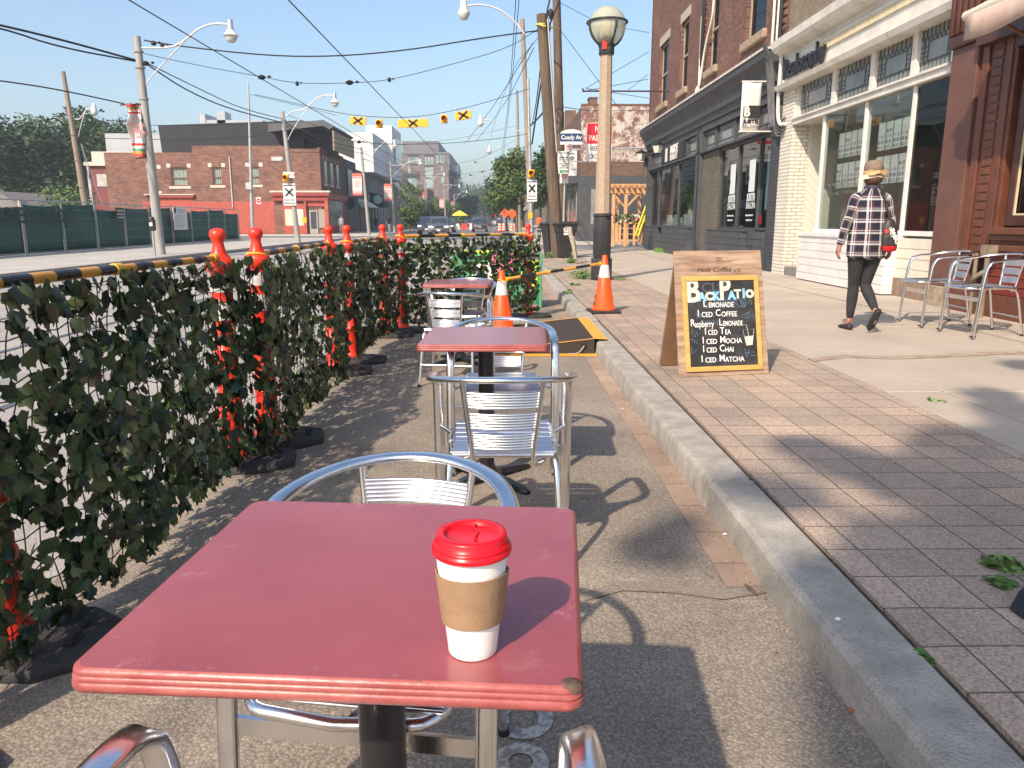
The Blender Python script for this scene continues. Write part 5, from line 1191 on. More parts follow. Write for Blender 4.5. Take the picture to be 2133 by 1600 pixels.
# ---------------- white realtor shop
W0, W1 = 10.35, 17.17
wh = thing('white_shop_building', 'cream and white painted shop with leaded transoms and a sign reading Realosophy', 'building', (XF + 3, 13.8, .13))
m = MB(); m.box(XF + .0, XF + .3, W0, W1, 5.04, 12.5); m.build('brick_wall', brick_tan, wh)
m = MB(); m.prism([(XF + .02, 4.60), (XF - .02, 4.60), (XF - .06, 4.70), (XF - .28, 4.77), (XF - .34, 4.84), (XF - .36, 4.98), (XF + .0, 5.05)], W0 - .6, W1, 'y'); m.build('cornice', white_t, wh)
m = MB(); m.box(XF - .08, XF + .3, W0 - .5, W1 - .02, 4.09, 4.60); m.box(XF - .10, XF - .08, W0 - .5, W1 - .04, 4.09, 4.16); m.prism([(XF - .20, 4.00), (XF - .24, 4.09), (XF + .3, 4.09), (XF + .3, 4.00)], W0 - .5, W1 - .02, 'y'); m.build('fascia', white_t, wh)
m = MB()
for k in range(62): m.box(XF - .12, XF - .081, 10.3 + k * .078, 10.3 + k * .078 + .045, 4.40, 4.54)
m.build('dentils', pm('dentil_cream', (.52, .45, .30), (.62, .55, .40), 8, .7), wh)
m = MB(); m.text('Realosophy', .56, FX((XF - .15, 15.75, 4.36)), .05, .007, sx=.86); m.build('sign_letters', pm('letter_metal', (.012, .012, .015), None, rough=.5), wh)
m = MB(); m.box(XF - .02, XF + .35, 16.45, W1 - .02, .13, 4.0); m.build('brick_pier', cream_b, wh)
m = MB(); m.box(XF + .02, XF + .33, 16.448, 16.45, .13, 4.0); m.build('brick_pier_side', cream_bY, wh)
m = MB(); m.box(XF - .035, XF + .2, W0, 16.45, 3.24, 3.34); m.box(XF - .07, XF + .2, W0, 16.47, 3.34, 3.375); m.build('transom_rail', white_t, wh)
transoms(wh, [10.42, 11.55, 12.95, 14.55, 16.40], 3.38, 4.0, XF + .03, white_t, lead_m, mull=.16, glassm=obscure)
m = MB(); m.box(XF + .3, XF + .34, W0, 16.45, 3.38, 4.0); m.build('transom_back', back_w, wh)
# recessed doorway clad in diagonal boards
def diag_mat():
    m, n, b = _new('diagonal_boards'); L = n.links
    tc = n.nodes.new('ShaderNodeTexCoord'); w_ = n.nodes.new('ShaderNodeTexWave'); mp = n.nodes.new('ShaderNodeMapping'); mp.inputs['Rotation'].default_value = (0, R(45), 0)
    L.new(tc.outputs['Object'], mp.inputs[0]); L.new(mp.outputs[0], w_.inputs[0]); w_.inputs['Scale'].default_value = 2.6; w_.wave_profile = 'SAW'; w_.bands_direction = 'X'
    cr = n.nodes.new('ShaderNodeValToRGB'); cr.color_ramp.elements[0].position = 0; cr.color_ramp.elements[0].color = (.25, .22, .17, 1); cr.color_ramp.elements[1].position = .07; cr.color_ramp.elements[1].color = (.66, .61, .50, 1)
    L.new(w_.outputs[0], cr.inputs[0]); L.new(cr.outputs[0], b.inputs['Base Color']); b.inputs['Roughness'].default_value = .65; return m
m = MB(); m.box(XF + .355, XF + 2.4, 16.40, 16.46, .13, 3.25); m.build('doorway_side', diag_mat(), wh)
m = MB(); m.box(XF + .0, XF + 2.4, 14.95, 16.40, .13, .32); m.build('door_step', pm('grey_step', (.16, .15, .14), (.22, .21, .19), 5, .9), wh)
m = MB(); m.box(XF + 2.4, XF + 2.5, W0, 16.5, .13, 5); m.box(XF + .2, XF + 2.4, W0, 16.45, 3.24, 3.37); m.box(XF + .36, XF + 2.4, W0 - .05, W0, .13, 3.3); m.build('inner_wall', grey_in, wh)
m = MB(); m.box(XF + .2, XF + 2.4, W0, 14.9, .9, 1.0); m.build('display_floor', pm('display_floor', (.3, .26, .2), (.4, .36, .3), 3, .7), wh)
wf = pm('window_white', (.66, .64, .58), (.76, .74, .68), 4, .5)
m = MB()
for y in (10.4, 11.42, 13.05, 14.88): m.box(XF + .03, XF + .12, y - .045, y + .045, 1.13, 3.24)
m.box(XF + .0, XF + .13, W0, 14.93, 1.06, 1.13); m.box(XF + .12, XF + 2.4, 14.84, 14.92, .3, 1.1); swin = m.build('shop_window', wf, wh); bpy.context.view_layer.update()
m = MB(); m.box(XF + .06, XF + .068, 11.46, 14.84, 1.13, 3.24); m.box(XF + .14, XF + 2.4, 14.87, 14.878, 1.1, 3.24); m.build('pane', shop_glass, swin)
m = MB(); m.box(XF + .06, XF + .068, 10.42, 11.38, 1.13, 3.20); m.build('pane', glass('dark_pane', through=.3), swin)
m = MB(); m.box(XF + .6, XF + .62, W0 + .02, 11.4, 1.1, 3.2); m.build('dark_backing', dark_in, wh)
m = MB(); m.lathe([(0, .02), (.22, .02), (.24, 0)], (XF + .58, 10.9, 2.45), 20, M=Matrix.Rotation(R(-90), 3, 'Y'), sq=(.8, 1.4)); m.lathe([(0, .02), (.16, .02), (.18, 0)], (XF + .575, 11.15, 2.36), 20, M=Matrix.Rotation(R(-90), 3, 'Y')); m.build('cloud_picture', pm('cloud_blue', (.01, .03, .09)), wh)
# listing sheets hung in two rows behind the glass
def sheet_mat():
    m, n, b = _new('listing_print'); L = n.links
    tc = n.nodes.new('ShaderNodeTexCoord'); br = n.nodes.new('ShaderNodeTexBrick'); sp = n.nodes.new('ShaderNodeSeparateXYZ'); cb = n.nodes.new('ShaderNodeCombineXYZ')
    L.new(tc.outputs['Object'], sp.inputs[0]); L.new(sp.outputs[1], cb.inputs[0]); L.new(sp.outputs[2], cb.inputs[1]); L.new(cb.outputs[0], br.inputs[0])
    br.inputs['Scale'].default_value = 1; br.inputs['Brick Width'].default_value = .105; br.inputs['Row Height'].default_value = .085; br.inputs['Mortar Size'].default_value = .012; br.offset = 0
    br.inputs['Color1'].default_value = (.22, .21, .18, 1); br.inputs['Color2'].default_value = (.60, .62, .62, 1); br.inputs['Mortar'].default_value = (.80, .74, .70, 1)
    L.new(br.outputs[0], b.inputs['Base Color']); b.inputs['Roughness'].default_value = .5; return m
lst = sheet_mat(); papw = pm('paper_white', (.66, .64, .58), (.72, .70, .64), 3, .6)
GL = 'listing sheets in the white shop window'
places = [(11.55 + k * .27, z) for z in (2.42, 1.88) for k in range(11)]
for k, (y, z) in enumerate(places):
    if k % 11 == 5: continue
    row = 'upper' if z > 2 else 'lower'
    t = thing('listing_sheet', 'printed property sheet in the %s row behind the white shop glass' % row, 'paper sheet', (XF + .2, 10.95 + (y + .12 - 10.35) * .949, z), 0, GL + ', ' + row + ' row')
    m = MB(); m.box(0, .006, -.11, .11, 0, .44); m.build('sheet', papw, t, world=False); m = MB(); m.box(-.004, -.001, -.095, .095, .02, .26 if k % 3 else .34); m.build('sheet_print', lst, t, world=False)
m = MB(); m.text('very happy to discuss', .10, FX((XF + .08, 14.1, 1.95)), .002, 0, sx=1.1); m.text('your plans', .09, FX((XF + .08, 14.2, 1.78)), .002, 0, sx=1.1); m.build('window_lettering', pm('frosted_letter', (.35, .35, .34)), swin)
# crossing sign seen as sticker low in the window: left out; boards below
wb = pm('white_boards', (.62, .60, .58), (.72, .70, .67), 3, .55)
planks(wh, XF - .22, XF + .1, 11.35, 15.05, .16, 1.02, 6, wb, gap=.010)
m = MB(); m.box(XF - .25, XF + .12, 11.3, 15.09, 1.0, 1.06); m.build('board_cap', wb, wh)
planks(wh, XF - .03, XF + .1, W0, 11.35, .42, 1.02, 4, pm('cream_boards', (.62, .57, .46), (.70, .66, .55), 3, .6), gap=.010)
m = MB(); m.box(XF - .05, XF + .2, W0, 11.35, .13, .42); m.build('stone_plinth', pm('brown_stone', (.20, .13, .09), (.30, .21, .15), 6, .95, bump=.6), wh)

wh.location.y = 14.22; wh.scale.y = .949
# ---------------- brown shop
brn = pm('brown_paint', (.105, .036, .020), (.155, .055, .030), 3, .42, bump=.15, bscale=25); brn_d = pm('brown_dark', (.055, .018, .012), (.08, .028, .018), 3, .4); maroon = pm('maroon_boards', (.16, .022, .016), (.22, .032, .022), 5, .5)
bs = thing('brown_shop_building', 'brown painted shop with red boards below its big window, cut by the right edge', 'building', (XF + 2, 6, .13))
XB = XF - .22
m = MB(); m.box(XB, XF + .3, 9.75, 10.33, .42, 3.45); m.box(XF - .02, XF + .3, 10.33, 10.66, .42, 4.1); m.build('pilaster', pm('brown_pilaster', (.115, .05, .035), (.15, .068, .048), 3, .5), bs, bevel=.01)
m = MB(); m.box(XB + .05, XF + .3, 9.05, 9.74, .9, 3.55); m.box(XB + .02, XB + .05, 9.55, 9.68, .9, 3.5); m.box(XB + .03, XB + .05, 9.12, 9.22, .9, 3.5); m.build('moulded_jamb', brn, bs, bevel=.008)
m = MB()
for k in range(24): m.box(XB + .035, XB + .05, 9.30, 9.48, 1.0 + k * .104, 1.0 + k * .104 + .085)
m.build('jamb_blocks', brn, bs, bevel=.006)
m = MB(); m.box(XB - .02, XF + .25, 9.74, 10.35, .13, .42); m.build('stone_block', stone, bs, bevel=.02)
m = MB(); m.box(XB - .06, XF + .3, 9.72, 10.36, 3.45, 3.6); m.box(XB - .02, XF + .3, 9.72, 10.36, 3.6, 4.6)
for k in range(5): m.tube([(XB - .04, 9.78 + k * .13, 3.6), (XB - .06, 9.78 + k * .13, 4.6)], .045, 8)
m.build('fluted_capital', brn_d, bs, bevel=.02)
m = MB(); m.box(XB - .1, XF + .3, 2.0, 9.66, 3.35, 3.5); m.box(XB - .05, XF + .3, 2.0, 9.66, 4.1, 12.5); m.box(XB, XF + .3, 2, 9.05, 3.22, 3.35); m.build('upper_front', brn_d, bs)
for (ya, yb_) in ((6.2, 8.95), (2.6, 6.0)):
    m = MB(); f = .10
    m.box(XB + .08, XF + .1, ya, ya + f, 1.22, 3.22); m.box(XB + .08, XF + .1, yb_ - f, yb_, 1.22, 3.22); m.box(XB + .08, XF + .1, ya + f, yb_ - f, 3.12, 3.22); m.box(XB + .08, XF + .1, ya + f, yb_ - f, 1.22, 1.34)
    w_ = m.build('window', brn_d, bs, bevel=.006); bpy.context.view_layer.update()
    m = MB(); t_ = .022; a, b = ya + f, yb_ - f; X0 = XB + .10
    m.box(X0, X0 + .02, a, a + t_, 1.34, 3.12); m.box(X0, X0 + .02, b - t_, b, 1.34, 3.12); m.box(X0, X0 + .02, a + t_, b - t_, 1.34, 1.34 + t_); m.box(X0, X0 + .02, a + t_, b - t_, 3.12 - t_, 3.12); m.build('gilt_bead', pm('cream_bead', (.62, .52, .36), None, rough=.4), w_)
    m = MB(); m.box(XB + .13, XB + .138, a, b, 1.34, 3.12); m.build('pane', glass('brown_shop_glass', through=.5), w_)
m = MB(); m.box(XB + .05, XF + .1, 6.0, 6.2, .9, 3.22); m.build('mullion', brn, bs)
m = MB(); m.box(XB - .06, XF + .1, 2, 9.05, 1.12, 1.20); m.box(XB - .02, XF + .1, 2, 9.05, 1.05, 1.12); m.box(XB - .10, XF + .1, 2, 9.05, .93, 1.0); m.box(XB + .02, XF + .1, 2, 9.05, 1.0, 1.05); m.build('window_ledge', brn, bs, bevel=.01)
planks(bs, XB + .0, XF + .1, 2, 9.05, .42, .93, 5, maroon, gap=.014)
m = MB(); m.box(XB - .03, XF + .1, 2, 9.73, .13, .42); m.build('base_board', brn, bs)
m = MB(); m.box(XF + 1.6, XF + 1.7, 2, 10.3, .13, 4); m.box(XF + .3, XF + 1.6, 10.28, 10.34, .13, 3.6); m.build('inner_wall', brick('brown_inside', 'x', (.20, .12, .07), (.28, .18, .11), (.12, .09, .06), bw=.4, bh=.12), bs)
transoms(bs, [2.0, 4.4, 6.8, 9.4], 3.52, 4.08, XB + .0, brn_d, lead_m, glassm=obscure)
aw = thing('shop_awning', 'rolled striped awning with a faded pink valance over the brown shop', 'awning', (5.3, 6, 3.5))
ax = 5.22; 
m = MB(); m.tube([(ax, 1.8, 3.62), (ax, 8.72, 3.62)], .055, 12); m.build('awning_bar', pm('cream_bar', (.52, .50, .38), (.60, .57, .45), 5, .5), aw)
m = MB(); vs = []; 
for i in range(40):
    y = 1.85 + i * (6.8 / 39)
    for (dx, dz) in ((.0, -.02), (.004 + .012 * math.sin(i * 1.3), -.14), (.012 * math.sin(i * 1.3 + .4), -.28 - .02 * math.sin(i * .9))): vs.append((ax - .05 + dx, y, 3.62 + dz))
m.add(vs, [(i * 3 + j, (i + 1) * 3 + j, (i + 1) * 3 + j + 1, i * 3 + j + 1) for i in range(39) for j in range(2)], 0, True); v_ = m.build('valance', pm('faded_pink', (.48, .34, .27), (.58, .43, .36), 5, .9), aw); v_.modifiers.new('t', 'SOLIDIFY').thickness = .004
m = MB(); 
for i in range(34):
    y = 1.85 + i * .2; m.add([(ax, y, 3.67), (ax, y + .2, 3.67), (XB - .05, y + .2, 4.0), (XB - .05, y, 4.0)], [(0, 1, 2, 3)], i % 2)
v_ = m.build('awning_canvas', [pm('canvas_maroon', (.12, .02, .025), None, rough=.9), pm('canvas_cream', (.55, .47, .38), None, rough=.9)], aw); v_.modifiers.new('t', 'SOLIDIFY').thickness = .004
m = MB()
for y in (8.4, 3): m.tube([(ax + .02, y, 3.6), (XB, y - .1, 3.2)], .02, 6)
m.build('awning_arm', pm('arm_rust', (.22, .10, .05)), aw)
bs.location.y += .28; aw.location.y += .5; aw.location.z -= .1
# meters
m = MB(); m.box(5.66, 5.78, 9.0, 9.14, .88, 1.0); m.tube([(5.7, 9.05, .85), (5.7, 9.05, .14)], .03, 8); m.tube([(5.72, 9.3, .9), (5.72, 9.3, .14)], .025, 8); m.tube(smooth_path([(5.7, 9.05, .7), (5.6, 9.15, .6), (5.72, 9.3, .5)], 2), .03, 8)
one('gas_meter', m, pm('meter_tan', (.15, .12, .085), (.26, .21, .15), 6, .7), 'tan meter box and pipes on the brown shop wall behind the silver chairs', 'meter')

# ================================================================== LEFT SIDE AND FAR STREET
bk_l = brick('corner_brick', 'y', (.12, .048, .033), (.24, .10, .066), (.20, .15, .115), bw=.42, bh=.15, ms=.014, dirt=.35)
bk_lx = brick('corner_brick_side', 'x', (.13, .055, .038), (.18, .075, .05), (.12, .09, .07), bw=.24, bh=.085, ms=.012)
redp = pm('red_wall_paint', (.33, .055, .035), (.42, .085, .055), 2, .6); redp_d = pm('red_trim', (.26, .035, .026), (.34, .05, .035), 3, .5)
black_clad = pm('black_cladding', (.017, .018, .021), (.026, .027, .03), 1.2, .8)
far_glass = glass('far_glass', through=.25)
lin_w = pm('pale_lintel', (.50, .45, .38), (.6, .55, .47), 5, .9)
YL = 74.0
def XA(px, Y=YL): return P(px, 450, Y).x
def ZA(px, py, Y=YL): return P(px, py, Y).z
cs = thing('corner_shop_building', 'two storey brick corner building with red painted shopfront and black rooftop addition', 'building', ((XA(232) + XA(672)) / 2, YL + 4, .13))
xl, xr_ = XA(230), XA(672); zt = ZA(500, 318)
wins = [((322, 336), (352, 398)), ((364, 398), (349, 388)), ((449, 469), (348, 386)), ((526, 546), (347, 385))]
m = MB(); holes = []
for (a, b), (c, d) in wins: holes.append((XA(a), XA(b), ZA(a, d), ZA(a, c)))
door = (XA(647), XA(664), .13, ZA(650, 438)); 
x = xl
for (a, b, z0, z1) in sorted(holes):
    m.box(x, a, YL, YL + .3, .13, zt); m.box(a, b, YL, YL + .3, .13, z0); m.box(a, b, YL, YL + .3, z1, zt); x = b
m.box(x, xr_, YL, YL + .3, .13, zt); m.box(XA(411), XA(600), YL, YL + .3, zt, zt + .6); m.box(XA(590), xr_, YL - .001, YL + .29, zt + .05, zt + .35); m.build('brick_front', bk_l, cs)
m = MB(); m.box(xr_ - .3, xr_, YL + .3, YL + 11, .13, zt + .5); m.build('brick_side', bk_lx, cs)
m = MB(); m.box(xl, xr_ - .3, YL + .3, YL + 11, zt - .4, zt - .2); m.box(xl + .2, xr_ - .3, YL + 2.0, YL + 2.1, .13, zt - .4); m.build('roof_slab', dark_in, cs)
lace = pm('lace_curtain', (.55, .52, .44), (.68, .66, .58), 9, .9, stretch=(9, 1, 1)); frm = pm('maroon_frame', (.16, .05, .04), (.22, .08, .06), 4, .6)
for (a, b, z0, z1) in holes:
    m = MB(); f = .10; m.box(a, a + f, YL + .08, YL + .18, z0, z1); m.box(b - f, b, YL + .08, YL + .18, z0, z1); m.box(a + f, b - f, YL + .08, YL + .18, z1 - f, z1); m.box(a + f, b - f, YL + .08, YL + .18, z0, z0 + f); m.box(a + f, b - f, YL + .07, YL + .16, z0 + (z1 - z0) * .42, z0 + (z1 - z0) * .42 + .08); w_ = m.build('window', frm, cs); bpy.context.view_layer.update()
    m = MB(); m.box(a + f, b - f, YL + .12, YL + .13, z0 + f, z1 - f); m.build('pane', glass('lace_glass', through=.9, refl=.5), w_)
    m = MB(); n = 13; vs = []
    for i in range(n):
        q = i / (n - 1); vs += [(a + .05 + (b - a - .1) * q, YL + .22 + .03 * math.sin(i * 2.2), z) for z in (z0 + .1, z1)]
    m.add(vs, [(2 * i, 2 * i + 2, 2 * i + 3, 2 * i + 1) for i in range(n - 1)]); cu_ = m.build('curtain', lace, w_); cu_.modifiers.new('t', 'SOLIDIFY').thickness = .01
    m = MB(); m.box(a - .25, b + .25, YL - .06, YL + .07, z0 - .22, z0 - .003); m.build('sill', lin_w, cs)
    m = MB(); m.box(a - .35, a - .0, YL - .015, YL + .0, z1 + .0, z1 + .35); m.box(b, b + .35, YL - .015, YL, z1, z1 + .35); m.build('lintel_end', lin_w, cs)
# red ground floor
zr = ZA(500, 420)
m = MB(); m.box(XA(300), XA(572), YL - .012, YL, .13, zr); m.box(XA(328), XA(404), YL - .014, YL, zr, ZA(360, 408)); m.build('red_band', redp, cs)
zc_ = ZA(600, 400)
m = MB(); m.box(XA(570), XA(690), YL - .55, YL + .0, zc_ - .35, zc_ - .06); m.box(XA(572), XA(686), YL - .35, YL, zc_ - .8, zc_ - .35); m.box(XA(322), XA(408), YL - .25, YL, ZA(360, 412), ZA(360, 407)); m.build('shop_cornice', redp_d, cs)
m = MB(); m.box(XA(568), XA(692), YL - .60, YL, zc_ - .055, zc_ + .1); m.box(XA(307), XA(410), YL - .3, YL, ZA(360, 406.5), ZA(360, 404.5)); m.build('pale_cap', lin_w, cs)
m = MB(); m.box(XA(592), XA(636), YL - .3, YL - .01, .13, ZA(600, 425)); m.box(XA(636), XA(640), YL - .32, YL, .13, zc_ - .8); m.box(XA(592), XA(596), YL - .31, YL, .13, zc_ - .8); m.box(XA(678), XA(686), YL - .35, YL, .13, zc_ - .8); m.box(XA(640), XA(678), YL - .1, YL - .02, zc_ - 1.3, zc_ - .8); m.build('red_shopfront', redp, cs)
m = MB(); m.box(XA(596), XA(634), YL - .33, YL - .305, ZA(600, 470), ZA(600, 436)); m.build('display_window', pm('pale_blind', (.50, .47, .36), (.58, .55, .44), 2, .5), cs)
m = MB(); m.box(XA(645), XA(662), YL - .12, YL - .03, .13, ZA(650, 438)); dd = m.build('door', pm('door_grey', (.28, .27, .26), (.36, .35, .33), 5, .5), cs); bpy.context.view_layer.update()
m = MB(); m.box(XA(647.5), XA(659.5), YL - .13, YL - .121, .6, ZA(650, 441)); m.build('door_glass', pm('dark_screen', (.04, .04, .05)), dd)
m = MB(); m.box(XA(664), XA(678), YL - .11, YL - .03, ZA(660, 475), ZA(660, 436)); m.build('barred_window', pm('grey_blind', (.22, .2, .17), (.34, .31, .27), 12, .6, stretch=(12, 1, .2)), cs)
# right return: shop window and upper windows on the street side
def onX(mb, y0, y1, z0, z1, x0, x1): mb.box(x0, x1, y0, y1, z0, z1)
m = MB(); m.box(xr_, xr_ + .06, YL + 1, YL + 9.5, .9, 3.3); m.build('side_shop_window', pm('side_glass', (.12, .14, .14), (.30, .32, .30), 1.5, .15), cs)
m = MB(); m.box(xr_, xr_ + .35, YL + .1, YL + 10.8, 3.35, 3.9); m.box(xr_ + .001, xr_ + .08, YL + .1, YL + 1, .13, 3.35); m.box(xr_ + .001, xr_ + .08, YL + 9.5, YL + 10.8, .13, 3.35); m.box(xr_, xr_ + .07, YL + 1, YL + 9.5, .13, .9); m.build('side_shopfront', redp_d, cs)
for y in (YL + 1.5, YL + 4.2, YL + 7.0):
    m = MB(); m.box(xr_ + .001, xr_ + .03, y, y + 1.2, 4.8, 6.9); m.build('side_window', pm('side_pane', (.07, .07, .08), None, rough=.2), cs); m = MB(); m.box(xr_ + .001, xr_ + .05, y - .2, y + 1.4, 4.6, 4.79); m.box(xr_ + .001, xr_ + .04, y - .2, y + .05, 7.0, 7.3); m.box(xr_ + .001, xr_ + .04, y + 1.15, y + 1.4, 7.0, 7.3); m.build('side_sill', lin_w, cs)
# black rooftop addition with a folded roof and timber soffit
m = MB(); x0, x1 = XA(354, YL + 3), XA(600, YL + 3); z0, z1 = zt - .3, ZA(354, 262, YL + 3); m.prism([(x0, z0), (x1 + 2, z0), (x1 + 2, ZA(600, 252, YL + 3)), (x0 - .2, z1)], YL + 2.6, YL + 11, 'y'); m.build('rooftop_box', black_clad, cs)
m = MB(); xa_, xb_ = XA(570, YL + 1), XA(703, YL + 1)
m.prism([(xa_, ZA(570, 258, YL + 1)), (XA(684, YL + 1), ZA(684, 250, YL + 1)), (xb_, ZA(700, 263, YL + 1)), (xb_ - .4, ZA(700, 270, YL + 1)), (XA(682, YL + 1), ZA(684, 262, YL + 1)), (xa_, ZA(570, 275, YL + 1))], YL + 1, YL + 11, 'y')
m.build('folded_roof', pm('roof_edge_grey', (.06, .065, .07), (.09, .095, .1), 2, .5), cs)
m = MB(); m.box(XA(700, YL + 1), XA(703, YL + 1), YL + 1, YL + 11, zt + .3, ZA(700, 272, YL + 1)); m.build('timber_screen', pm('timber_slats', (.28, .20, .11), (.36, .27, .15), 2, .7, stretch=(1, 9, 1)), cs)
m = MB(); m.box(xa_, XA(700, YL + 1), YL + 3.5, YL + 3.6, zt, ZA(600, 270, YL + 1)); m.build('dark_wall', black_clad, cs)
m = MB(); m.tube([(XA(487), YL - .08, ZA(487, 326)), (XA(487), YL - .08, ZA(487, 432))], .06, 6); m.build('down_pipe', lin_w, cs)
m = MB(); m.box(XA(540), XA(546), YL - .06, YL - .02, 1, 1.01); m.build('vent', lin_w, cs)
# neighbours behind
wbk = pm('white_render', (.60, .60, .58), (.68, .68, .66), .6, .8, spots=(1.2, .66, (.5, .5, .48), .5)); beige = pm('beige_render', (.46, .38, .27), (.54, .46, .34), .5, .9); grey_met = pm('grey_metal', (.34, .36, .38), (.42, .44, .46), .8, .5)
m = MB(); y = YL + 12; m.box(XA(236, y), XA(358, y), y, y + 10, 0, ZA(300, 278, y)); m.box(XA(433, y + 4), XA(560, y + 4), y + 4, y + 12, 6, ZA(480, 250, y + 4)); m.box(XA(433, y + 4), XA(444, y + 4), y + 3.9, y + 12, 6, ZA(440, 237, y + 4)); m.box(XA(467, y + 4), XA(484, y + 4), y + 4, y + 6, ZA(480, 248, y), ZA(470, 232, y + 4))
one('grey_metal_building', m, grey_met, 'pale grey boxy building rising behind the brick corner shop', 'building')
t = thing('porch_house', 'maroon porch end with white railings at the left side of the corner shop', 'house', (XA(212), YL + 1, .05))
m = MB(); m.box(XA(190), XA(232), YL + .5, YL + 4, .0, ZA(200, 345)); m.build('porch_wall', pm('maroon_wall', (.16, .04, .035), (.2, .05, .045), 2, .7), t)
m = MB(); m.box(XA(184), XA(231), YL + .2, YL + 4.2, ZA(200, 345), ZA(200, 337)); m.box(XA(200), XA(300), YL + .35, YL + 3, ZA(200, 337) + .001, ZA(200, 315)); m.box(XA(203), XA(232), YL - .05, YL + .1, 1.2, 1.3)
for k in range(9): m.box(XA(203 + 3.2 * k), XA(203 + 3.2 * k) + .06, YL - .05, YL + .05, .1, 1.85)
m.box(XA(203), XA(232), YL - .06, YL + .06, 1.85, 1.95); m.box(XA(188), XA(191), YL + .3, YL + .5, .1, ZA(200, 345)); m.build('porch_trim', lin_w, t)
m = MB(); m.box(XA(205), XA(229), YL + .44, YL + .49, ZA(210, 388), ZA(210, 362)); m.build('porch_window', pm('porch_pane', (.35, .34, .3), (.5, .5, .46), 3, .3), t)
m = MB(); y = 60; m.prism([(XA(-60, y), 0), (XA(46, y), 0), (XA(46, y), ZA(40, 428, y)), (XA(0, y), ZA(0, 398, y)), (XA(-60, y), ZA(0, 425, y))], y, y + 9, 'y'); one('garage_roof', m, pm('shingle', (.17, .15, .14), (.24, .22, .2), 3, .9), 'grey pitched garage roof showing over the green fence at the left edge', 'garage')
# row of shops up the left side
def blockL(name, label, cat, y0, y1, h, front, side, xf=-17.0, extra=None, depth=14, sgn=-1):
    t = thing(name, label, cat, (xf + sgn * depth / 2, (y0 + y1) / 2, .13))
    m = MB(); m.box(xf, xf + sgn * depth, y0 + .05, y1, .13, h); m.build('walls', front, t); return t
mural_bk = brick('mural_brick', 'x', (.05, .055, .07), (.09, .10, .12), (.04, .04, .05), worn=((.42, .45, .5), 1.7, .57))
t = blockL('mural_building', 'narrow building with a faded black and pale mural beside the corner shop', 'building', YL + 11, YL + 19, 7.9, mural_bk, None)
m = MB(); m.box(-16.98, -16.9, YL + 13.5, YL + 16, 4, 6.9); m.build('window', pm('dark_pane2', (.03, .035, .04), None, rough=.2), t); m = MB(); m.box(-16.98, -16.75, YL + 11.1, YL + 18.9, .13, 3.4); m.build('shopfront', pm('shopfront_dark', (.03, .032, .036), (.05, .05, .055), 3, .4), t); m = MB(); m.lathe([(0, .05), (.62, .05), (.62, 0)], (-16.7, YL + 13, 3.2), 20, M=Matrix.Rotation(R(90), 3, 'X')); m.build('round_sign', pm('round_navy', (.02, .025, .05)), t)
t = blockL('brown_brick_shop', 'low brown brick shop between the mural and the white block', 'building', YL + 19, YL + 27, 7.2, bk_lx, None); m = MB(); m.box(-16.98, -16.7, YL + 19.1, YL + 26.9, .13, 3.2); m.build('shopfront', pm('shopfront_dark', (.03, .032, .036)), t); m = MB(); m.prism([(-17, 3.9), (-15.6, 3.0), (-15.6, 2.9), (-17, 2.9)], YL + 19.5, YL + 26, 'y'); m.build('awning', pm('awning_white', (.55, .55, .5)), t)
yw = 101
t = thing('white_block_building', 'large white rendered block overhanging a row of cafe fronts', 'building', (-22, yw + 10, .13))
m = MB(); m.box(-34, -16.2, yw + .1, yw + 20, 7.4, 12.2); m.box(-19, -15.4, yw + 12, yw + 22, 7.2, 14.4); m.build('white_volume', wbk, t)
m = MB(); m.box(-15.39, -15.2, yw + 14, yw + 21, 9.5, 13); m.build('balcony_glass', pm('balcony_pane', (.25, .33, .36), None, rough=.1), t)
m = MB(); m.box(-34, -17.2, yw + .2, yw + 19, .13, 7.39); m.build('lower_walls', pm('cafe_dark', (.07, .07, .072), (.11, .11, .11), 1, .6), t)
m = MB()
for k in range(7): m.box(-17.19, -17.0, yw + .6 + k * 2.7, yw + 1.1 + k * 2.7, .13, 4)
m.box(-17.19, -16.9, yw + .2, yw + 19, 4.0, 4.7); m.build('cafe_columns', pm('cafe_cream', (.48, .46, .40), (.58, .56, .5), 2, .7), t)
m = MB(); n = 8
pr = [(-17.0, 4.9)] + [(-17.0 + 1.9 * math.sin(R(90 * i / n)), 3.1 + 1.8 * math.cos(R(90 * i / n))) for i in range(n + 1)] + [(-17.0, 3.1)]
m.prism(pr, yw + .5, yw + 6, 'y'); aw_ = m.build('cafe_awning', pm('awning_black', (.02, .025, .025), None, rough=.8), t)
m = MB(); m.lathe([(0, .03), (.55, .03), (.55, 0)], (-15.9, yw + .46, 4.0), 20, M=Matrix.Rotation(R(90), 3, 'X')); m.build('awning_emblem', pm('emblem_teal', (.25, .42, .38)), t)
y = 124
m = MB(); m.prism([(-30, 0), (-14.6, 0), (-14.6, 4.3), (-19.6, 10.3), (-30, 10.3)], y, y + 9, 'y'); one('beige_gable_building', m, beige, 'tall blank beige wall with a sloping roof edge beyond the white block', 'building')
m = MB(); y = 140; m.prism([(-19, 0), (-13.2, 0), (-13.2, 4.6), (-17.5, 8.7), (-21, 8.7), (-21, 0)], y, y + 9, 'y'); m.box(-17.7, -16.9, y + 2, y + 2.8, 8, 9.8); one('dark_roof_house', m, pm('dark_shingle', (.06, .055, .055), (.10, .09, .085), 2, .9), 'dark gabled house with a red chimney between the beige wall and the condo block', 'house')
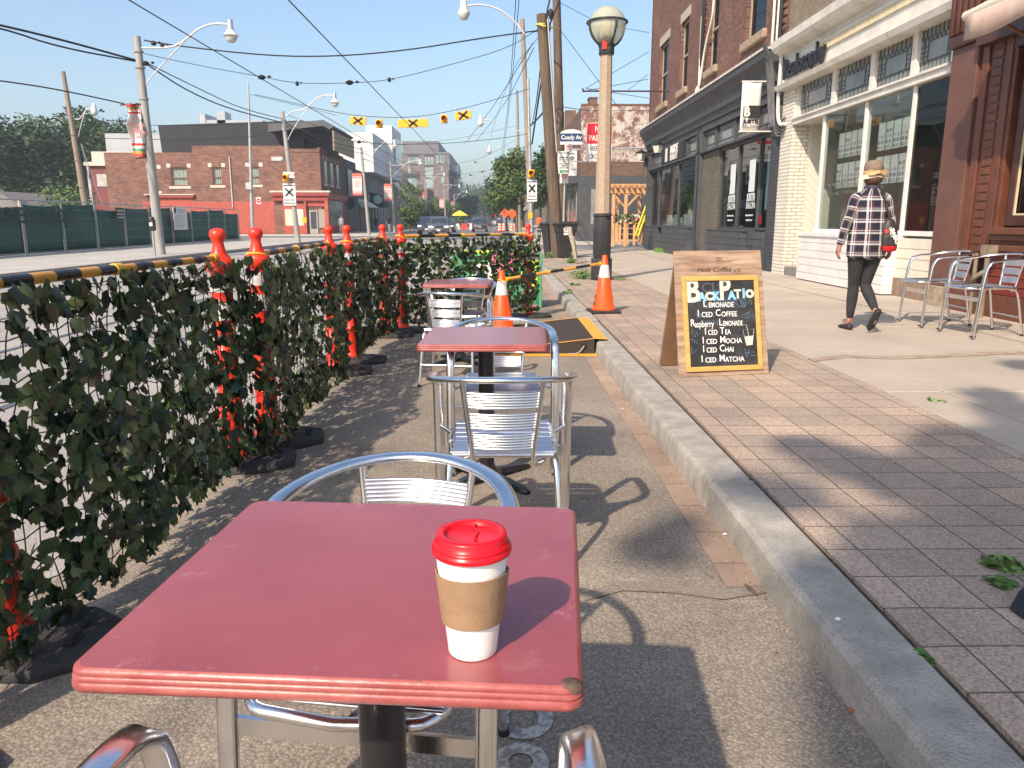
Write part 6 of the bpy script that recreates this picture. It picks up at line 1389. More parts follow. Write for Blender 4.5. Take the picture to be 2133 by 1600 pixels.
# condo block
yc = 200; cb_ = brick('condo_brick', 'y', (.16, .125, .118), (.20, .16, .15), (.12, .10, .095), bw=1.2, bh=.4, dirt=.15); cg = pm('condo_grey', (.13, .13, .14), (.17, .17, .18), .3, .6)
t = thing('condo_building', 'seven storey grey and taupe condo block far up the left side', 'building', (P(885, 450, yc).x, yc + 20, .13))
def XC(px): return P(px, 450, yc).x
def ZC(py): return P(900, py, yc).z
m = MB(); m.box(XC(820), XC(936), yc, yc + 50, 0, ZC(318)); m.build('brick_block', cb_, t)
m = MB(); m.box(XC(834), XC(911), yc + 8, yc + 50, ZC(318), P(900, 294, yc + 8).z); m.box(XC(936), XC(936) + .3, yc, yc + 50, ZC(355), ZC(318)); m.box(XC(820), XC(936), yc - .15, yc - .001, ZC(321), ZC(317)); m.build('grey_upper', cg, t)
m = MB()
for i, (a, b, c, d) in enumerate(((853, 875, 326, 341), (888, 905, 326, 344), (911, 928, 324, 340), (888, 905, 348, 370), (853, 858, 345, 361), (920, 926, 346, 358), (888, 905, 374, 392), (921, 927, 368, 382), (853, 870, 372, 390))):
    m = MB(); m.box(XC(a), XC(b), yc - .1, yc - .002, ZC(d), ZC(c)); m.build('window', pm('condo_glass', (.16, .22, .23), (.36, .44, .42), .5, .15), t)
m = MB()
for (a, b, c, d) in ((852, 876, 319, 327), (887, 906, 319, 327), (887, 906, 344.5, 348), (852, 876, 361, 372)): m.box(XC(a), XC(b), yc - .12, yc - .003, ZC(d), ZC(c))
for a in (857, 861, 865, 869, 893, 899, 917, 922): m.box(XC(a), XC(a) + .12, yc - .16, yc - .1, ZC(344), ZC(325))
m.build('dark_panels', pm('panel_black', (.05, .05, .055)), t)
m = MB()
for k in range(4): m.box(XC(936) + .3, XC(936) + 1.8, yc + 6 + k * 8, yc + 11 + k * 8, ZC(355) - 3 * (k % 2), ZC(340) - 3 * (k % 2))
m.build('balconies', pm('balcony_side', (.30, .36, .38), None, rough=.2), t)
# small far fronts on both sides, simple terrace houses with their own look
rr2 = random.Random(5)
for k, (y0, y1, h, c, lab) in enumerate(((150, 165, 6, (.10, .09, .085), 'low dark shopfront under the condo block'), (165, 182, 8, (.22, .11, .08), 'red-brown shop with a pale sign beyond the dark gabled house'), (182, 199, 7, (.30, .28, .25), 'pale low shop just before the condo block'), (255, 300, 9, (.16, .11, .09), 'brown far terrace past the condo block'))):
    t = thing('far_shop', lab, 'building', (-20, (y0 + y1) / 2, .13), 0, 'far shops on the left'); m = MB(); m.box(-30, -15.5, y0 + .1, y1 - .1, .1, h); m.build('walls', pm('farwall_%d' % k, c, tuple(v * 1.3 for v in c), .6, .9), t); m = MB(); m.box(-15.49, -15.2, y0 + .5, y1 - .5, .8, 3); m.build('shopfront', pm('shopfront_dark', (.03, .032, .036)), t); m = MB(); m.box(-15.49, -15.0, y0 + .3, y1 - .3, 3.1, 4); m.build('fascia', pm('farfas_%d' % k, tuple(rr2.uniform(.15, .6) for _ in range(3))), t)

# right side beyond the side street
YR = 46
wbrick = brick('whitewashed_brick', 'y', (.16, .06, .045), (.26, .11, .08), (.18, .14, .11), worn=((.50, .45, .40), 2.6, .47), bw=.24, bh=.085, ms=.012)
dkbrick = brick('far_dark_brick', 'y', (.13, .07, .05), (.18, .10, .07), (.1, .08, .06), bw=.24, bh=.085)
ws = thing('whitewashed_building', 'brick shop across the side street, its side wall flaking with white paint', 'building', (8.5, YR + 6, .13))
xa2, xb2 = P(1208, 450, YR).x, P(1400, 450, YR).x; zt2 = P(1300, 221, YR).z; zm2 = P(1300, 337, YR).z
m = MB(); m.box(xa2 + .001, xb2, YR, YR + .35, zm2, zt2); m.build('painted_wall', wbrick, ws)
m = MB(); m.box(xa2, xb2, YR + .02, YR + .34, P(1300, 366, YR).z, zm2); m.build('brick_band', dkbrick, ws)
m = MB(); m.box(xa2 - .15, xb2, YR - .1, YR + .4, .13, P(1300, 366, YR).z - .001); m.build('ground_floor', slate, ws)
m = MB(); m.box(xa2, xa2 + .3, YR + .36, YR + 14, P(1300, 366, YR).z, zt2); m.build('street_wall', brick('far_dark_brick_x', 'x', (.13, .07, .05), (.18, .10, .07), (.1, .08, .06), bw=.24, bh=.085), ws)
m = MB(); m.box(xa2 - .02, xb2, YR - .02, YR + .4, zt2, zt2 + .12); m.box(xa2 + .3, xb2, YR + .4, YR + 14, zt2 - .4, zt2 - .3); m.build('coping', pm('coping_red', (.12, .05, .04), (.16, .07, .05), 3, .8), ws)
m = MB(); m.box(P(1224, 450, YR).x, P(1241, 450, YR).x, YR + .36, YR + 1.2, zt2 - .5, P(1230, 203, YR).z); m.box(P(1223, 450, YR).x, P(1242, 450, YR).x, YR + .33, YR + 1.23, P(1230, 203, YR).z, P(1230, 200, YR).z); m.build('chimney', dkbrick, ws)
m = MB(); m.box(P(1230, 450, YR).x, P(1246, 450, YR).x, YR - .14, YR - .101, 1.1, 3.1); m.build('window', pm('greywin', (.18, .18, .17), (.3, .3, .28), 4, .2), ws)
m = MB(); m.text('CANDY STO', .85, FM((P(1318, 450, YR).x - .1, YR - .004, P(1300, 322, YR).z)), .004, .02, sx=1.0); m.build('ghost_lettering', pm('ghost_paint', (.30, .24, .20), (.42, .38, .33), 3, .9), ws)
m = MB(); m.box(xa2 - .7, xa2 - .14, YR, YR + 14, P(1300, 372, YR).z - .25, P(1300, 366, YR).z); m.build('shop_cornice', slate, ws)
m = MB()
for k in range(5): m = MB(); m.box(xa2 - .20, xa2 - .151, YR + .4 + k * 2.7, YR + 2.4 + k * 2.7, .8, 3.3); m.build('shop_window', pm('far_pane', (.10, .11, .11), (.35, .35, .33), 1.3, .12), ws)
def terr(label, y0, y1, x, h, c, fascia, gable=False):
    t = thing('terrace_shop', label, 'building', (x + 5, (y0 + y1) / 2, .13), 0, 'terrace beyond the side street'); m = MB(); m.box(x, x + 10, y0, y1 - .02, .13, h)
    if gable: m.prism([(x - .2, h), (x + 5, h + 2.5), (x + 10, h)], y0, y1 - .02, 'y')
    m.build('walls', pm('terr_%s' % str(c), c, tuple(min(1, v * 1.35) for v in c), 1.2, .85), t)
    m = MB(); n = int((y1 - y0) / 2)
    for i in range(min(n, 12)):
        m = MB(); m.box(x - .04, x - .002, y0 + .4 + i * 2, y0 + 1.7 + i * 2, .6, 3.0); m.build('shop_window', pm('far_pane', (.1, .1, .1)), t); m = MB(); m.box(x - .04, x - .002, y0 + .6 + i * 2, y0 + 1.5 + i * 2, 4.3, 6.0); m.build('window', pm('far_pane', (.1, .1, .1)), t)
    m = MB(); m.box(x - .3, x, y0, y1 - .05, 3.2, 3.8); m.box(x - .25, x, y0, y1 - .05, h - .3, h + .1); m.build('cornices', pm('fas_%s' % str(fascia), fascia), t)
    m = MB(); m.box(x + .4, x + 1.2, y0 + .3, y0 + 1.0, h, h + 1.6 + (2.2 if gable else 0)); m.build('chimney', dkbrick, t)
terr('white trimmed terrace shop next to the whitewashed building', YR + 14, YR + 24, xa2 - .2, 7.8, (.40, .38, .34), (.6, .58, .54))
terr('gabled dark terrace shop with striped window posts', YR + 24, YR + 36, xa2 - .3, 6.8, (.12, .10, .09), (.5, .49, .46), True)
terr('brown terrace hidden behind the dark street trees', YR + 36, YR + 60, xa2 - .2, 7.0, (.2, .12, .09), (.3, .3, .3))
terr('farthest terrace on the right beyond the trees', YR + 60, YR + 120, xa2 - .2, 7.5, (.22, .16, .13), (.4, .38, .36))
# timber pergola patio
cedar = pm('cedar', (.50, .27, .12), (.62, .36, .18), 4, .7, stretch=(1, 1, .3))
yp = 41.0; px0, px1 = P(1277, 450, yp).x, P(1352, 450, yp).x; zp = P(1300, 392, yp).z
pg = thing('patio_pergola', 'new cedar pergola and railing in front of the whitewashed building', 'pergola', ((px0 + px1) / 2, yp + 1.5, .0))
m = MB()
for x in (px0, (px0 + px1) / 2 - .3, px1):
    for y in (yp, yp + 3): m = MB(); m.box(x - .08, x + .08, y - .08, y + .08, .0, zp); m.build('post', cedar, pg)
m = MB()
for y in (yp, yp + 3): m.box(px0 - .3, px1 + .3, y - .12, y - .081, zp - .25, zp)
for k in range(9): m.box(px0 - .2 + k * (px1 - px0 + .4) / 8, px0 - .13 + k * (px1 - px0 + .4) / 8, yp - .4, yp + 3.3, zp + .002, zp + .16)
for k in range(8): m.box(px0 - .3, px1 + .3, yp - .3 + k * .5, yp - .24 + k * .5, zp + .162, zp + .20)
xm = (px0 + px1) / 2 - .3
m.beam((xm, yp, zp - 1), (xm + .7, yp, zp - .25), .09, .09); m.beam((xm, yp, zp - 1), (xm - .7, yp, zp - .25), .09, .09); m.build('roof_beams', cedar, pg)
m = MB()
for z in (.25, .6, .9, 1.15): m.box(px0, px1, yp - .03, yp + .03, z, z + (.09 if z > 1 or z < .3 else .04))
for k in range(6): m.box(px0 + k * (px1 - px0) / 5 - .06, px0 + k * (px1 - px0) / 5 + .06, yp - .04, yp + .04, .05, 1.15)
m.build('railing', cedar, pg)
pl = MB(); rnd = random.Random(4)
for k in range(260): leaf(pl, Vector((rnd.uniform(px0, px1), yp + rnd.uniform(-.15, .15), 1.25 + rnd.uniform(0, .35))), Vector((rnd.gauss(0, 1), -1, rnd.gauss(0, 1))), Vector((rnd.gauss(0, 1), 0, -1)), .16, rnd.choice((0, 0, 0, 1, 2)), rnd)
pl.build('flower_box', [pm('box_green', (.05, .10, .03), (.1, .17, .05), 3, .7), pm('petal_pink', (.6, .15, .22)), pm('petal_white', (.7, .66, .6))], pg)
m = MB()
for k in range(2): m.beam(P(1322 + 7 * k, 492, yp - .5), P(1354 + 6 * k, 405, yp - .2), .09, .04)
one('guy_guard', m, pm('guard_yellow', (.80, .66, .03), None, rough=.5), 'two bright yellow guards slanting in front of the pergola', 'cable guard')
m = MB(); m.box(RK + 5, 40, 43.3, 43.5, -.04, .14); m.box(FX_R - .2, 40, 32.85, 33.0, -.04, .12); struct('side_street_kerb', m, kerb_m)

# ================================================================== POLES, WIRES, SIGNS
conc = pm('pole_concrete', (.26, .25, .235), (.36, .35, .33), 4, .75, stretch=(1, 1, .3)); galv = pm('galvanised', (.42, .43, .44), (.52, .53, .54), 4, .4, metal=.6)
wood_p = pm('pole_wood', (.075, .052, .036), (.155, .112, .078), 3.0, .95, stretch=(5, 5, .25), bump=.5, bscale=16); wood_l = pm('pole_wood_pale', (.22, .17, .13), (.32, .26, .2), 3, .95, stretch=(5, 5, .25))
lamp_w = pm('lamp_bowl', (.62, .62, .60), None, rough=.2); arm_w = pm('arm_white', (.52, .50, .50), (.60, .58, .57), 5, .45)
GPL = 'street light poles with curved arms'
def curved_lamp(label, base, top, reach, side=1, r=.16, mat_=None, group=GPL, armz=.5, banner=None):
    """tapered pole with a double-curved lamp arm; side=+1 arm goes to +x"""
    base = Vector(base); top = Vector(top); t = thing('street_light_pole', label, 'street light', tuple(base), 0, group)
    m = MB(); m.tube([base, base.lerp(top, .4), top], [r, r * .86, r * .68], 12)
    for q in (.72, .86, .93): c = base.lerp(top, q); m.tube([c, c + Vector((0, 0, .05))], r * .95, 12)
    m.build('pole', mat_ or conc, t)
    a = base.lerp(top, .86); b = base.lerp(top, .60)
    tip = top + Vector((side * reach, 0, armz))
    a = base.lerp(top, .95); b = base.lerp(top, .74); rl = lambda x_, z_: tip + Vector((side * reach * x_, 0, reach * z_)); kz = min(1.0, (tip.z - a.z) / (reach * .27))
    m = MB(); m.tube(smooth_path([a, rl(-.80, -.27 * kz), rl(-.62, -.26 * kz), rl(-.48, -.17 * kz), rl(-.33, -.03), rl(-.16, .02), tip], 3), .034, 8)
    m.tube(smooth_path([b, b + Vector((side * .05, 0, .3)), b.lerp(rl(-.48, -.17 * kz), .5) + Vector((-side * reach * .06, 0, 0)), rl(-.46, -.15 * kz)], 3), .024, 8); m.build('lamp_arm', arm_w, t)
    m = MB(); m.lathe([(.05, .3), (.09, .26), (.10, .05), (.12, .0)], tuple(tip - Vector((0, 0, .12))), 10); hd = m.build('lamp_head', galv, t)
    m = MB(); m.lathe([(.10, .0), (.13, -.07), (.24, -.19), (.26, -.22), (.2, -.24), (.19, -.33), (.10, -.43), (.0, -.45)], tuple(tip - Vector((0, 0, .12))), 14); m.build('lamp_globe', lamp_w, t)
    return t
b0_ = G(335, 530, .13); yy = b0_.y
curved_lamp('big leaning concrete lamp pole at the left carrying the torn striped banner', b0_, P(285, 76, yy), P(480, 60, yy).x - P(285, 76, yy).x, 1, r=.17, armz=P(480, 52, yy).z - P(285, 76, yy).z)
y2 = 43.0; q2 = P(621, 503, y2)
curved_lamp('concrete lamp pole carrying the left pedestrian crossing sign and beacon', (q2.x, y2, .13), P(588, 232, y2), P(697, 205, y2).x - P(588, 232, y2).x, 1, r=.15, armz=P(697, 200, y2).z - P(588, 232, y2).z)
for i, (pb, pt, pl_, yq, lab) in enumerate((((769, 487), (752, 306), (822, 295), 66, 'concrete lamp pole with a pink and white banner, third on the left'), ((822, 480), (813, 337), (876, 335), 84, 'fourth concrete lamp pole on the left, in front of the white block'), ((888, 474), (885, 372), (925, 362), 118, 'fifth lamp pole on the left, above the two oncoming cars'), ((929, 474), (924, 380), (957, 386), 146, 'sixth lamp pole on the left under the condo block'), ((948, 470), (946, 404), (972, 398), 190, 'seventh lamp pole on the left, small and far'))):
    bb_ = P(pb[0], pb[1], yq); tt = P(pt[0], pt[1], yq)
    curved_lamp(lab, (bb_.x, yq, .13), tt, P(pl_[0], pl_[1], yq).x - tt.x, 1, r=.15, armz=P(pl_[0], pl_[1], yq).z - tt.z)
# leaning wooden pole beyond the green fence
yq = 44; t = thing('wooden_pole', 'leaning wooden pole with a small lamp rising behind the green fence', 'utility pole', (P(187, 470, yq).x, yq, .05))
m = MB(); m.tube([P(190, 500, yq), P(131, 149, yq)], [.19, .11], 10); m.build('pole', wood_l, t)
m = MB(); tip = P(196, 225, yq); m.tube(smooth_path([P(156, 248, yq), P(166, 250, yq), P(180, 226, yq), tip], 3), .03, 6); m.tube(smooth_path([P(163, 285, yq), P(170, 255, yq), P(177, 234, yq)], 2), .022, 6); m.build('lamp_arm', arm_w, t)
m = MB(); m.lathe([(.05, .25), (.1, .2), (.11, 0), (.19, -.2), (.12, -.35), (0, -.4)], tuple(tip), 12); m.build('lamp_globe', lamp_w, t)
m = MB(); m.tube([P(200, 445, yq), P(170, 300, yq)], .02, 4); m.tube([P(168, 300, yq), P(215, 430, yq)], .02, 4); m.tube([P(196, 440, yq), P(188, 372, yq)], .05, 6); m.build('stay_wire', galv, t)
# straight galvanised pole
yq = 45; t = thing('steel_pole', 'straight grey steel pole with a box in front of the corner shop', 'pole', (P(525, 497, yq).x, yq, .13)); bb_ = P(526, 496, yq)
m = MB(); m.tube([(bb_.x, yq, .13), P(517, 174, yq)], [.12, .05], 10); m.build('pole', galv, t); m = MB(); p_ = P(521, 388, yq); m.obox(p_ - Vector((0, .2, 0)), (.32, .2, .36)); m.build('control_box', galv, t)
# parking meter post by the big pole
y_ = 26; p_ = P(322, 525, y_); t = thing('parking_meter', 'dark parking meter on a thin post beside the big left pole', 'parking meter', (p_.x, y_, .13)); m = MB(); m.cyl((p_.x, y_, .13), (p_.x, y_, 1.0), .04); m.build('post', galv, t); m = MB(); m.obox((p_.x, y_, 1.15), (.2, .15, .36)); m.lathe([(.1, 0), (.08, .08), (0, .1)], (p_.x, y_, 1.33), 12); m.build('meter_head', black_metal, t, bevel=.02); m = MB(); m.obox((p_.x, y_ - .08, 1.18), (.1, .01, .12)); m.build('meter_screen', lamp_w, t)
# right-hand poles
def wpole(label, pb, pt, Y, r0, r1, mt, name='wooden_pole', grp=None):
    a = P(pb[0], pb[1], Y); b = P(pt[0], pt[1], Y); t = thing(name, label, 'utility pole', (a.x, Y, .13), 0, grp); m = MB(); a = a + (a - b) * ((a.z - .10) / (b.z - a.z)) if abs(b.z - a.z) > .1 else a
    m.tube([a, a.lerp(b, .5), b], [r0, (r0 + r1) / 2, r1], 14); m.build('pole', mt, t); return t, a, b
tA, aA, bA = wpole('thick weathered wooden pole behind the black bins, leaning left', (1158, 470), (1128, 30), 25.0, .21, .155, wood_p)
m = MB(); m.tube([P(1141, 40, 24.8), P(1160, 318, 24.8)], .03, 6); m.tube([P(1147, 120, 24.8), P(1157, 260, 24.8)], .02, 6); m.build('conduit', galv, tA)
m = MB(); p_ = P(1128, 52, 25); m.lathe([(.165, -.02), (.172, 0), (.165, .02)], tuple(p_), 14); m.tube([P(1120, 50, 24.8), P(1135, 54, 24.7), P(1165, 60, 29)], .02, 5); m.build('yellow_strap', pm('strap_yellow', (.6, .5, .08)), tA)
tB, aB, bB = wpole('taller dark wooden pole just behind the thick one, leaving the top of the frame', (1170, 470), (1158, -60), 30.0, .20, .14, wood_p)
m = MB()
for (x, y, a) in ((1138, 95, 8), (1142, 60, 6), (1147, 30, 10)): m.lathe([(0, .2), (.09, .12), (.1, 0), (.05, -.12), (0, -.2)], tuple(P(x, y, 28.5)), 8)
m.tube(smooth_path([P(1145, 0, 28.5), P(1138, 30, 28.5), P(1143, 70, 28.5), P(1134, 130, 28.5), P(1121, 210, 28.5), P(1108, 300, 32)], 3), .03, 6); m.tube(smooth_path([P(1165, 0, 29.8), P(1150, 40, 29), P(1140, 62, 28.5), P(1108, 66, 30)], 3), .03, 6); m.tube(smooth_path([P(1131, 235, 25), P(1118, 250, 30), P(1104, 262, 40)], 2), .03, 6); m.build('cable_splices', cable_m, tB)
tC, aC, bC = wpole('pale wooden pole on the right with a lamp arm towards the road', (1106, 468), (1088, 40), 50.0, .19, .13, wood_l)
tD, aD, bD = wpole('thin far wooden pole standing above the street trees', (1082, 440), (1077, 188), 92.0, .2, .14, wood_l)
def armlamp(par, src, via, tip_, Y, sc=1.0):
    m = MB(); pts = smooth_path([P(*s, Y) for s in [src] + via + [tip_]], 3); m.tube(pts, .03 * sc, 6); m.build('lamp_arm', arm_w, par); tp = P(*tip_, Y)
    m = MB(); m.lathe([(.05 * sc, .3 * sc), (.10 * sc, .22 * sc), (.11 * sc, 0), (.20 * sc, -.18 * sc), (.2 * sc, -.22 * sc), (.12 * sc, -.38 * sc), (0, -.42 * sc)], tuple(tp), 14); m.build('lamp_globe', lamp_w, par)
armlamp(tC, (1088, 272), [(1068, 274), (1045, 264), (1025, 250)], (1001, 250), 50.0)
armlamp(tD, (1074, 330), [(1062, 322), (1048, 308), (1035, 308)], (1019, 310), 92.0, 1.4)
# lamp near the top edge, arm from the pale pole at the top
armlamp(tC, (1092, 70), [(1072, 44), (1040, 18), (1000, 8)], (966, 14), 27.0, 1.0)
# concrete post-top globe lamp
lp = G(1252, 583, .13); Yl = lp.y
gl = thing('globe_street_light', 'tall aggregate post with a glass globe lamp on the right pavement', 'street light', (lp.x, Yl, .13))
aggr = pm('aggregate_post', (.24, .18, .125), (.46, .36, .27), 60, .9, lo=.35, hi=.62, bump=.5, bscale=60)
zb = P(1252, 450, Yl).z; zt_ = P(1256, 112, Yl).z; lx = lp.x
m = MB(); m.lathe([(.155, zb - .05), (.112, zt_)], (lx, Yl, 0), 8, M=None); m.build('post', aggr, gl, angle=20)
m = MB(); z0 = .13
def octo(mb, r, za, zb_, r2=None): mb.lathe([(r, za), (r2 or r, zb_)], (lx, Yl, 0), 8, M=Matrix.Rotation(R(22.5), 3, 'Z'))
octo(m, .215, .13, P(1252, 538, Yl).z); octo(m, .18, P(1252, 538, Yl).z - .001, zb, .175); octo(m, .205, zb, zb + .05, .17)
for k in range(8):
    a = R(45 * k + 0); c = Vector((lx + .164 * math.cos(a), Yl + .164 * math.sin(a), 0)); d_ = Vector((math.cos(a), math.sin(a), 0)); s_ = Vector((-d_.y, d_.x, 0)); M_ = Matrix((d_, s_, Vector((0, 0, 1)))).transposed()
    for o_ in (-.045, 0, .045): m.obox(c + s_ * o_ + Vector((0, 0, (zb + .5) / 2 + .05)), (.015, .014, zb - .75), M_)
m.build('cast_base', pm('cast_iron', (.016, .017, .02), (.03, .031, .034), 9, .45, spots=(30, .68, (.3, .3, .3), .6)), gl, bevel=.006)
m = MB(); octo(m, .15, zt_ - .02, zt_ + .24, .15); zg = P(1258, 54, Yl).z; rg_ = .345
ring = [(lx + .37 * math.cos(a), Yl + .37 * math.sin(a), zg + .06) for a in [2 * math.pi * i / 32 for i in range(32)]]; m.tube(ring, .022, 8, closed=True)
for k in range(4):
    a = R(20 + 90 * k); m.tube([(lx + .37 * math.cos(R(q)) * math.cos(a), Yl + .37 * math.cos(R(q)) * math.sin(a), zg + .06 - .44 * math.sin(R(q))) for q in range(0, 71, 7)], .022, 8)
m.lathe([(.0, zg - .38), (.16, zg - .36), (.13, zg - .24), (.08, zg - .2)], (lx, Yl, 0), 16); m.build('globe_cage', pm('cage_green', (.02, .028, .026), (.035, .045, .04), 8, .5), gl, bevel=.004)
m = MB(); m.lathe([(rg_ * math.sin(R(q)), zg + rg_ * math.cos(R(q)) * 1.0) for q in range(0, 176, 7)], (lx, Yl, 0), 32)
gm = bpy.data.materials.new('lamp_glass'); gm.use_nodes = True; b_ = gm.node_tree.nodes['Principled BSDF']; b_.inputs['Base Color'].default_value = (.50, .50, .36, 1); b_.inputs['Roughness'].default_value = .15; b_.inputs['IOR'].default_value = 1.3; b_.inputs['Alpha'].default_value = .62
m.build('glass_globe', gm, gl)
m = MB(); m.lathe([(.08, zg - .2), (.08, zg + .12), (.0, zg + .16)], (lx, Yl, 0), 14); m.build('lamp_bulb', pm('bulb_cream', (.6, .56, .42)), gl)
m = MB(); m.obox((lx - .06, Yl - .155, zt_ + .12), (.08, .02, .14)); m.build('red_tag', pm('tag_red', (.75, .03, .03)), gl)

# ---- green construction fence
fgreen = pm('green_screen', (.018, .078, .058), (.032, .11, .082), .9, .75, bump=.25, bscale=3, spots=(1.1, .68, (.10, .16, .14), .6)); ftube = pm('fence_tube', (.30, .32, .33), (.40, .42, .43), 5, .4, metal=.7)
fy = [20.2, 22.6, 25.0, 27.5, 30.0, 32.5, 35.0, 37.5, 40.1, 42.6, 45.2, 47.8, 50.4]
for k, (a, b) in enumerate(zip(fy[:-1], fy[1:])):
    ordn = ['first', 'second', 'third', 'fourth', 'fifth', 'sixth', 'seventh', 'eighth', 'ninth', 'tenth', 'eleventh', 'twelfth'][k]
    x = -16.6 - .02 * k; t = thing('construction_fence', 'green screened fence panel, %s from the left end of the fence' % ordn, 'fence panel', (x, (a + b) / 2, .05), 0, 'green construction fence panels')
    m = MB(); vs = []; n = 10
    for i in range(n + 1):
        y = a + .04 + (b - a - .08) * i / n
        for j in range(5): vs.append((x - .03 + .03 * math.sin(i * 1.7 + j + k) * (1 if 0 < i < n else 0), y, .14 + j * (1.72 + .1 * math.sin(k * 2.1)) / 4 - (.05 * math.sin(math.pi * i / n) if j == 4 else 0)))
    m.add(vs, [(i * 5 + j, (i + 1) * 5 + j, (i + 1) * 5 + j + 1, i * 5 + j + 1) for i in range(n) for j in range(4)], 0, True); s_ = m.build('green_mesh', fgreen, t); s_.modifiers.new('t', 'SOLIDIFY').thickness = .006
    m = MB(); m.tube([(x + .03, a + .03, .05), (x + .03, a + .03, 2.02)], .028, 6); m.tube([(x + .03, b - .04, .05), (x + .03, b - .04, 2.02)], .028, 6); m.tube([(x + .03, a, 2.0), (x + .03, b, 2.0)], .024, 6); m.tube([(x + .03, a, .18), (x + .03, b, .18)], .024, 6)
    for z in (.55, .95, 1.35, 1.7): m.tube([(x + .025, a, z), (x + .025, b, z)], .006, 4)
    m.build('panel_frame', ftube, t)
m = MB(); x = -16.5; m.box(x, x + .02, 39.7, 41.4, .85, 1.98); sgp = thing('notice_board', 'large white planning notice fixed to the green fence', 'notice', (x, 40.5, .85)); m.build('board', pm('notice_white', (.66, .66, .64), None, rough=.5), sgp)
m = MB()
Mx = frame((x + .023, 40.45, 1.75), (0, 1, 0)); 
for i, s in enumerate(('A change is proposed', 'for this site')): m.text(s, .12, frame((x + .024, 40.7, 1.84 - i * .12), (0, 1, 0)), .004)
for i in range(9): m.box(x + .021, x + .026, 39.9, 41.2 - .25 * (i % 3), 1.55 - i * .07, 1.565 - i * .07)
m.lathe([(.10, 0), (.13, .004), (.16, 0)], (x + .02, 39.95, 1.82), 16, M=Matrix.Rotation(R(90), 3, 'Y')); m.build('notice_text', pm('ink_grey', (.2, .22, .25)), sgp)
m = MB(); m.box(-16.52, -16.5, 33.9, 34.6, 1.35, 1.85); 
for k in range(3): m.box(-16.5, -16.49, 34.0, 34.5, 1.42 + k * .14, 1.46 + k * .14, 1)
one('fence_sign', m, [black_metal, lamp_w], 'small black and white sign on the green fence left of the big pole', 'sign')
m = MB(); m.text('NOSED  OGOJO', .75, frame((-16.53, 28.2, 1.45), (0, 1, 0)), .004, .01, sx=.9); one('fence_graffiti', m, pm('graffiti_dark', (.012, .03, .025)), 'dark scrawled graffiti on the second green fence panel', 'graffiti')
m = MB(); m.box(-17.4, -17.35, 28.6, 29.1, 1.55, 2.0); m.tube([(-17.37, 28.85, 0), (-17.37, 28.85, 1.6)], .03, 6); one('red_house_sign', m, pm('sign_redwhite', (.7, .12, .12), (.7, .7, .68), 5, .5), 'little red and white sign standing just behind the green fence', 'sign')

# ---- pedestrian crossing hardware
yell = pm('sign_amber', (.85, .42, .01), None, rough=.35); whs = pm('sign_face', (.66, .66, .64), None, rough=.4); blk = pm('sign_ink', (.012, .012, .012), None, rough=.6); grn = pm('sign_green', (.03, .3, .08)); redS = pm('sign_red', (.62, .012, .03), None, rough=.4); lens_m = pm('beacon_lens', (.16, .05, .02), (.22, .08, .03), 5, .2)
def xmark(mb, c, w_, h_, t_, face, mi=0):
    for s in (1, -1):
        a = Vector((-w_ / 2, -h_ / 2 * s, 0)); b = Vector((w_ / 2, h_ / 2 * s, 0)); d = (b - a).normalized(); q = Vector((-d.y, d.x, 0)) * t_ / 2
        mb.add([face @ v for v in (a + q, a - q, b - q, b + q)], [(0, 1, 2, 3)], mi)
def crosssign(label, px, py0, py1, wpx, Y, front):
    c = P(px, (py0 + py1) / 2, Y); w_ = wpx * Y / F; h_ = (py1 - py0) * Y / F; t = thing('pedestrian_sign', label, 'sign', (c.x, Y, c.z - h_ / 2), 0, 'crossing signs on the two poles')
    yf = Y - front; m = MB(); m.box(c.x - w_ / 2, c.x + w_ / 2, yf, yf + .02, c.z - h_ / 2, c.z + h_ / 2); m.build('sign_plate', whs, t, bevel=.004)
    m = MB(); xmark(m, None, w_ * .62, h_ * .34, h_ * .085, FM((c.x, yf - .006, c.z + h_ * .1))); m.text('PEDESTRIAN', w_ * .16, FM((c.x, yf - .006, c.z + h_ * .4)), .003, .004); m.text('STOP FOR', w_ * .17, FM((c.x, yf - .006, c.z - h_ * .26)), .003, .003); m.text('PEDESTRIANS', w_ * .15, FM((c.x, yf - .006, c.z - h_ * .4)), .003, .003)
    m.box(c.x - w_ * .48, c.x + w_ * .48, yf - .004, yf - .001, c.z - h_ * .16, c.z - h_ * .145); m.build('sign_print', blk, t)
def beacon(label, px, py, Y, s, front=0.0, grp='amber crossing beacons'):
    c = P(px, py, Y); t = thing('warning_beacon', label, 'beacon', (c.x, Y - front, c.z - s / 2), 0, grp); yf = Y - front
    m = MB(); m.box(c.x - s * .42, c.x + s * .42, yf - .1, yf + .15, c.z - s / 2, c.z + s / 2); m.lathe([(s * .34, .1), (s * .36, .3), (s * .33, .3), (s * .32, .1)], (c.x, yf, c.z + s * .03), 18, M=Matrix.Rotation(R(90), 3, 'X')); m.build('beacon_case', yell, t, bevel=.02)
    m = MB(); m.lathe([(0, .15), (s * .22, .13), (s * .30, .1)], (c.x, yf, c.z + s * .03), 18, M=Matrix.Rotation(R(90), 3, 'X')); m.build('beacon_lens', lens_m, t)
crosssign('left crossing sign with a black X, on the pole before the red shop', 605, 384, 427, 25, y2, .2); beacon('amber beacon above the left crossing sign', 598, 371, y2, .36, .22)
yr = 43.5; pr_ = P(1108, 472, yr); t = thing('crossing_pole', 'slim grey pole at the right kerb with the right crossing sign', 'pole', (pr_.x, yr, .13)); m = MB(); m.tube([(pr_.x, yr, .13), P(1100, 165, yr)], [.1, .075], 10); m.build('pole', galv, t)
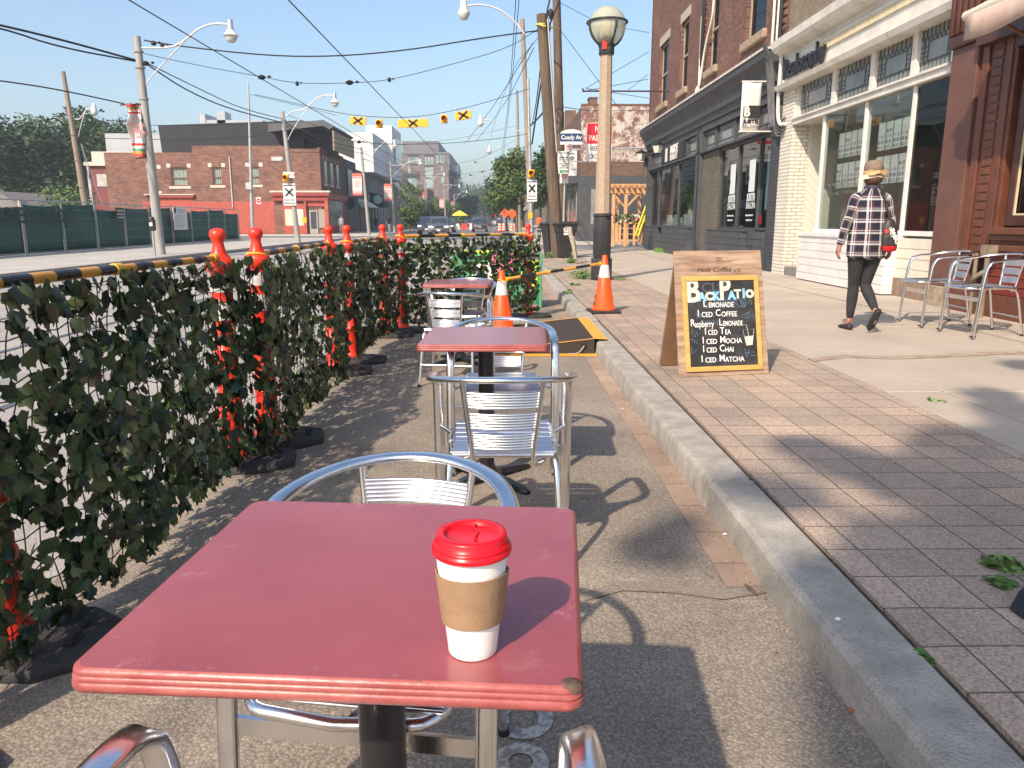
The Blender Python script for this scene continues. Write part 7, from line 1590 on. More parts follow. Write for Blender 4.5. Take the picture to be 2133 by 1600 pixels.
crosssign('right crossing sign with a black X, on the slim grey pole', 1108, 376, 419, 20, yr, .15); beacon('amber beacon above the right crossing sign', 1106, 362, yr, .40, .2)
m = MB(); m.box(P(1107, 0, yr).x - .12, P(1107, 0, yr).x + .12, yr - .14, yr - .1, P(1107, 455, yr).z, P(1107, 443, yr).z); one('push_button_plate', m, yell, 'yellow push button plate low on the slim grey pole', 'sign')
m = MB(); m.box(P(611, 0, y2).x - .12, P(611, 0, y2).x + .12, y2 - .22, y2 - .18, P(611, 464, y2).z, P(611, 453, y2).z); one('push_button_plate', m, yell, 'yellow push button plate low on the left crossing pole', 'sign')
# street name plate and camera on the left crossing pole
m = MB(); m.box(P(571, 0, y2).x, P(595, 0, y2).x, y2 - .25, y2 - .2, P(580, 371, y2).z, P(580, 359, y2).z); m.text('LIFT UNDER BUS', .11, FM((P(583, 0, y2).x, y2 - .255, P(583, 365, y2).z)), .003, 0, 1); one('bridge_plate', m, [whs, blk], 'small white plate beside the left crossing beacon', 'sign')
m = MB(); m.obox(P(578, 331, y2), (.6, .25, .2)); m.obox(P(589, 331, y2), (.12, .5, .12)); one('traffic_camera', m, galv, 'white camera box on the left crossing pole', 'camera')
# hanging signs over the road
ys = 43.0
def sag(a, b, s, n=14): return [Vector(a).lerp(Vector(b), i / n) - Vector((0, 0, s * 4 * (i / n) * (1 - i / n))) for i in range(n + 1)]
span = smooth_path([P(530, 197, ys), P(600, 212, ys), P(700, 235, ys), P(760, 243, ys), P(860, 246, ys), P(960, 228, ys), P(1040, 205, ys), P(1100, 186, ys)], 2)
w_ = MB(); w_.tube(span, .016, 5); one('sign_span_wire', w_, cable_m, 'sagging wire that carries the yellow X signs over the road', 'wire')
for (x0, y0, x1, y1, lab) in ((729, 243, 763, 261, 'leftmost hanging yellow sign with a black X'), (829, 248, 892, 266, 'widest hanging yellow sign with a black X, in the middle'), (948, 231, 982, 250, 'rightmost hanging yellow sign with a black X')):
    a = P(x0, y0, ys); b = P(x1, y1, ys); cx_, cz_ = (a.x + b.x) / 2, (a.z + b.z) / 2; W_, H_ = b.x - a.x, a.z - b.z; H_ *= .93; tl = {729: 5, 829: -2, 948: -9}[x0]; Mr = frame((cx_, ys - .02, cz_), (math.cos(R(tl)), 0, -math.sin(R(tl))), (math.sin(R(tl)), 0, math.cos(R(tl))))
    t = thing('crossing_sign', lab, 'hanging sign', (cx_, ys, cz_ - H_ / 2), 0, 'yellow crossing signs over the road')
    m = MB(); m.obox((cx_, ys, cz_), (W_, .12, H_), Mr.to_3x3() @ Matrix(((1, 0, 0), (0, 0, -1), (0, 1, 0))).to_3x3() if False else Matrix.Rotation(R(tl), 3, 'Y')); m.build('sign_box', yell, t, bevel=.02)
    m = MB(); xmark(m, None, H_ * 1.15, H_ * .82, H_ * .26, Mr @ Matrix.Translation((0, 0, .05))); m.build('x_symbol', blk, t)
    m = MB()
    for s in (-.45, .45): m.tube([(cx_ + W_ * s, ys, cz_ + H_ * .4), (cx_ + W_ * s, ys, cz_ + H_ * .4 + .3)], .02, 5)
    m.build('hanger', galv, t)
beacon('amber beacon hanging left of the widest yellow sign', 790, 258, ys, .42); beacon('amber beacon hanging right of the widest yellow sign', 925, 248, ys, .42)

# ---- overhead wires
def wire(label, pts, r=.018, grp='overhead wires', sm=2, mt=None, extra=None):
    m = MB(); pp = [P(*p) for p in pts]; m.tube(smooth_path(pp, sm), r * .78, 5)
    if extra:
        for e in extra: c = P(*e[:3]); m.lathe([(0, .09), (e[3] * .7, .03), (e[3] * .6, -.05), (0, -.09)], tuple(c), 8, sq=(1.2, 1)); m.lathe([(0, .05), (e[3] * .5, 0), (0, -.05)], tuple(c + Vector((e[3] * 1.6, 0, .02))), 6)
    return one('overhead_wire', m, mt or cable_m, label, 'wire', grp)
y1_ = yy
wire('thick twin cable running from the left edge to the big left pole', [(-120, 28, y1_ - 6), (0, 52, y1_ - 4), (140, 86, y1_ - 2), (284, 126, y1_)], .045)
wire('second strand just under the twin cable at the left edge', [(-120, 38, y1_ - 6), (0, 57, y1_ - 4), (120, 98, y1_ - 2), (284, 128, y1_)], .035)
wire('black cable dropping from the big left pole to the next one', [(303, 132, y1_), (390, 190, 32), (480, 228, 38), (590, 256, y2)], .035, extra=[(303, 132, y1_, .15)])
wire('upper of the cables from the big left pole towards the second pole', [(303, 130, y1_), (400, 178, 32), (500, 226, 38), (590, 248, y2)], .025)
wire('black service wire from the left edge to the striped banner', [(-80, 160, 22), (0, 168, 23.5), (120, 186, 25), (262, 217, y1_)], .028)
wire('heavy span wire from the big left pole to the wooden poles at the right', [(300, 84, y1_), (360, 95, y1_), (560, 117, y1_), (700, 118, y1_), (850, 105, y1_), (1000, 80, y1_), (1120, 64, y1_)], .03, extra=[(320, 90, y1_, .12), (338, 94, y1_, .10)])
wire('span wire holding the tram wires up across the road', [(300, 112, y1_), (420, 138, 27.5), (545, 160, 27.5), (620, 175, 27.5), (740, 173, 27.5), (815, 167, 27.5), (950, 132, 27.5), (1060, 100, 27), (1122, 60, 26)], .014, extra=[(545, 161, 27.5, .16), (728, 172, 27.5, .16), (619, 174, 27.5, .08), (811, 166, 27.5, .08)])
def WX(X, Z, y0, y1, label, grp='tram contact wires'):
    m = MB(); pts = []; yv_ = y0
    while yv_ < y1: pts.append((X + .0, yv_, Z)); yv_ += 12
    m.tube(pts, .014, 5); return one('tram_wire', m, cable_m, label, 'wire', grp)
WX(-4.2, 5.55, -6, 500, 'right-hand tram contact wire above the inner track'); WX(-7.35, 5.55, -6, 500, 'left-hand tram contact wire above the outer track')
wire('slack wire from the second left pole across to the right', [(596, 262, y2), (700, 290, y2), (800, 301, y2), (920, 300, y2), (1010, 292, y2), (1075, 284, 45), (1098, 278, 48)], .02, extra=[(748, 296, y2, .14)])
wire('thin wire looping below the hanging signs towards the right pole', [(600, 240, y2), (760, 300, 60), (850, 303, 62), (980, 285, 62), (1075, 262, 60)], .014)
wire('low far span wire with a hanger above the receding car', [(770, 372, 66), (870, 366, 90), (960, 365, 95), (1030, 352, 92), (1080, 330, 92)], .02, extra=[(980, 365, 95, .2), (1005, 358, 95, .2)])
wire('far span wire near the condo roof', [(756, 330, 66), (860, 365, 88), (960, 340, 90), (1010, 328, 90), (1076, 290, 92)], .02, extra=[(990, 338, 92, .2)])
wire('diagonal wire from the third left pole down to the fourth', [(756, 318, 66), (800, 340, 72), (830, 352, 84), (885, 380, 118)], .025); wire('lower diagonal wire from the third left pole', [(756, 330, 66), (815, 362, 84), (886, 398, 118)], .02)
wire('pole-to-pole cable from the second to the third left pole, upper strand', [(594, 256, y2), (660, 288, 54), (755, 312, 66)], .03); wire('pole-to-pole cable from the second to the third left pole, lower strand', [(594, 262, y2), (660, 300, 54), (755, 320, 66)], .025)
wire('wire across the black rooftop box between the left poles', [(160, 287, 44), (300, 290, 44), (430, 292, 44), (590, 280, y2)], .022); wire('lowest wire in front of the dark trees at the left edge', [(-40, 335, 36), (60, 330, 40), (160, 320, 44)], .02); wire('second lowest wire in front of the trees at the left', [(-40, 345, 36), (60, 340, 40), (165, 335, 44)], .02); wire('wire in front of the tree tops at the left', [(-40, 300, 36), (60, 290, 40), (158, 282, 44)], .02); wire('wire sagging through the trees to the leaning wooden pole', [(-40, 365, 36), (60, 378, 40), (175, 392, 44)], .022)
wire('thin wire from the steel pole to the second left pole', [(517, 196, 45), (600, 215, 45), (700, 240, 44)], .014)
wire('long power line from the top edge towards the far right poles, left strand', [(1075, -10, 26), (1062, 200, 40), (1040, 360, 80), (1032, 420, 160)], .018, 'power lines on the right'); wire('long power line from the top edge towards the far right poles, middle strand', [(1082, -10, 26), (1066, 180, 40), (1048, 330, 80), (1040, 400, 160)], .018, 'power lines on the right')
wire('power line from the right poles slanting down left to the span wires', [(1110, 90, 27), (1040, 205, 45), (975, 292, 62), (965, 300, 64)], .02); wire('parallel power line slanting down to the far span wires', [(1112, 100, 27), (1050, 222, 45), (990, 296, 62)], .018); wire('thin wire slanting from the right poles to the tram wires', [(1120, 80, 26), (1060, 150, 35), (1010, 330, 90)], .012)
wire('faint wire from the tall wooden pole to the brick corner', [(1166, 5, 30), (1250, 50, 31), (1352, 68, 32)], .012); wire('service wire from the tall wooden pole to the whitewashed building', [(1168, 222, 30), (1230, 232, 40), (1350, 230, 46)], .02); wire('steep black service cable on the right of the slim pole', [(1126, 140, 28), (1118, 210, 34), (1108, 262, 43)], .03)
wire('horizontal wire by the big left pole at banner height', [(315, 261, y1_), (400, 262, 36), (520, 258, 44)], .014)

# ---- torn striped banner on the big pole
yb3 = y1_ - .1
t = thing('pole_banner', 'curled white banner with red, green and orange stripes on the big left pole', 'banner', tuple(P(284, 330, yb3)), 0, None)
L_ = [(262, 217), (268, 232), (265, 250), (262, 258), (268, 278), (274, 300), (280, 326)]; Rr = [(290, 217), (292, 232), (293, 250), (296, 262), (300, 278), (303, 300), (305, 328)]
m = MB(); n = 6; cols = {0: 1, 1: 0, 2: 0, 3: 0, 4: 0, 5: 1}; vs = []; K = 28
import bisect
def interp(A, q): 
    f = q * (len(A) - 1); i = min(int(f), len(A) - 2); u_ = f - i; return (A[i][0] * (1 - u_) + A[i + 1][0] * u_, A[i][1] * (1 - u_) + A[i + 1][1] * u_)
for k in range(K + 1):
    l = interp(L_, k / K); r_ = interp(Rr, k / K)
    for i in range(n + 1): px_ = l[0] + (r_[0] - l[0]) * i / n; py_ = l[1] + (r_[1] - l[1]) * i / n; vs.append(P(px_, py_, yb3 - .18 * math.sin(i * 1.0 + k * .15) - (.25 if i < 2 and 3 < k < 12 else 0)))
fm = []
for k in range(K):
    for i in range(n):
        st = {0: 1, 1: 1, 2: 2, 3: 3, 4: 0, 5: 1, 6: 0}.get(k, 0) if k < 7 else {23: 1, 24: 0, 25: 2, 26: 3, 27: 1}.get(k, 0)
        m.add([vs[k * 7 + i], vs[k * 7 + i + 1], vs[(k + 1) * 7 + i + 1], vs[(k + 1) * 7 + i]], [(0, 1, 2, 3)], st)
b_ = m.build('banner_cloth', [pm('banner_white', (.72, .70, .66), (.80, .78, .74), 3, .8), pm('banner_red', (.62, .06, .05)), pm('banner_green', (.10, .36, .2)), pm('banner_orange', (.75, .30, .06))], t); b_.modifiers.new('t', 'SOLIDIFY').thickness = .01
m = MB()
for i, s in enumerate(('FESTIVAL', 'INDIA', 'BAZAAR', 'RIA')): m.text(s, .13, FM(P(286 + i, 261 + i * 8, yb3 - .22)), .004, .002)
m.build('banner_print', pm('banner_pink', (.65, .18, .18)), t)
m = MB(); m.tube([P(250, 218, yb3), P(296, 216, yb3)], .035, 6); m.tube([P(282, 329, yb3), P(310, 326, yb3)], .035, 6); m.build('banner_arm', black_metal, t)
for i, (px_, pya, pyb, w_, yq_, lab) in enumerate(((744, 361, 407, 18, 65.8, 'pink and white banner on the third left pole'), (808, 383, 418, 15, 83.8, 'pink and white banner on the fourth left pole'), (878, 404, 429, 11, 117.8, 'grey and pink banner on the fifth left pole'), (920, 413, 434, 9, 145.8, 'small pink banner on the sixth left pole'), (942, 420, 442, 8, 188, 'tiny pink banner on the seventh left pole'))):
    t = thing('street_banner', lab, 'banner', tuple(P(px_, pyb, yq_)), 0, 'pink street banners'); a = P(px_ - w_ / 2, pyb, yq_); b = P(px_ + w_ / 2, pya, yq_)
    m = MB(); m.box(a.x, b.x, yq_, yq_ + .02, a.z, b.z); m.build('banner_cloth', pm('banner_pale', (.62, .52, .50), None, rough=.8), t)
    m = MB(); h_ = b.z - a.z
    for (q0, q1) in ((.86, 1.0), (.78, .82), (0, .10), (.14, .17)): m.box(a.x, b.x, yq_ - .006, yq_ - .001, a.z + q0 * h_, a.z + q1 * h_)
    for q in (.4, .5, .6): m.box(a.x + .2, b.x - .2, yq_ - .005, yq_ - .001, a.z + q * h_, a.z + (q + .03) * h_)
    m.build('banner_stripes', pm('stripe_coral', (.62, .12, .09)), t)

# ---- signs on the right
t = thing('street_name_sign', 'blue and white street name plate reading Coady Av', 'sign', tuple(P(1190, 298, 28.2)), 0)
a, b = P(1167, 295, 28.2), P(1213, 278, 28.2); m = MB(); m.box(a.x, b.x, 28.2, 28.25, a.z, b.z); m.build('blue_plate', pm('navy_plate', (.012, .045, .13), None, rough=.4), t)
m = MB(); pts_ = [(a.x + (b.x - a.x) * i / 8, b.z + .12 * math.sin(math.pi * i / 8) ** .6) for i in range(9)]; m.prism([(a.x, b.z + .001)] + [(p[0], p[1] + .02) for p in pts_] + [(b.x, b.z + .001)], 28.2, 28.25, 'y'); m.box(a.x, b.x, 28.201, 28.249, a.z - .1, a.z - .001); m.build('white_crest', whs, t)
m = MB(); m.text('Coady Av', .21, FM(((a.x + b.x) / 2, 28.195, (a.z + b.z) / 2)), .003, .005, sx=.85); m.build('name_lettering', whs, t)
t = thing('sign_post', 'thin steel sign post behind the black bins', 'sign post', (P(1173, 465, 27).x, 27, .13)); m = MB(); q_ = P(1173, 470, 27); m.tube([(q_.x, 27, .13), P(1179, 299, 27)], .04, 6); m.build('post', galv, t)
def plate(name, label, x0, y0, x1, y1, Y, face, prints, grp=None):
    a, b = P(x0, y1, Y), P(x1, y0, Y); t = thing(name, label, 'sign', ((a.x + b.x) / 2, Y, a.z), 0, grp); m = MB(); m.box(a.x, b.x, Y, Y + .015, a.z, b.z); m.build('sign_plate', face, t, bevel=.004)
    W_ = b.x - a.x; H_ = b.z - a.z
    for (mt, fn) in prints:
        m = MB(); fn(m, a, W_, H_, Y - .006); m.build('sign_print', mt, t)
    return t
def tx(s, u_, v, sz, bold=.0, sx=1): return lambda m, a, W, H, y: m.text(s, sz * H, FM((a.x + u_ * W, y, a.z + v * H)), .003, bold, sx=sx)
def many(*f): 
    def g(m, a, W, H, y): [q(m, a, W, H, y) for q in f]
    return g
def noparking(m, a, W, H, y, c=(.5, .6), r=.3):
    cc = Vector((a.x + c[0] * W, y, a.z + c[1] * H)); rr_ = r * W
    m.tube([cc + Vector((rr_ * math.cos(q), 0, rr_ * math.sin(q))) for q in [i * .3 for i in range(21)]], rr_ * .12, 4); m.tube([cc + Vector((-rr_ * .7, 0, rr_ * .7)), cc + Vector((rr_ * .7, 0, -rr_ * .7))], rr_ * .1, 4)
plate('no_parking_sign', 'small white no parking sign under the blue street name plate', 1176, 300, 1192, 318, 26.8, whs, [(redS, noparking), (blk, tx('P', .5, .6, .3, .01))])
plate('parking_hours_sign', 'white parking hours sign with small green marks on the thin post', 1161, 315, 1187, 362, 26.6, whs, [(blk, many(tx('MON - FRI', .5, .72, .085, .003), tx('9:00AM-3:30PM', .5, .62, .07), tx('SAT', .5, .53, .08), tx('8:00AM-6:00PM', .5, .44, .07), tx('SUN', .5, .35, .08, .003), tx('1:00PM-6:00PM', .5, .26, .07), tx('7529', .65, .10, .12, .003), tx('PAY MACHINE', .4, .92, .07))), (grn, lambda m, a, W, H, y: (m.box(a.x + .18 * W, a.x + .42 * W, y, y + .003, a.z + .03 * H, a.z + .17 * H), m.lathe([(0, .003), (.1 * W, .003), (.1 * W, 0)], (a.x + .87 * W, y, a.z + .9 * H), 12, M=Matrix.Rotation(R(90), 3, 'X'))))])
plate('lower_parking_sign', 'small white sign peeking out beneath the parking hours sign', 1166, 355, 1184, 382, 26.9, whs, [(redS, noparking)])
def eye(m, a, W, H, y):
    c = Vector((a.x + .45 * W, y, a.z + .62 * H)); m.tube([c + Vector((.3 * W * math.cos(q), 0, .10 * H * math.sin(q))) for q in [R(20 + 14 * i) for i in range(11)]], .02, 4); m.lathe([(0, .004), (.13 * W, .004), (.13 * W, 0)], tuple(c + Vector((0, 0, .02))), 12, M=Matrix.Rotation(R(90), 3, 'X')); m.tube([c + Vector((.36 * W * math.cos(q), 0, .17 * H + .06 * H * math.sin(q))) for q in [R(30 + 12 * i) for i in range(10)]], .016, 4); m.text('brow', .1 * H, FM((a.x + .6 * W, y, a.z + .25 * H)), .003)
plate('eye_poster', 'white hanging sign with a drawn eye beyond the street name plate', 1183, 312, 1202, 366, 34, whs, [(blk, eye)])
tn = plate('no_passing_sign', 'red and white NO PASSING sign half hidden by the aggregate lamp post', 1221, 256, 1276, 336, 27.5, whs, [(redS, lambda m, a, W, H, y: m.box(a.x + .015, a.x + W - .015, y + .001, y + .004, a.z + .46 * H, a.z + H - .015)), (whs, many(tx('NO', .5, .84, .20, .006, .8), tx('PASSING', .5, .60, .20, .006, .72))), (blk, many(tx('HERE TO', .5, .33, .17, .002, .72), tx('CROSSING', .5, .12, .17, .002, .70)))])
m = MB(); m.tube([P(1180, 312, 27.7), P(1345, 308, 27.7)], .03, 6); m.tube([P(1175, 335, 28), P(1225, 338, 27.7)], .02, 5); one('steel_rod', m, galv, 'long thin steel rod holding the NO PASSING sign', 'rod')
plate('no_entry_sign', 'small red no entry sign low on the corner shop wall', 534, 411, 543, 425, 60, whs, [(redS, lambda m, a, W, H, y: m.lathe([(0, .01), (.45 * W, .01), (.45 * W, 0)], (a.x + W / 2, y, a.z + H / 2), 16, M=Matrix.Rotation(R(90), 3, 'X'))), (whs, lambda m, a, W, H, y: m.box(a.x + .2 * W, a.x + .8 * W, y - .02, y - .012, a.z + .45 * H, a.z + .56 * H))])

# ---- bins, stick, weeds
bin_m = pm('bin_black', (.018, .018, .02), (.034, .034, .034), 6, .55, bump=.2, bscale=40)
def wheelie(label, x, y, rz, h=1.08, s=1.0):
    t = thing('wheeled_bin', label, 'bin', (x, y, .13), rz, 'black wheeled bins'); t.scale = (.86, .86, 1); m = MB()
    ring = lambda z, w_, d_, o=0: [(-w_, -d_ + o, z), (w_, -d_ + o, z), (w_, d_ + o, z), (-w_, d_ + o, z)]
    R_ = [ring(.03, .25, .25), ring(.8, .32, .34), ring(.8, .345, .365), ring(h - .08, .36, .39), ring(h - .08, .385, .42), ring(h - .03, .385, .42)]; vs = [p for r in R_ for p in r]
    m.add(vs, [(i * 4 + j, i * 4 + (j + 1) % 4, (i + 1) * 4 + (j + 1) % 4, (i + 1) * 4 + j) for i in range(5) for j in range(4)] + [(3, 2, 1, 0)]); m.build('bin_body', bin_m, t, world=False, bevel=.012)
    m = MB(); vs = [(-.41, -.46, h - .028), (.41, -.46, h - .028), (.41, .46, h - .028), (-.41, .46, h - .028), (-.36, -.40, h + .03), (.36, -.40, h + .03), (.36, .44, h + .06), (-.36, .44, h + .06)]; m.add(vs, [(0, 3, 2, 1), (4, 5, 6, 7), (0, 1, 5, 4), (1, 2, 6, 5), (2, 3, 7, 6), (3, 0, 4, 7)]); m.tube([(-.3, .48, h - .03), (.3, .48, h - .03)], .02, 8); m.build('lid', bin_m, t, world=False, bevel=.012)
    for s_ in (1, -1):
        m = MB(); m.tube([(s_ * .24, .27, .13), (s_ * .30, .27, .13)], .13, 20); wh_ = m.build('wheel', pm('tyre_grey', (.03, .03, .03), (.06, .058, .055), 9, .8), t, world=False); m = MB(); m.lathe([(0, .30), (.06, .31), (.07, .3)], (0, .27, .13), 16, M=Matrix.Rotation(R(90 * s_), 3, 'Y')); m.build('hub', pm('hub_tan', (.25, .2, .15)), wh_, world=False)
    return t
q_ = G(1173, 538, .13); wb1 = wheelie('front black wheeled bin with a white city mark, beside the wooden pole', q_.x + .03, q_.y + .3, R(-72)); wheelie('rear black wheeled bin, mostly hidden behind the front one', q_.x - .26, q_.y + 1.1, R(-72))
m = MB(); c = Vector((q_.x, q_.y + .2, 0)); f_ = Vector((math.sin(R(0)), -1, 0)); Mb2 = frame((q_.x + .06, q_.y - .36, .98), (1, .0, 0)); vs = [Mb2 @ Vector(v) for v in ((-.08, -.04, 0), (-.08, .12, 0), (-.045, .05, 0), (-.02, .14, 0), (.0, .05, 0), (.03, .15, 0), (.05, .06, 0), (.08, .13, 0), (.08, -.04, 0))]; 
m.add(vs, [(0, 1, 2), (0, 2, 3), (0, 3, 4), (0, 4, 5), (0, 5, 6), (0, 6, 7), (0, 7, 8)]); m.add([Mb2 @ Vector(v) for v in ((-.08, -.12, 0), (.08, -.12, 0), (.08, -.06, 0), (-.08, -.06, 0))], [(0, 1, 2, 3)])
bpy.context.view_layer.update(); mk = m.build('city_mark', whs, None); mk.parent = wb1; mk.matrix_parent_inverse = wb1.matrix_world.inverted()
m = MB(); m.tube([P(1187, 474, 21.6), P(1189, 492, 21.5), P(1194, 510, 21.4), P(1199, 540, 21.3)], [.06, .06, .055, .045], 8); m.tube([P(1193, 492, 21.5), P(1201, 530, 21.4)], [.05, .03], 8); one('driftwood_stake', m, pm('bark_grey', (.24, .2, .15), (.36, .31, .25), 8, .95, stretch=(4, 4, .4)), 'pale broken stake leaning against the front black bin', 'stake')
weed_g = [pm('weed_green', (.05, .12, .025), (.09, .18, .04), 20, .7), pm('weed_pale', (.12, .20, .05), (.18, .26, .08), 20, .7)]
def weed(label, x, y, z, r, h, n, seed, round_=False, name='weed_tuft', grp='weeds in the pavement joints'):
    rnd = random.Random(seed); m = MB()
    for i in range(n):
        a = rnd.uniform(0, 6.28); q = rnd.random() ** .6; p = Vector((x + math.cos(a) * r * q, y + math.sin(a) * r * q, z + rnd.random() * h * (1 - q * .6) * (0.6 if round_ else .9)))
        if round_: s = rnd.uniform(.012, .022); m.lathe([(0, 0), (s * .6, .001), (s, .003)], tuple(p), 8, mi=0, M=Matrix.Rotation(rnd.uniform(-.5, .5), 3, 'X'))
        elif rnd.random() < .5:
            d = Vector((math.cos(a), math.sin(a), 0)); q2_ = Vector((x, y, z)) + d * r * .3; e = p + d * .03 + Vector((0, 0, h * .3)); s = Vector((-d.y, d.x, 0)) * .006; m.add([q2_ - s, q2_ + s, e], [(0, 1, 2)], rnd.randint(0, 1))
        else: leaf(m, p, Vector((rnd.gauss(0, 1), rnd.gauss(-.4, 1), 1)), Vector((rnd.gauss(0, 1), rnd.gauss(0, 1), 0)), rnd.uniform(.02, .05) * (1 + h), rnd.randint(0, 1), rnd)
    return one(name, m, weed_g, label, 'weed', grp)
for k, (px_, py_, r, h, n, lab) in enumerate(((1190, 548, .22, .22, 160, 'leafy weed at the foot of the front bin'), (1143, 538, .2, .28, 140, 'grass tuft left of the front bin'), (1212, 580, .28, .30, 220, 'tall weeds at the left foot of the globe lamp base'), (1292, 583, .12, .06, 50, 'small weed right of the globe lamp base'), (1196, 594, .12, .06, 50, 'low weed on the pavers left of the cone'), (1185, 612, .10, .08, 50, 'weed in the kerb joint beyond the ramp'), (1158, 562, .1, .05, 40, 'far weed on the kerb line'))):
    p_ = G(px_, py_, .13); weed(lab, p_.x, p_.y, .13, r, h, n, 30 + k)
for k, (px_, py_) in enumerate(((1148, 577), (1160, 596), (1172, 618))): p_ = G(px_, py_); weed('gutter weed along the far kerb foot, number %s from the ramp' % ('three', 'two', 'one')[k] if False else ('farthest', 'middle', 'nearest')[k] + ' weed along the foot of the far kerb', p_.x, p_.y, .01, .09, .12, 50, 50 + k)
p_ = G(2088, 1180, .13); weed('clump of small leaves by the dark bench foot at the right edge', p_.x, p_.y, .13, .055, .035, 120, 61); p_ = G(2078, 1218, .13); weed('round-leaved weed by the dark bench foot', p_.x, p_.y, .13, .045, .03, 18, 62, True); p_ = G(1926, 1364, .128); weed('round-leaved seedling in the kerb joint', p_.x, p_.y, .115, .022, .03, 9, 63, True)
p_ = G(1950, 835, .13); weed('moss-like tuft in the concrete joint', p_.x, p_.y, .125, .05, .01, 40, 64)
p_ = G(1392, 521, .13); m = MB(); rnd = random.Random(2)
for i in range(900):
    x_ = 5.75 + rnd.random() * .35; y_ = 28.65 + rnd.random() * .7; m.add([(x_, y_, .13), (x_ + .02, y_, .13), (x_ + rnd.uniform(-.03, .03), y_ + rnd.uniform(-.03, .03), .13 + rnd.uniform(.08, .2))], [(0, 1, 2)])
o_ = one('grass_patch', m, pm('astro_green', (.10, .22, .04), (.14, .28, .06), 9, .8), None, None); tag(o_, 'bright green grass patch between the slate stall boards', 'grass', kind='stuff')
# bench foot at the right edge, twig, butts and leaves on the ground
p_ = G(2160, 1285, .13); m = MB(); x_, y_ = p_.x, p_.y
m.prism([(x_ - .055, .13), (x_ + .2, .13), (x_ + .2, .32), (x_ + .12, .32), (x_ + .03, .255), (x_ - .03, .19)], y_ - .02, y_ + .05, 'y'); one('bench_foot', m, pm('navy_iron', (.012, .016, .024), (.022, .028, .04), 10, .5), 'dark iron foot of street furniture cut by the right edge', 'iron foot', bevel=.006)
deb = MB(); p_ = G(1563, 1235); deb.tube([p_ + Vector((-.006, .04, .012)), p_ + Vector((0, 0, .014)), p_ + Vector((.012, -.035, .01))], [.004, .007, .004], 6); one('twig', deb, pm('twig_brown', (.08, .05, .03), (.13, .09, .06), 40, .9), 'short dark twig lying at the kerb foot', 'twig')
for k, (px_, py_, z, c, lab) in enumerate(((1510, 1113, .012, (.7, .68, .6), 'pale cigarette end at the kerb foot'), (1297, 852, .012, (.6, .58, .55), 'white crumb on the gutter pavers'), (1745, 1290, .140, (.75, .74, .7), 'white gum spot on the kerb top'), (1772, 1480, .012, (.35, .12, .05), 'small reddish leaf at the kerb foot'))):
    p_ = G(px_, py_, z); m = MB(); m.lathe([(0, .006), (.005, .005), (.006, 0)], tuple(p_), 8, sq=(1.5, 1)); one('litter', m, pm('litter_%d' % k, c), lab, 'litter')
p_ = G(840, 872); m = MB(); m.tube([p_ + Vector((-.06, 0, .008)), p_ + Vector((.05, .004, .008))], .0025, 5); one('stir_stick', m, pm('stick_pale', (.4, .32, .2)), 'thin pale stick lying on the sunlit lane', 'stick')

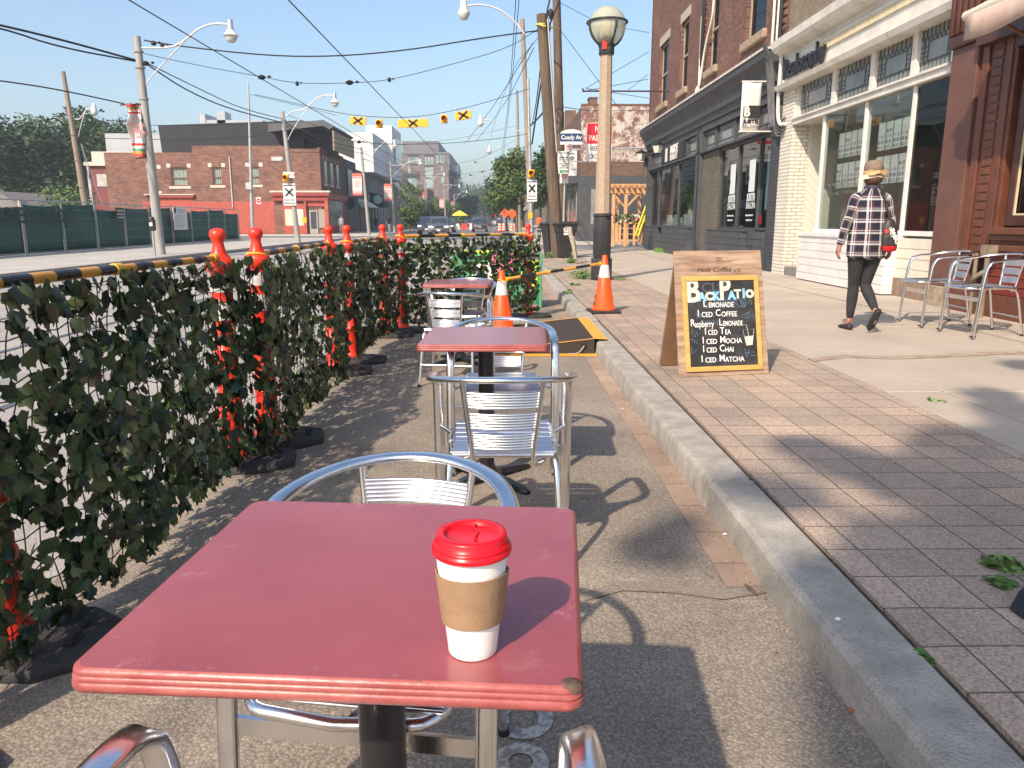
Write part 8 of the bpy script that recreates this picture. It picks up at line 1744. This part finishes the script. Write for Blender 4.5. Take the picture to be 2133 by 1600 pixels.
# ================================================================== VEHICLES
def suv(label, x, y, rz, paint, front=True, W=.93, Ln=4.6, H=1.68, grp='cars on the road', light=False):
    t = thing('parked_car' if False else 'car', label, 'car', (x, y, .01), rz, grp)
    # side profile (y along the car, front = -y), lofted across with tumblehome
    prof = [(-2.28, .35), (-2.30, .62), (-2.22, .84), (-1.30, 1.02), (-.62, 1.50), (-.2, 1.64), (1.3, 1.66), (1.95, 1.52), (2.22, 1.02), (2.28, .60), (2.2, .34)]
    k = H / 1.66; st = [(-1, .90), (-.97, .97), (-.8, 1.0), (0, 1.01), (.8, 1.0), (.97, .97), (1, .90)]; vs = []
    for (sx, sc_) in st:
        for (py_, pz) in prof:
            tw = 1 - max(0, pz - .95) * .22; vs.append((sx * W * tw, py_ * sc_, (.32 + (pz - .32) * (sc_ if pz > 1.2 else 1)) * k))
    n = len(prof); m = MB(); m.add(vs, [(i * n + j, (i + 1) * n + j, (i + 1) * n + (j + 1) % n, i * n + (j + 1) % n) for i in range(6) for j in range(n)] + [tuple(range(n))[::-1], tuple(6 * n + j for j in range(n))], 0, True); m.build('body', paint, t, world=False, angle=30)
    gd = pm('car_glass', (.03, .04, .05), None, rough=.06, spec=.8); m = MB(); e = .015
    m.add([(-.74 * W, -1.22 - e, 1.07 * k), (.74 * W, -1.22 - e, 1.07 * k), (.66 * W, -.66 - e, 1.49 * k), (-.66 * W, -.66 - e, 1.49 * k)], [(0, 1, 2, 3)]); m.add([(-.72 * W, 2.19 + e, 1.10 * k), (.72 * W, 2.19 + e, 1.10 * k), (.66 * W, 1.98 + e, 1.48 * k), (-.66 * W, 1.98 + e, 1.48 * k)], [(3, 2, 1, 0)])
    for s in (1, -1): m.add([(s * W * .995, -1.0, 1.05 * k), (s * W * .995, 1.9, 1.05 * k), (s * W * .89, 1.7, 1.48 * k), (s * W * .89, -.45, 1.48 * k)], [(0, 1, 2, 3) if s > 0 else (3, 2, 1, 0)])
    m.build('windows', gd, t, world=False)
    tm = pm('tyre_black', (.015, .015, .015), None, rough=.8); al = pm('alloy', (.4, .4, .42), None, rough=.3, metal=.8)
    for sx in (1, -1):
        for wy in (-1.42, 1.42):
            m = MB(); m.tube([(sx * (W - .22), wy, .34), (sx * (W + .005), wy, .34)], .34, 20); w_ = m.build('wheel', tm, t, world=False); m = MB(); m.tube([(sx * (W + .0), wy, .34), (sx * (W + .012), wy, .34)], .2, 14); m.build('rim', al, w_, world=False)
    if front:
        for s in (1, -1):
            m = MB(); m.obox((s * W * .74, -2.255, .80 * k), (.34, .06, .14)); m.build('headlight', pm('headlight_glass', (.7, .7, .62), None, rough=.1, emit=((1, .93, .75), .8 if light else 0.0)), t, world=False, bevel=.02)
        m = MB(); m.obox((0, -2.27, .78 * k), (.75, .05, .16)); m.obox((0, -2.285, .45), (1.2, .05, .18)); m.build('grille', pm('grille_black', (.02, .02, .02)), t, world=False)
        m = MB(); m.obox((0, -2.315, .52), (.31, .015, .15)); m.build('number_plate', whs, t, world=False)
    else:
        for s in (1, -1):
            m = MB(); m.obox((s * W * .80, -2.262, .86 * k), (.26, .08, .16)); m.build('tail_light', pm('tail_red', (.35, .01, .01)), t, world=False)
        m = MB(); m.obox((0, -2.31, .62), (.31, .015, .15)); m.build('number_plate', whs, t, world=False)
        m = MB(); m.obox((0, -2.27, .40), (1.5, .06, .16)); m.build('bumper', pm('grille_black', (.02, .02, .02)), t, world=False)
    for s in (1, -1): m = MB(); m.obox((s * (W + .1), -.75, 1.08 * k), (.2, .12, .15)); m.build('mirror', paint, t, world=False, bevel=.02)
    return t
gpaint = pm('paint_grey', (.12, .125, .135), None, rough=.25, metal=.5, coat=.8); bpaint = pm('paint_navy', (.025, .03, .04), None, rough=.2, metal=.3, coat=.8); dpaint = pm('paint_charcoal', (.06, .06, .065), None, rough=.25, metal=.4, coat=.8)
q_ = P(912, 480, 68); suv('grey SUV driving towards the camera with its lights on', q_.x, 70, R(2), gpaint, light=True); q_ = P(886, 478, 75); suv('dark minivan just behind the oncoming grey SUV', q_.x, 78, R(1), bpaint, H=1.72); q_ = P(929, 475, 92); suv('dark car following the oncoming grey SUV, almost hidden', q_.x, 94, 0, dpaint, H=1.5)
q_ = P(1000, 475, 98); t = suv('charcoal SUV driving away up the street', q_.x, 98, 0, dpaint, front=False)
for k, (px_, Y_, lab, pt_) in enumerate(((982, 170, 'far pale car beyond the charcoal SUV', gpaint), (1015, 190, 'far dark car beside the red tram', bpaint), (1041, 200, 'far red-lit car behind the orange barrels', dpaint))): q_ = P(px_, 470, Y_); suv(lab, q_.x, Y_, 0, pt_, front=False)
t = thing('streetcar', 'small red and white tram coming far up the road', 'tram', (P(1026, 470, 250).x, 258, .02)); q_ = P(1026, 466, 250)
m = MB(); m.box(q_.x - 1.25, q_.x + 1.25, 250, 280, .3, 1.5); m.build('lower_body', pm('tram_white', (.6, .6, .58)), t, bevel=.2); m = MB(); m.box(q_.x - 1.24, q_.x + 1.24, 250.05, 280, 1.55, 3.5); m.build('upper_body', pm('tram_red', (.55, .02, .03)), t, bevel=.3); m = MB(); m.box(q_.x - 1.0, q_.x + 1.0, 249.9, 250.04, 1.6, 2.8); m.build('windscreen', pm('car_glass', (.03, .04, .05)), t)
# road works: barrels and diamond signs
org = pm('work_orange', (.85, .12, .02), None, rough=.45); whb = pm('work_white', (.7, .68, .66), None, rough=.5)
for k, (px_, Y_) in enumerate(((1041, 100), (1049, 103), (1066, 100), (1055, 106), (1070, 104))):
    q_ = P(px_, 470, Y_); t = thing('traffic_barrel', 'orange and white work barrel, %s of the cluster' % ('leftmost', 'second from the left', 'fourth from the left', 'third from the left', 'rightmost')[k], 'traffic barrel', (q_.x, Y_, .0), 0, 'orange work barrels')
    m = MB(); zs = [0, .2, .34, .5, .64, .8, 1.0]
    for i in range(6): m.lathe([(.30 - .02 * i, zs[i]), (.29 - .02 * i, zs[i + 1])], n=14, mi=i % 2)
    m.lathe([(.18, 1.0), (.1, 1.03), (0, 1.03)], n=14); m.build('barrel_body', [org, whb], t, world=False)
    m = MB(); m.lathe([(.38, 0), (.38, .05), (.3, .06)], n=8); m.build('barrel_base', rubber, t, world=False)
for k, (px_, py_, lab) in enumerate(((1052, 444, 'left orange diamond sign with an arrow'), (1067, 446, 'right orange diamond sign with lane lines'))):
    q_ = P(px_, py_, 99 - k); t = thing('diamond_sign', lab, 'road sign', (q_.x, 99 - k, .0), 0, 'orange diamond signs'); s = .62
    m = MB(); m.prism([(q_.x - s, q_.z), (q_.x, q_.z - s), (q_.x + s, q_.z), (q_.x, q_.z + s)], 99 - k, 99.03 - k, 'y'); m.build('diamond', org, t); m = MB(); m.tube([(q_.x, 99.1 - k, 0), (q_.x, 99.1 - k, q_.z)], .03, 6); m.build('stand', galv, t)
    m = MB()
    if k == 0: m.beam((q_.x + .2, 98.97, q_.z - .25), (q_.x - .15, 98.97, q_.z + .15), .02, .07); m.beam((q_.x - .2, 98.97, q_.z + .2), (q_.x + .02, 98.97, q_.z + .2), .02, .07); m.beam((q_.x - .2, 98.97, q_.z + .2), (q_.x - .2, 98.97, q_.z - .02), .02, .07)
    else: m.beam((q_.x - .12, 97.97, q_.z - .3), (q_.x - .05, 97.97, q_.z + .3), .02, .06); m.beam((q_.x + .12, 97.97, q_.z - .3), (q_.x + .05, 97.97, q_.z + .3), .02, .06)
    m.build('arrow', blk, t)
t = thing('market_tent', 'yellow topped tent on the left side patio up the street', 'tent', (P(958, 468, 130).x, 130, .1)); q_ = P(958, 470, 130); m = MB(); m.lathe([(1.9, 2.2), (1.2, 2.6), (0, 3.1)], (q_.x, 130, 0), 4, M=Matrix.Rotation(R(45), 3, 'Z')); m.build('tent_roof', pm('tent_yellow', (.75, .62, .06)), t); m = MB()
for sx in (-1.2, 1.2): m.tube([(q_.x + sx, 129, .1), (q_.x + sx, 129, 2.25)], .04, 6)
m.build('tent_pole', galv, t)
m = MB(); q_ = P(961, 472, 125); 
for k in range(3): m.prism([(q_.x - 1.4 + k * 1.3, .01), (q_.x - .2 + k * 1.3, .01), (q_.x - .35 + k * 1.3, .95), (q_.x - 1.25 + k * 1.3, .95)], 125, 125.5, 'y', mi=k % 2)
one('water_barrier', m, [whb, pm('barrier_red', (.7, .08, .05))], 'red and white plastic barrier by the yellow tent', 'barrier')
t = thing('bicycle', 'parked bicycle at the right kerb beside the slim pole, mostly hidden', 'bicycle', (1.75, 36, .13), R(80))
for wy in (-.5, .5):
    m = MB(); m.tube([(0, wy + .33 * math.cos(a), .34 + .33 * math.sin(a)) for a in [2 * math.pi * i / 24 for i in range(24)]], .018, 6, closed=True); m.build('wheel', pm('tyre_black', (.015,) * 3), t, world=False)
m = MB(); 
for a, b in (((0, -.5, .34), (0, -.35, .85)), ((0, -.38, .75), (0, .15, .8)), ((0, -.35, .7), (0, .05, .3)), ((0, .05, .3), (0, .17, .9)), ((0, .05, .3), (0, .5, .34)), ((0, .5, .34), (0, .15, .75))): m.tube([a, b], .016, 6)
m.tube([(-.25, -.33, .92), (.25, -.33, .92)], .014, 6); m.obox((0, .18, .93), (.13, .24, .05)); m.build('bicycle_frame', galv, t, world=False)

# ================================================================== TREES
bark = pm('bark', (.08, .06, .045), (.14, .11, .085), 6, .95, stretch=(3, 3, .5)); 
def crown_mats(n, a, b): return [pm(n + '_a', a, tuple(v * 1.5 for v in a), .7, .6, spec=.25), pm(n + '_b', b, tuple(v * 1.4 for v in b), .7, .6, spec=.25)]
cm = crown_mats('foliage', (.050, .088, .018), (.080, .120, .028)); cm2 = crown_mats('foliage_pale', (.055, .10, .025), (.09, .13, .035)); cm3 = crown_mats('foliage_deep', (.022, .048, .015), (.036, .066, .02))
def tree(label, x, y, h, rx, rz0, n, ls, mats, seed, trunk=.18, grp=None, z0=.1, lobes=9, name='street_tree'):
    rnd = random.Random(seed); t = thing(name, label, 'tree', (x, y, z0), 0, grp); m = MB(); cz = h - rz0
    m.tube([(x, y, z0), (x + .05, y, cz * .6), (x - .05, y, cz)], [trunk, trunk * .75, trunk * .5], 8)
    L_ = []
    for i in range(lobes):
        a = rnd.uniform(0, 6.28); q = rnd.uniform(.35, .75); L_.append((Vector((x + math.cos(a) * rx * q, y + math.sin(a) * rx * q, cz + rnd.uniform(-.75, .8) * rz0)), rnd.uniform(.35, .6) * rx))
    L_.append((Vector((x, y, cz + .2 * rz0)), .6 * rx))
    for (c, r) in L_: m.tube([(x, y, cz * .75), (c + Vector((x, y, cz))) / 2, c], [trunk * .45, trunk * .3, trunk * .1], 5)
    m.build('trunk', bark, t)
    m = MB()
    for i in range(n):
        c, r = rnd.choice(L_); d = Vector((rnd.gauss(0, 1), rnd.gauss(0, 1), rnd.gauss(0, 1))).normalized(); p = c + Vector((d.x * r, d.y * r, d.z * r * .85)) * (rnd.random() ** .35) * rnd.uniform(.85, 1.12)
        u_ = Vector((rnd.gauss(0, 1), rnd.gauss(0, 1), rnd.gauss(0, .6))).normalized(); v_ = u_.cross(d + Vector((.01, .02, .5))).normalized(); s = ls * rnd.uniform(.6, 1.3)
        m.add([p - u_ * s, p + v_ * s * .55, p + u_ * s, p - v_ * s * .55], [(0, 1, 2, 3)], 1 if rnd.random() < .45 else 0)
    m.build('crown', mats, t); return t
GT = 'trees behind the green fence'
for k, (px_, Y_, h, r, lab) in enumerate(((-30, 88, 12.3, 6.6, 'tree cut by the left edge behind the green fence'), (45, 92, 12.9, 6.4, 'broad tree behind the green fence, second from the left'), (112, 90, 13.2, 5.6, 'tree behind the leaning wooden pole'), (168, 96, 14.6, 6.2, 'tallest tree of the left group, right of the leaning pole'), (228, 104, 14.4, 5.4, 'tree at the right end of the left group, by the grey building'))):
    tree(lab, P(px_, 450, Y_).x, Y_, h, r, h * .42, 5200, .31, cm if k % 2 else cm3, 70 + k, .25, GT, .05, 12, 'broadleaf_tree')
tree('low yellow-green bush behind the green fence by the leaning pole', P(130, 450, 56).x, 56, 3.3, 2.6, 1.1, 1200, .14, cm2, 80, .06, None, .05, 8, 'bush')
GR = 'street trees on the right'
tree('nearest dark street tree on the right, behind the wooden poles', 4.0, 70, 9.2, 2.1, 3.6, 5000, .17, cm3, 90, .15, GR, .13, 12); tree('second dark street tree on the right, leaning over the road', 1.6, 84, 8.6, 2.7, 3.3, 5000, .20, cm, 91, .15, GR, .13, 12); tree('third street tree on the right, lower and farther', .6, 104, 7.6, 2.7, 2.8, 3000, .24, cm3, 92, .15, GR, .13, 10)
GF = 'far street trees'
k = 0
for (px_, Y_, h, r, lab) in ((990, 330, 17, 9, 'far tree left of the road end'), (965, 300, 15, 8, 'far tree beside the condo block'), (1010, 420, 16, 10, 'farthest tree in the middle of the road end'), (1045, 260, 14, 7, 'far tree right of the road end'), (1070, 210, 13, 7, 'tree between the orange signs and the pale pole'), (1030, 330, 14, 8, 'far tree above the red tram'), (975, 230, 9, 4, 'small tree right of the condo block'), (1090, 150, 8.5, 4, 'tree behind the slim grey pole')):
    tree(lab, P(px_, 450, Y_).x, Y_, h, r, h * .4, 1800, .55, cm if k % 2 else cm3, 100 + k, .3, GF, .1, 9); k += 1
for k, (px_, Y_, h, r, lab, mt) in enumerate(((862, 100, 6.2, 1.7, 'thin-leaved street tree in front of the beige wall', cm2), (853, 96, 3.0, 1.6, 'green hedge-like tree left of the oncoming minivan', cm), (880, 112, 3.0, 2.0, 'low shrub behind the oncoming minivan', cm3), (905, 150, 7.2, 2.4, 'small yellow-green tree near the dark gabled house', cm2), (945, 165, 5.5, 2.2, 'bright small tree above the yellow tent', cm2))): tree(lab, P(px_, 450, Y_).x, Y_, h, r, h * .42, 1500, .15 + .02 * k, mt, 120 + k, .07, 'small trees on the left pavement', .13, 9, 'small_tree')
# the street tree beside the photographer that throws the dappled shade on the near pavement
def shade_tree():
    rnd = random.Random(77); x, y = 1.75, -4.6; t = thing('street_tree', 'street tree behind the photographer whose shade dapples the near pavers', 'tree', (x, y, .13)); bpy.context.view_layer.update()
    m = MB(); m.tube([(x, y, .13), (x - .05, y + .1, 1.8), (x - .2, y + .4, 4.4)], [.13, .11, .08], 10); spots = []
    for (px_, py_, r) in ((2020, 930, .32), (2120, 1000, .35), (1900, 1000, .26), (1760, 960, .20), (1680, 930, .16), (1650, 1030, .14), (2100, 1150, .42), (1980, 1230, .30), (2050, 1350, .36), (1900, 1130, .26), (1840, 1210, .22), (2000, 1480, .36), (2100, 1600, .40), (1560, 1010, .13), (1350, 1100, .13), (1400, 1060, .10), (1800, 1290, .18), (1850, 1400, .22), (1950, 1560, .25), (1700, 1200, .10), (2133, 760, .16), (2133, 860, .30), (2200, 930, .4), (2250, 1100, .5), (2060, 820, .16)):
        g_ = G(px_, py_, .13); hh = rnd.uniform(5.5, 7.8); c = g_ - SUND * (hh / -SUND.z); spots.append((c, r))
    for c, r in spots:
        m.tube([(x - .2, y + .4, 3.1), (Vector((x, y, 3.4)) * .5 + c * .5), c], [.045, .028, .01], 5)
    m.build('trunk', bark, t); m = MB()
    for c, r in spots:
        for i in range(int(70 + r * 700)):
            d = Vector((rnd.gauss(0, 1), rnd.gauss(0, 1), rnd.gauss(0, .8))).normalized(); leaf(m, c + d * r * rnd.random() ** .45, Vector((rnd.gauss(0, .6), rnd.gauss(0, .6), 1)), Vector((rnd.gauss(0, 1), rnd.gauss(0, 1), 0)), rnd.uniform(.07, .12), i % 2, rnd)
    m.build('crown', cm, t)
shade_tree()

# ================================================================== AIR
def haze():
    m = bpy.data.materials.new('haze_air'); m.use_nodes = True; n = m.node_tree; n.nodes.clear(); o = n.nodes.new('ShaderNodeOutputMaterial'); v = n.nodes.new('ShaderNodeVolumePrincipled')
    v.inputs['Color'].default_value = (.80, .87, .95, 1); v.inputs['Density'].default_value = .0009; v.inputs['Anisotropy'].default_value = .2; n.links.new(v.outputs[0], o.inputs['Volume'])
    mb = MB(); mb.box(-950, 950, -250, 1850, -1.2, 40); ob = mb.build('haze', m); ob['kind'] = 'stuff'
HAZE = True
if HAZE: haze()
